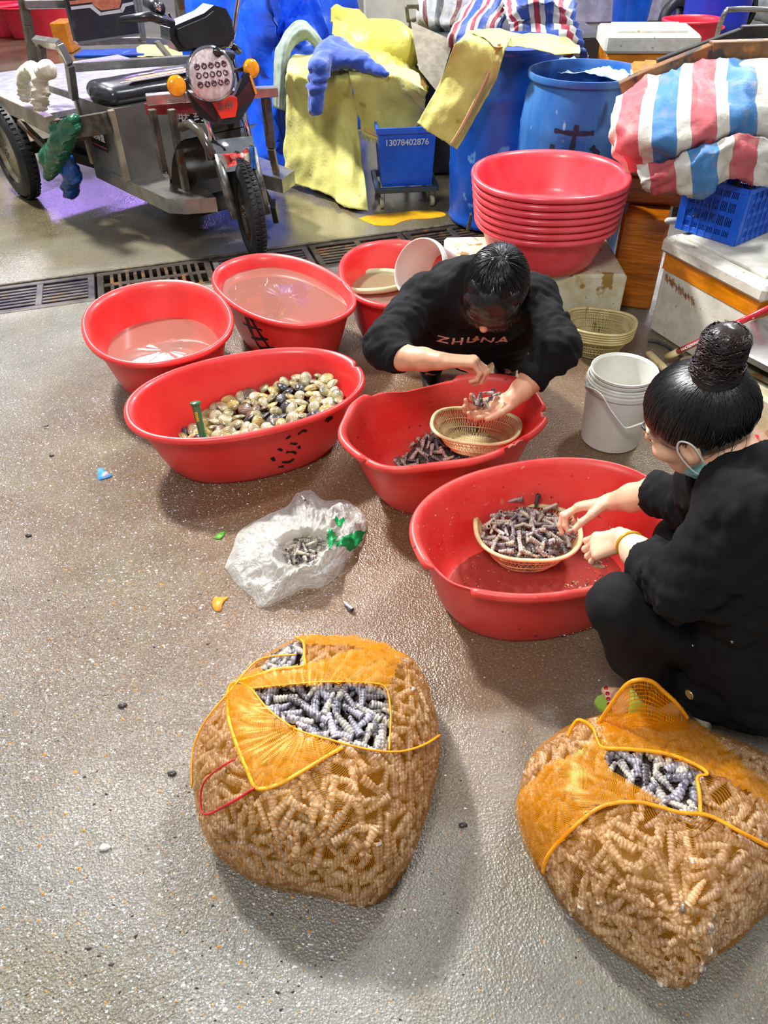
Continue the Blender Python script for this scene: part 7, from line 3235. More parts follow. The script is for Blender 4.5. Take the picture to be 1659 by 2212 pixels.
def fingers(W, F, N, T, s, curls, thumb=(.5, .5, .4), spread=.10):
    """list of chains; W wrist, F to fingertips, N palm side, T thumb side"""
    F, N, T = Vector(F).normalized(), Vector(N), Vector(T)
    N = (N - F * N.dot(F)).normalized()
    T = (T - F * T.dot(F) - N * T.dot(N)).normalized()
    ch = []
    L_ = [(.044, .026, .021), (.048, .030, .022), (.044, .028, .021), (.035, .021, .019)]
    B_ = [(.086, .027), (.090, .009), (.087, -.010), (.080, -.027)]
    for k in range(4):
        b = W + F * (B_[k][0] * s) + T * (B_[k][1] * s)
        d0 = (F + T * (spread * (1.5 - k))).normalized()
        ax = d0.cross(N).normalized()
        a = 0
        pts = [b]
        for j in range(3):
            a += curls[k][j]
            d = Quaternion(ax, a) @ d0
            pts.append(pts[-1] + d * L_[k][j] * s)
        rad = [x * s * (1, 1.02, .97, .86)[k] for x in (.0093, .0085, .0078, .0066)]
        ch.append((pts, rad))
    b = W + F * (.022 * s) + T * (.026 * s) + N * .004
    d = (F * thumb[0] + T * thumb[1] + N * thumb[2]).normalized()
    pts = [b, b + d * .040 * s]
    d2 = (d + F * .25 + N * .1).normalized()
    pts.append(pts[-1] + d2 * .032 * s)
    d3 = (d2 + F * .15 + N * .25).normalized()
    pts.append(pts[-1] + d3 * .026 * s)
    ch.append((pts, [.0145 * s, .0115 * s, .0100 * s, .0080 * s]))
    palm = []
    for k in range(4):
        palm.append((W + T * (B_[k][1] * .55 * s) + F * .012 * s, W + F * (B_[k][0] * s) + T * (B_[k][1] * s), .0140 * s, .0115 * s))
    palm.append((W + F * .02 * s + T * .012 * s, W + F * .055 * s + T * .018 * s + N * .004, .016 * s, .011 * s))
    return ch, palm, (F, N, T)


def hand_sdf(P, W, hd, arm, s=1.0, knuck=True):
    ch, palm, (F, N, T) = hd
    d = None
    for a, b, ra, rb_ in palm:
        e = cone(P, a, b, ra, rb_)
        d = e if d is None else smin(d, e, .012)
    for i in range(len(arm) - 1):
        d = smin(d, cone(P, arm[i][0], arm[i + 1][0], arm[i][1], arm[i + 1][1]), .014)
    fin = None
    for pts, rad in ch:
        g_ = None
        for j in range(3):
            e = cone(P, pts[j], pts[j + 1], rad[j], rad[j + 1])
            g_ = e if g_ is None else smin(g_, e, .003)
            if j:
                g_ = smin(g_, ell(P, pts[j], (rad[j] * 1.12,) * 3), .002)
        fin = g_ if fin is None else np.minimum(fin, g_)
    return smin(d, fin, .007)


def bbox(pts, m):
    return [min(p[k] for p in pts) - m for k in range(3)], [max(p[k] for p in pts) + m for k in range(3)]


def nails(hd, parent, s=1.0):
    ch, palm, (F, N, T) = hd
    for pts, rad in ch:
        d = (pts[3] - pts[2]).normalized()
        ax = (pts[3] - pts[2]).cross(pts[2] - pts[1])
        side = d.cross(N).normalized()
        out = side.cross(d).normalized()
        if out.dot(N) > 0:
            out = -out
        c = pts[3] + out * (rad[3] * .86) - d * .002
        g = G()
        vs = []
        for i in range(4):
            for j in range(5):
                u = (j / 4 - .5) * 2
                vs.append(c + d * (i / 3 * .010 - .004) * s + side * (u * rad[3] * .62) - out * (u * u * rad[3] * .28) + out * .0006)
        g.add(vs, [(i * 5 + j, i * 5 + j + 1, i * 5 + j + 6, i * 5 + j + 5) for i in range(3) for j in range(4)])
        g.obj('fingernail', M('nail', 'd8a89c', rough=.25, coat=.4), parent, True)


def limb_sdf(P, chain, k=.04):
    d = None
    for (a, ra), (b, rb_) in zip(chain, chain[1:]):
        e = cone(P, a, b, ra, rb_)
        d = e if d is None else smin(d, e, k)
    return d


def shell_r(dirs, rad):
    x = dirs / np.array(rad)
    return 1 / np.sqrt((x * x).sum(-1))


HRAD = (.0835, .1025, .0915)
HC = Vector((0, -.012, .034))


def strands(name, c, Mx, s, mat, parent, gen, n, r0=.0011, seg=7, kind='stuff'):
    g = G()
    for i in range(n):
        P = gen(i)
        if P is None:
            continue
        W_ = [Vector(c) + Mx @ (p * s) for p in P]
        m = len(W_)
        g.tube(W_, [r0 * (1 - .75 * (k / (m - 1)) ** 2) for k in range(m)], 3, caps=False)
    o = g.obj(name, mat, parent, True)
    o['kind'] = kind
    return o


def slerp(a, b, t):
    w = math.acos(max(-1, min(1, a.dot(b))))
    if w < 1e-4:
        return a.copy()
    return (a * math.sin((1 - t) * w) + b * math.sin(t * w)) / math.sin(w)


def on_shell(d, lift=0.0):
    r = 1 / math.sqrt(sum((d[k] / HRAD[k]) ** 2 for k in range(3)))
    return HC + d * (r + lift)


# ------------------------------------------------------------------ the man
man = thing('person', 'man in a black sweatshirt with pale letters crouching over the cracked tub', 'person', (.34, 2.6, 0))
HM = aty(1068, 628, 2.05)
FM = frame((-.30, -.70, -.66), (.02, -.50, .80))
SM = 1.0
mL = dict(sh=aty(915, 645, 2.27), el=aty(832, 748, 2.06), cuff=aty(870, 772, 1.99), wr=aty(952, 780, 1.91))
mR = dict(sh=aty(1158, 650, 2.27), el=aty(1205, 752, 2.06), cuff=aty(1148, 820, 2.00), wr=aty(1108, 862, 1.94))
pel, wai, che, nek = Vector((.345, 2.63, .20)), Vector((.34, 2.55, .33)), Vector((.335, 2.40, .46)), Vector((.325, 2.25, .585))
print('man arm', [(round((a['el'] - a['sh']).length, 2), round((a['wr'] - a['el']).length, 2)) for a in (mL, mR)], 'neck-head', (HM - nek).length)
kL, kR = Vector((.17, 2.40, .36)), Vector((.50, 2.42, .34))
aL, aR = Vector((.20, 2.62, .075)), Vector((.50, 2.62, .075))

hdL = fingers(mL['wr'] + (mL['wr'] - mL['cuff']).normalized() * .012, (.96, -.06, .02), (.1, -.25, -.95), (0, 1, -.2), 1.0, [(.7, 1.1, .8), (.8, 1.15, .8), (.85, 1.15, .8), (.9, 1.1, .8)], thumb=(.8, .35, .5), spread=.05)
hdR = fingers(mR['wr'], (-.94, -.10, -.32), (.12, -.30, .94), (.05, -1, -.25), 1.0, [(.35, .65, .55), (.4, .7, .5), (.45, .7, .5), (.5, .7, .5)], thumb=(.75, .55, .45), spread=.06)


def arm_pts(m):
    d = (m['wr'] - m['cuff']).normalized()
    return [(m['el'], .044), (m['cuff'], .038), (m['cuff'].lerp(m['wr'], .55), .033), (m['wr'], .0265)]


vf = []
for m, hd in ((mL, hdL), (mR, hdR)):
    A = arm_pts(m)
    lo, hi = bbox([m['cuff'], m['wr']] + [p for c_ in hd[0] for p in c_[0]], .05)
    vf.append(sdf_mesh(lambda P: hand_sdf(P, m['wr'], hd, A), lo, hi, .0030))
neckb = nek + Vector((0, .01, 0))
hb = HM + FM @ Vector((0, -.03, -.07))
lo, hi = bbox([HM, neckb], .15)
vf.append(sdf_mesh(lambda P: smin(head_sdf(P, HM, FM, SM), cone(P, neckb, hb, .062, .056), .03), lo, hi, .0042))


def body_m(P):
    d = cone(P, pel, wai, .115, .105)
    d = smin(d, cone(P, wai, che, .105, .12), .05)
    d = smin(d, cone(P, mL['sh'] * .85 + che * .15, mR['sh'] * .85 + che * .15, .05, .05), .06)
    d = smin(d, cone(P, che, nek, .12, .06), .05)
    for k, a in ((kL, aL), (kR, aR)):
        h_ = pel + (k - pel) * .15
        d = smin(d, cone(P, h_, k, .078, .052), .04)
        d = smin(d, cone(P, k, a, .050, .036), .02)
        d = smin(d, cone(P, a + Vector((0, .03, -.03)), a + Vector((0, -.13, -.048)), .034, .024), .02)
    for m in (mL, mR):
        d = smin(d, cone(P, m['sh'], m['el'], .047, .040), .03)
        d = smin(d, cone(P, m['el'], m['cuff'], .040, .036), .02)
    return d


lo, hi = bbox([pel, nek, mL['el'], mR['el'], aL, aR], .16)
lo[2] = .002
vf.append(sdf_mesh(body_m, lo, hi, .014))
V, F = join(*vf)
mkn('body', V, F, MSKIN, man)
nails(hdL, man)
nails(hdR, man)


def ring_folds(P, m):
    """creases gathered round the elbow and the pushed-up sleeve"""
    e = np.array(m['el'], dtype=np.float32)
    out = 0
    for o_, amp in ((m['sh'], .0065), (m['cuff'], .0055)):
        ax = np.array((m[('cuff' if o_ is m['cuff'] else 'sh')] - m['el']).normalized(), dtype=np.float32)
        v_ = P - e
        t_ = v_ @ ax
        r_ = np.sqrt((v_ ** 2).sum(-1))
        ph = t_ * 95 + 2.2 * np.sin(P[..., 0] * 21 + P[..., 2] * 17) + 1.3 * np.sin(P[..., 1] * 33)
        out = out - amp * (np.abs(np.sin(ph)) - .5) * np.exp(-(r_ / .17) ** 2)
    return out


def hoodie_m(P):
    w = Vector((.062, 0, 0))
    d = cone(P, pel - w * .9 + Vector((0, 0, .04)), che - w, .125, .125)
    d = smin(d, cone(P, pel + w * .9 + Vector((0, 0, .04)), che + w, .125, .125), .06)
    d = smin(d, cone(P, che - w, nek, .12, .075), .06)
    d = smin(d, cone(P, che + w, nek, .12, .075), .06)
    s1, s2 = mL['sh'], mR['sh']
    d = smin(d, cone(P, s1, nek, .068, .07), .06)
    d = smin(d, cone(P, s2, nek, .068, .07), .06)
    for m in (mL, mR):
        d2 = cone(P, m['sh'], m['el'], .068, .058)
        ext = m['cuff']
        d2 = smin(d2, cone(P, m['el'], ext, .056, .047), .03)
        d = smin(d, d2, .035)
    f_ = folds(P, 12, 3.0, .010, 5) + folds(P, 17, 7.0, .004, 4)
    d = d + f_ + ring_folds(P, mL) + ring_folds(P, mR)
    for m in (mL, mR):                       # cuffs end cleanly
        ax = (m['cuff'] - m['el']).normalized()
        pl = (P - np.array(m['cuff'], dtype=np.float32)) @ np.array(ax, dtype=np.float32)
        rad = np.sqrt((((P - np.array(m['cuff'], dtype=np.float32)) - pl[..., None] * np.array(ax, dtype=np.float32)) ** 2).sum(-1))
        loc_ = rad < .075
        d = np.where(loc_ & (pl > -.06), np.maximum(d, pl - .006), d)
        ring = np.maximum(np.abs(pl + .006) - .014, rad - .045)
        d = smin(d, ring, .005)
    # neckline
    axn = np.array((hb - nek).normalized(), dtype=np.float32)
    pl = (P - np.array(nek, dtype=np.float32)) @ axn
    rn = np.sqrt(((P - np.array(nek, dtype=np.float32)) ** 2).sum(-1))
    d = np.where(rn < .15, np.maximum(d, pl - .045), d)
    d = smin(d, np.maximum(np.abs(pl - .035) - .012, ell(P, nek + (hb - nek).normalized() * .035, (.082, .082, .082))), .008)
    return d


lo, hi = bbox([pel, nek, mL['el'], mR['el'], mL['cuff'], mR['cuff']], .17)
lo[2] = .10
V, F = sdf_mesh(hoodie_m, lo, hi, .0085)
hood = mkn('sweatshirt', V, F, MHOOD, man)
hood['label'] = 'black long-sleeved sweatshirt with pale pink letters'


def trou_m(P):
    d = cone(P, pel, pel + Vector((0, .01, .06)), .125, .12)
    for k, a in ((kL, aL), (kR, aR)):
        h_ = pel + (k - pel) * .15
        d = smin(d, cone(P, h_, k, .092, .068), .04)
        d = smin(d, cone(P, k, a + Vector((0, 0, .03)), .066, .054), .02)
    return d + folds(P, 3, 4, .006)


lo, hi = bbox([pel, kL, kR, aL, aR], .17)
lo[2] = .035
V, F = sdf_mesh(trou_m, lo, hi, .012)
mkn('trousers', V, F, MTROU, man)
for a in (aL, aR):
    lo, hi = bbox([a, a + Vector((0, -.14, -.05))], .07)
    lo[2] = .001
    V, F = sdf_mesh(lambda P: smin(cone(P, a + Vector((0, .03, -.032)), a + Vector((0, -.13, -.044)), .042, .030), cone(P, a, a + Vector((0, 0, .03)), .042, .045), .02), lo, hi, .008)
    mkn('boot', V, F, MRUB, man)
# letters across the chest: project onto the cloth
dg = bpy.context.evaluated_depsgraph_get()
Vh = [tuple(v.co + ORG[man.name]) for v in hood.data.vertices]
bth = BVHTree.FromPolygons(Vh, [tuple(p.vertices) for p in hood.data.polygons])
cu = bpy.data.curves.new('letters', 'FONT')
cu.body = 'ZHUNA'
cu.size = .060
cu.offset = .0012
cu.align_x = 'CENTER'
cu.align_y = 'CENTER'
cu.space_character = 1.25
tmp = bpy.data.objects.new('tmp', cu)
COL.objects.link(tmp)
dg = bpy.context.evaluated_depsgraph_get()
me = bpy.data.meshes.new_from_object(tmp.evaluated_get(dg))
bm_v = [v.co.copy() for v in me.vertices]
bm_f = [tuple(p.vertices) for p in me.polygons]
bpy.data.objects.remove(tmp)
import bmesh
bm = bmesh.new()
bm.from_mesh(me)
bmesh.ops.triangulate(bm, faces=bm.faces)
for _ in range(3):
    es = [e for e in bm.edges if e.calc_length() > .008]
    if not es:
        break
    bmesh.ops.subdivide_edges(bm, edges=es, cuts=1)
    bmesh.ops.triangulate(bm, faces=bm.faces)
O3 = aty(1040, 800, 2.05)
vs = []
for v in bm.verts:
    q = O3 + Vector((v.co.x, 0, v.co.y * .9 + .01 * (v.co.x * 6) ** 2))
    l3, n3, _, _ = bth.ray_cast(q, Vector((0, 1, -.12)).normalized())
    vs.append(l3 - Vector((0, 1, -.12)).normalized() * .0015 if l3 else q + Vector((0, .3, 0)))
fs = [tuple(v.index for v in f_.verts) for f_ in bm.faces]
bm.free()
o = mk('printed_letters', vs, fs, M('pale_pink_print', 'e0c0ac', 'd0a898', ns=20, rough=.5), hood, False)


# hair
def hair_m(P):
    q = loc(P, HM, FM, SM)
    d = ell(q, tuple(HC), HRAD)
    n = np.array((0, .62, -.78), dtype=np.float32)
    d = np.maximum(d, (q @ n) - .070)
    d = np.maximum(d, -q[..., 2] - .062 + .25 * np.maximum(q[..., 1], 0))
    fr_ = ell(q, (.0, .055, .022), (.076, .055, .078))       # fringe falling over the brow
    d = smin(d, fr_, .03)
    for sx in (-1, 1):
        d = np.maximum(d, -ell(q, (sx * .094, -.008, -.012), (.026, .024, .036)))
    return d * SM + folds(P, 8, 16, .0022)


lo, hi = bbox([HM], .15)
V, F = sdf_mesh(hair_m, lo, hi, .005)
hm = mkn('hair', V, F, MHAIR, man)
wh = Vector((.05, -.35, .93)).normalized()
rr = random.Random(4)


def gen_m(i):
    for _ in range(30):
        d0 = Vector((rr.gauss(0, 1), rr.gauss(0, 1), rr.gauss(0, 1))).normalized()
        p = HC + d0 * .09
        if d0.z > -.30 and (d0.y * .62 - d0.z * .78) < .55:
            break
    else:
        return None
    ax = wh.cross(d0)
    if ax.length < .02:
        ax = Vector((1, 0, 0))
    ax.normalize()
    tot = rr.uniform(.45, .75)
    tw = Quaternion(d0, .35)
    out = []
    side = rr.uniform(-.1, .1)
    for k in range(7):
        t_ = k / 6
        d = Quaternion(ax, tot * t_) @ d0
        d = Quaternion(wh, (.25 + side) * t_) @ d
        out.append(on_shell(d, .001 + .007 * math.sin(t_ * 2.2) + rr.uniform(0, .0015)))
    return out


strands('hair_strands', HM, FM, SM, MHAIR, hm, gen_m, 2300, .0013)


def fringe(i):
    x = rr.uniform(-.078, .078)
    k = math.sqrt(max(.05, 1 - (x / .086) ** 2))
    r_ = rr.uniform(-.003, .004)
    e_ = rr.uniform(-.012, .012)
    return spline([Vector((x * .7, .035 * k, .110 * k ** .3)), Vector((x * .9, .071 * k + r_, .096)), Vector((x * 1.0, .096 * k + r_, .050)), Vector((x * 1.04 + e_, .106 * k + r_, .008)), Vector((x * 1.05 + e_ * 1.5, .103 * k + r_, -.025 - rr.uniform(0, .028)))], 2)


strands('hair_strands', HM, FM, SM, MHAIR, hm, fringe, 1100, .0014)
for sx in (-1, 1):
    g = G()
    g.tube([HM + FM @ Vector((sx * .016, .096, .026)), HM + FM @ Vector((sx * .034, .091, .033)), HM + FM @ Vector((sx * .05, .078, .028))], [.002, .0035, .0015], 5)
    g.obj('eyebrow', MHAIR, man, True)

# snails in the cupped hand
rr = random.Random(9)
pc_ = mR['wr'] + hdR[2][0] * .075 + hdR[2][1] * .022
for i in range(10):
    p = pc_ + hdR[2][0] * rr.uniform(-.032, .035) + hdR[2][2] * rr.uniform(-.026, .026) + hdR[2][1] * rr.uniform(0, .028)
    place_snail(rr.choice(SN_N), p, lie(hdR[2][1], rr, .6), rr.uniform(.55, .7), 'snail held in the man\'s cupped hand above the empty basket', 'snails in the man\'s hand')

# ------------------------------------------------------------------ the woman
wom = thing('person', 'woman with a dark hair bun, mask under her chin, squatting by the widest tub', 'person', (.72, .95, 0))
HWm = aty(1512, 912, 1.165)
f_ = Vector((-.66, .58, -.48)).normalized()
FWm = frame(f_, (-.05, .05, 1))
roll = Quaternion(f_, math.radians(-16))
FWm = Matrix([roll @ FWm.col[k] for k in range(3)]).transposed()
if (FWm.col[0].y > 0) != (FWm.col[0].y > 0):
    pass
SW_ = 1.0
wN = dict(sh=aty(1622, 1110, .985), el=aty(1478, 1262, .985), cuff=aty(1402, 1222, 1.10), wr=aty(1352, 1166, 1.205))
wF = dict(sh=aty(1545, 1045, 1.20), el=aty(1505, 1085, 1.27), cuff=aty(1412, 1066, 1.355), wr=aty(1322, 1084, 1.44))
wnek = Vector((.665, 1.055, .735))
wche = Vector((.765, 1.06, .60))
wwai = Vector((.83, 1.09, .42))
wpel = Vector((.875, 1.09, .215))
wkN, wkF = aty(1338, 1308, 1.035), Vector((.72, 1.30, .35))
waN, waF = Vector((.650, 1.075, .075)), Vector((.84, 1.27, .075))
print('woman', [(round((a['el'] - a['sh']).length, 2), round((a['wr'] - a['el']).length, 2)) for a in (wN, wF)], wkN, 'thigh', (wkN - wpel).length, 'shin', (wkN - waN).length)
hdN = fingers(wN['wr'], (-.62, .42, -.62), (.45, .25, -.85), (.1, 1, .3), .93, [(.35, .7, .6), (.45, .8, .6), (.55, .8, .6), (.6, .8, .6)], thumb=(.8, .35, .5), spread=.05)
hdF = fingers(wF['wr'], (-.88, .22, -.34), (-.25, -.45, -.85), (-.15, -1, .25), .93, [(.45, .95, .5), (.35, .8, .5), (.5, .75, .5), (.65, .7, .5)], thumb=(.80, .30, .50), spread=.07)
vf = []
for m, hd in ((wN, hdN), (wF, hdF)):
    k = 1.0
    A = [(m['el'], .043), (m['cuff'], .038 * k), (m['cuff'].lerp(m['wr'], .5), .034 * k), (m['wr'], .0235)]
    lo, hi = bbox([m['cuff'], m['wr']] + [p for c_ in hd[0] for p in c_[0]], .05)
    vf.append(sdf_mesh(lambda P: hand_sdf(P, m['wr'], hd, A), lo, hi, .0027))
whb = HWm + FWm @ Vector((0, -.03, -.065))
lo, hi = bbox([HWm, wnek], .14)
vf.append(sdf_mesh(lambda P: smin(head_sdf(P, HWm, FWm, SW_), cone(P, wnek, whb, .056, .050), .03), lo, hi, .0036))


def body_w(P):
    d = cone(P, wpel, wwai, .13, .10)
    d = smin(d, cone(P, wwai, wche, .10, .10), .05)
    d = smin(d, cone(P, wche, wnek, .10, .055), .05)
    for k, a, hx_ in ((wkN, waN, (-.07, .0, .0)), (wkF, waF, (.06, .07, 0))):
        h_ = wpel + Vector(hx_)
        d = smin(d, cone(P, h_, k, .080, .050), .03)
        d = smin(d, cone(P, k, a, .048, .034), .02)
    for m in (wN, wF):
        d = smin(d, cone(P, m['sh'], m['el'], .044, .038), .03)
        d = smin(d, cone(P, m['el'], m['cuff'], .038, .035), .02)
    return d


lo, hi = bbox([wpel, wnek, wkN, wkF, waN, waF, wN['el'], wF['cuff']], .15)
lo[2] = .003
vf.append(sdf_mesh(body_w, lo, hi, .013))
# bare foot in a sandal
toe = at(1312, 1512, .022)
heel = waN + Vector((.045, -.01, -.045))
tdir = (toe - heel)
tdir.z = 0
tdir.normalize()
tsd = Vector((-tdir.y, tdir.x, 0))
print('foot', (toe - heel).length)


def foot(P):
    base_ = toe - tdir * .035
    d = cone(P, heel, heel.lerp(base_, .5) + UP * .012, .028, .027)
    d = smin(d, cone(P, heel.lerp(base_, .5) + UP * .012, base_ + UP * .004, .027, .020), .02)
    d = smin(d, cone(P, waN + UP * .08, heel.lerp(waN, .3), .034, .032), .03)
    d = smin(d, cone(P, waN, base_ + UP * .01, .03, .018), .03)
    for k in range(5):
        o_ = tsd * ((k - 2) * .0145)
        ln = .034 - .005 * abs(k - 1 + .4) if k else .036
        d = smin(d, cone(P, base_ + o_ * .9, base_ + o_ * 1.1 + tdir * ln - UP * .006, .0105 if k else .012, .0085 if k else .0105), .005)
    return d


lo, hi = bbox([toe, heel, waN], .06)
lo[2] = .008
vf.append(sdf_mesh(foot, lo, hi, .0035))
V, F = join(*vf)
mkn('body', V, F, MSKIN2, wom)
nails(hdN, wom, .93)
nails(hdF, wom, .93)
g = G()
for k in range(5):
    o_ = tsd * ((k - 2) * .0158)
    c_ = toe - tdir * .035 + o_ + tdir * (.034 if k else .036) + UP * .004
    g.lathe([(.001, .0), (.0055, .0), (.0045, .0018), (.001, .0022)], c_ + UP * .0015, (tdir * .3 + UP).normalized(), 8)
o = g.obj('toenail', M('red_nail_paint', 'c01030', rough=.2, coat=.6), wom, True)
o['kind'] = 'stuff'
# sandal
g = G()
sole = []
for k in range(16):
    a = 2 * PI * k / 16
    c_ = heel.lerp(toe, .5)
    c_.z = 0
    sole.append(c_ + tdir * (math.cos(a) * ((toe - heel).length * .5 + .03)) + tsd * (math.sin(a) * .043))
g.prism([(p.x, p.y) for p in sole], .001, .010)
g.obj('sandal_sole', M('green_sandal', '8ab040', 'a0c458', ns=9, rough=.4), wom)
g = G()
mid = heel.lerp(toe, .58)
g.tube([Vector((mid.x, mid.y, .0)) + tsd * (.048 * math.cos(a)) + UP * (.008 + .062 * math.sin(a)) for a in [PI * k / 10 for k in range(11)]], .022, 8, flat=.22, upv=(0, 0, 1))
g.obj('sandal_strap', MATS['green_sandal'], wom, True)


def jacket(P):
    w = Vector((.045, .055, 0))
    d = cone(P, wpel - w + UP * .03, wche - w, .155, .115)
    d = smin(d, cone(P, wpel + w + UP * .03, wche + w, .155, .115), .06)
    d = smin(d, cone(P, wche - w, wnek - w * .4, .105, .062), .05)
    d = smin(d, cone(P, wche + w, wnek + w * .4, .105, .062), .05)
    for m, r_ in ((wN, (.068, .062, .052)), (wF, (.062, .056, .046))):
        d2 = cone(P, m['sh'], m['el'], r_[0], r_[1])
        d2 = smin(d2, cone(P, m['el'], m['cuff'], r_[1], r_[2]), .03)
        d = smin(d, d2, .04)
        d = smin(d, cone(P, m['sh'], wnek, r_[0] - .005, .058), .05)
    # skirt of the jacket hanging towards the floor
    d = smin(d, cone(P, wpel + Vector((-.0, -.0, .05)), wpel + Vector((.0, -.0, -.05)), .165, .165), .05)
    d = smin(d, cone(P, wwai + Vector((-.12, -.06, .02)), wpel + Vector((-.15, -.07, -.07)), .05, .045), .06)
    d = d + folds(P, 23, 3.2, .010, 5) + folds(P, 29, 7.5, .004, 4) + ring_folds(P, wN) + ring_folds(P, wF)
    for m in (wN, wF):
        ax = np.array((m['cuff'] - m['el']).normalized(), dtype=np.float32)
        v_ = P - np.array(m['cuff'], dtype=np.float32)
        pl = v_ @ ax
        rad = np.sqrt(((v_ - pl[..., None] * ax) ** 2).sum(-1))
        d = np.where((rad < .08) & (pl > -.07), np.maximum(d, pl - .004), d)
        ring = np.maximum(np.abs(pl + .006) - .012, rad - .046)
        d = smin(d, ring, .005)
    axn = np.array((whb - wnek).normalized(), dtype=np.float32)
    pl = (P - np.array(wnek, dtype=np.float32)) @ axn
    rn = np.sqrt(((P - np.array(wnek, dtype=np.float32)) ** 2).sum(-1))
    d = np.where(rn < .14, np.maximum(d, pl - .028), d)
    return d


lo, hi = bbox([wpel, wnek, wN['el'], wN['cuff'], wF['cuff'], wF['sh']], .2)
lo[2] = .05
V, F = sdf_mesh(jacket, lo, hi, .0078)
jk = mkn('jacket', V, F, MHOOD, wom)
jk['label'] = 'black sweatshirt jacket with a gold button'


def trou_w(P):
    d = cone(P, wpel + UP * .0, wpel + UP * .05, .14, .14)
    for k, a, hx_ in ((wkN, waN, (-.07, .0, .0)), (wkF, waF, (.06, .07, 0))):
        h_ = wpel + Vector(hx_)
        d = smin(d, cone(P, h_, k, .096, .062), .03)
        d = smin(d, cone(P, k, k.lerp(a, .5), .060, .062), .02)
        d = smin(d, cone(P, k.lerp(a, .5), a + UP * .02, .062, .050), .02)
    return d + folds(P, 31, 3.5, .006)


lo, hi = bbox([wpel, wkN, wkF, waN, waF], .17)
lo[2] = .045
V, F = sdf_mesh(trou_w, lo, hi, .009)
mkn('trousers', V, F, MTROU, wom)
bp_ = aty(1489, 1500, .80)
Vj = [tuple(v.co + ORG[wom.name]) for v in jk.data.vertices]
btj = BVHTree.FromPolygons(Vj, [tuple(p.vertices) for p in jk.data.polygons])


def onjk(px, py):
    d = ray(px, py).normalized()
    l3, n3, _, _ = btj.ray_cast(CPOS, d)
    if l3 is None:
        l3, n3, _, _ = btj.find_nearest(CPOS + d * 1.3)
    return l3, n3


l3, n3 = onjk(1490, 1500)
g = G()
g.lathe([(.001, 0), (.012, 0), (.0125, .002), (.010, .0035), (.006, .0028), (.001, .0028)], l3, n3, 20)
g.obj('button', M('gold_button', 'd8b070', 'f0d8a8', rough=.2, metal=.8), jk, True)
for (x, y) in ((1497, 1394), (1582, 1386)):
    l3, n3 = onjk(x, y)
    g = G()
    g.lathe([(.001, 0), (.004, 0), (.003, .003), (.001, .003)], l3, n3, 8)
    g.obj('rivet', MSTEEL, jk, True)


# hair with bun
def hair_w(P):
    q = loc(P, HWm, FWm, SW_)
    d = ell(q, tuple(HC), HRAD)
    n = np.array((0, .80, -.60), dtype=np.float32)
    d = np.maximum(d, (q @ n) - .044)
    d = np.maximum(d, -q[..., 2] - .055 + .35 * np.maximum(q[..., 1] + .03, 0) - .15 * np.minimum(q[..., 1] + .03, 0))
    for sx in (-1, 1):
        d = np.maximum(d, -ell(q, (sx * .094, -.010, -.014), (.026, .024, .036)))
    return d * SW_ + folds(P, 6, 14, .0016)


lo, hi = bbox([HWm], .15)
V, F = sdf_mesh(hair_w, lo, hi, .0045)
hw = mkn('hair', V, F, MHAIR, wom)
bd_ = Vector((0, -.58, .81)).normalized()
rr = random.Random(14)


def gen_w(i):
    for _ in range(40):
        d0 = Vector((rr.gauss(0, 1), rr.gauss(0, 1), rr.gauss(0, 1))).normalized()
        if (d0.y * .80 - d0.z * .60) < .50 and d0.z > -.52 + .35 * max(0, d0.y + .3):
            break
    t1 = rr.uniform(.55, .93)
    d1 = slerp(d0, bd_, t1)
    return [on_shell(slerp(d0, d1, k / 6), .0005 + .0035 * math.sin(k / 6 * 3.0) + rr.uniform(0, .0008)) for k in range(7)]


strands('hair_strands', HWm, FWm, SW_, MHAIR, hw, gen_w, 2600, .0011)
bb = HWm + FWm @ (on_shell(bd_, 0) * SW_)
bt_ = bb + (FWm @ bd_) * .05 + (aty(1562, 735, 1.15) - bb) * .8
bax = (bt_ - bb).normalized()
print('bun', bb, bt_, (bt_ - bb).length)
bx_ = bax.orthogonal().normalized()
by_ = bax.cross(bx_)


def bun(P):
    d = cone(P, bb - bax * .01, bb + bax * .025, .042, .029)
    d = smin(d, cone(P, bb + bax * .035, bb + bax * .052, .037, .038), .010)
    q = loc(P, bb, Matrix((bx_, by_, bax)).transposed(), 1)
    th = np.arctan2(q[..., 1], q[..., 0])
    return d + .0008 * np.sin(th * 17 + q[..., 2] * 160)


lo, hi = bbox([bb, bb + bax * .08], .06)
V, F = sdf_mesh(bun, lo, hi, .004)
bn = mkn('hair_bun', V, F, MHAIR2, hw)
g = G()
for k in range(420):
    a0 = rr.uniform(0, 6.28)
    z0 = rr.uniform(-.005, .075)
    tw = rr.uniform(.8, 1.8)
    P = []
    for j in range(7):
        t_ = j / 6
        z = z0 + t_ * rr.uniform(.0, .02)
        r_ = (.040 if z > .03 else .044) * (1 - max(0, (z - .060) / .03) ** 2 * .5) + rr.uniform(0, .002)
        if .02 < z < .03:
            r_ = .035
        z = min(z, .086)
        a = a0 + tw * t_
        P.append(bb + bax * z + (bx_ * math.cos(a) + by_ * math.sin(a)) * r_)
    g.tube(P, [.0012 * (1 - .6 * t_ / 6) for t_ in range(7)], 3, caps=False)
o = g.obj('hair_strands', MHAIR2, hw, True)
o['kind'] = 'stuff'
g = G()
for k in range(26):          # loose hairs
    d0 = Vector((rr.choice((-1, 1)) * rr.uniform(.3, 1), rr.uniform(-1, -.2), rr.uniform(-.5, .1))).normalized()
    p = HWm + FWm @ (on_shell(d0) * SW_)
    q = p + Vector((rr.uniform(-.02, .02), rr.uniform(-.02, .02), -rr.uniform(.02, .06)))
    g.tube(spline([p, (p + q) / 2 + FWm @ Vector((d0.x * .012, d0.y * .01, 0)), q], 3), .0005, 3, caps=False)
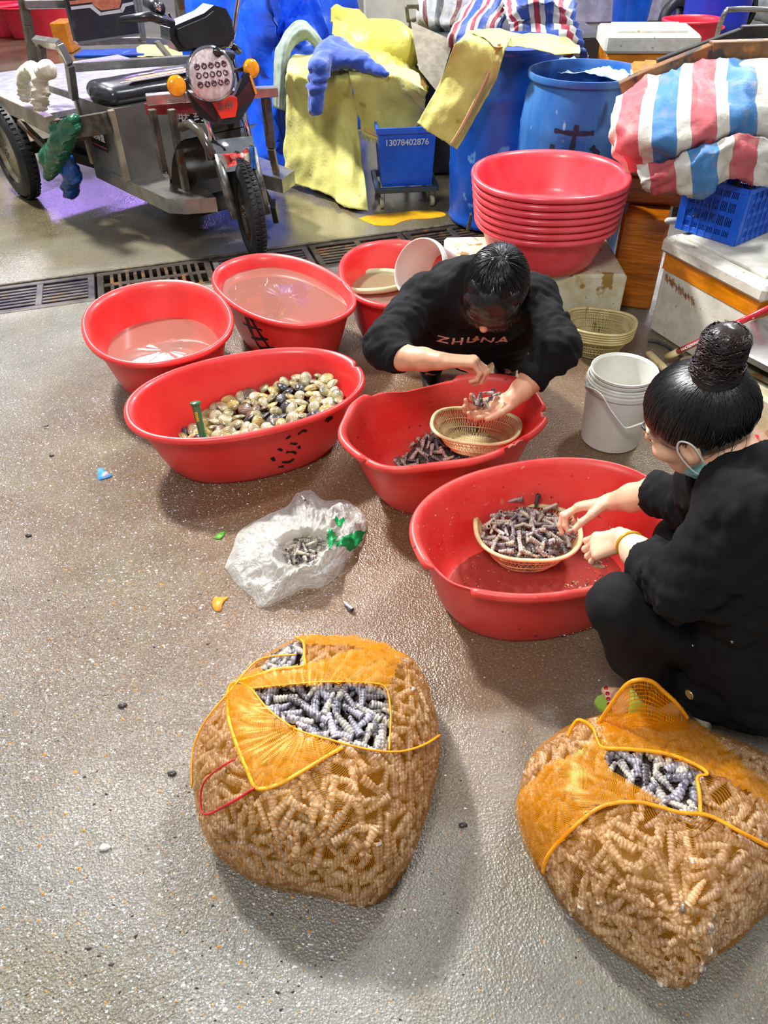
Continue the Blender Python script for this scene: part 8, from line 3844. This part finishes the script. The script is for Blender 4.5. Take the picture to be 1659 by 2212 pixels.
o = g.obj('loose_hair', MHAIR, hw, True)
o['kind'] = 'stuff'
LE = lambda x, y, z: HWm + FWm @ (Vector((x, y, z)) * SW_)
sgn = -1 if FWm.col[0].y > 0 else 1
for sx in (-1, 1):
    g = G()
    g.tube([LE(sx * .016, .098, .024), LE(sx * .034, .092, .030), LE(sx * .052, .076, .024)], [.0018, .003, .0012], 5)
    g.obj('eyebrow', MHAIR, wom, True)
    g = G()
    g.tube([LE(sx * .018, .0925, .000), LE(sx * .031, .0920, -.003), LE(sx * .045, .082, .000)], [.0008, .0014, .0008], 5)
    g.obj('eyelashes', MHAIR, wom, True)
# mask pulled under the chin, with ear loops
P_ = []
mk_rows = []
for j in range(5):
    v_ = j / 4
    row = []
    for i in range(9):
        u = (i / 8 - .5) * 2
        row.append(LE(u * (.070 + .008 * math.sin(v_ * PI)), .060 - .088 * u * u + .014 * math.sin(v_ * PI), -.120 + .040 * v_ + .036 * abs(u) ** 1.5))
    mk_rows.append(row)
msk = sheet('face_mask', mk_rows, M('teal_mask', '4aa8b0', '8cc8cc', ns=20, rough=.6, bump=.4), wom, 2, 3, amp=.004, fr=40, th=.0015, ridge=.0018, rfr=7, rdir=(0, 1))
msk['label'] = 'teal face mask pulled down under the chin'
for sx in (-1, 1):
    g = G()
    P = spline([LE(sx * .072, -.012, -.078), LE(sx * .080, .004, -.05), LE(sx * .085, .012, .0), LE(sx * .088, -.002, .030), LE(sx * .088, -.022, .020), LE(sx * .084, -.026, -.02), LE(sx * .078, -.024, -.055), LE(sx * .073, -.022, -.078)], 5)
    g.tube(P, .0022, 6, flat=.6)
    g.obj('ear_loop', MWHT, msk, True)
# bangle
q = wN['wr'] + (wN['cuff'] - wN['wr']).normalized() * .018
ax_ = (wN['wr'] - wN['cuff']).normalized()
u_ = ax_.orthogonal().normalized()
w_ = ax_.cross(u_)
g = G()
g.tube([q + (u_ * math.cos(2 * PI * k / 32) + w_ * math.sin(2 * PI * k / 32)) * .0305 for k in range(32)], .0042, 6, closed=True, flat=.6)
o = g.obj('bangle', M('gold_bangle', 'e8b818', 'f4d040', rough=.25, metal=.6), wom, True)
o['label'] = 'yellow gold bangle'
ft = hdF[0][0][0][3].lerp(hdF[0][4][0][3], .5)
place_snail(SN_N[2], ft, Vector((-.3, .5, -.6)).to_track_quat('X', 'Z'), .7, 'snail pinched between the woman\'s fingers', None)

# ------------------------------------------------------------------ labels for crowds: shell colour and place within the crowd
HUE = {'clam_cream': 'cream', 'clam_olive': 'olive', 'clam_straw': 'straw-yellow', 'clam_brown': 'brown', 'clam_slate': 'slate-grey', 'snail_shell_mauve': 'mauve-grey', 'snail_shell_olive': 'olive-grey',
       'snail_shell_dark': 'dark', 'snail_shell_bluish': 'bluish', 'snail_shell_bone': 'bone-white', 'snail_shell_sand': 'sandy', 'snail_shell_buff': 'buff'}
WHERE = {'clams heaped in the long red tub': 'of the clam heap in the long red tub', 'snails heaped in the strainer basket': 'of the heaped basket in the widest tub',
         'loose snails in the cracked tub': 'of the loose pile in the cracked tub', 'snails inside the left net sack': 'of the left sack, behind its net', 'snails inside the right net sack': 'of the right sack, behind its net',
         'bare snails at the mouth of the sack on the left': "of the left sack's open mouth", 'bare snails at the mouth of the sack on the right': "of the right sack's open mouth",
         "snails in the man's hand": "of the handful the man holds", 'snails in the white plastic bag': 'of the heap in the white plastic bag', 'snails behind the basket in the cracked tub': 'of the few behind the empty basket'}
GR = {}
for o in COL.objects:
    if o.get('group') in WHERE and o.type == 'MESH' and not any(w_ in o['label'] for w_ in ('upright', 'crosswise', 'edge')):
        GR.setdefault(o['group'], []).append(o)
for g_, L_ in GR.items():
    P = [proj(o.location) for o in L_]
    for ax_i in (0, 1):
        srt = sorted(p[ax_i] for p in P)
        n_ = len(srt)
        cuts = (srt[n_ // 3], srt[2 * n_ // 3]) if ax_i == 0 else (srt[n_ // 3], srt[2 * n_ // 3])
        for o, p in zip(L_, P):
            k = (p[ax_i] >= cuts[0]) + (p[ax_i] >= cuts[1])
            o['_z%d' % ax_i] = k
    for o in L_:
        h_ = HUE.get(o.data.materials[0].name, 'grey')
        zx, zy = o['_z0'], o['_z1']
        pos = {(0, 0): 'back left', (1, 0): 'back middle', (2, 0): 'back right', (0, 1): 'left side', (1, 1): 'centre', (2, 1): 'right side', (0, 2): 'front left', (1, 2): 'front middle', (2, 2): 'front right'}[(zx, zy)]
        o['label'] = '%s %s at the %s %s' % (h_, o['category'], pos, WHERE[g_])
        del o['_z0'], o['_z1']
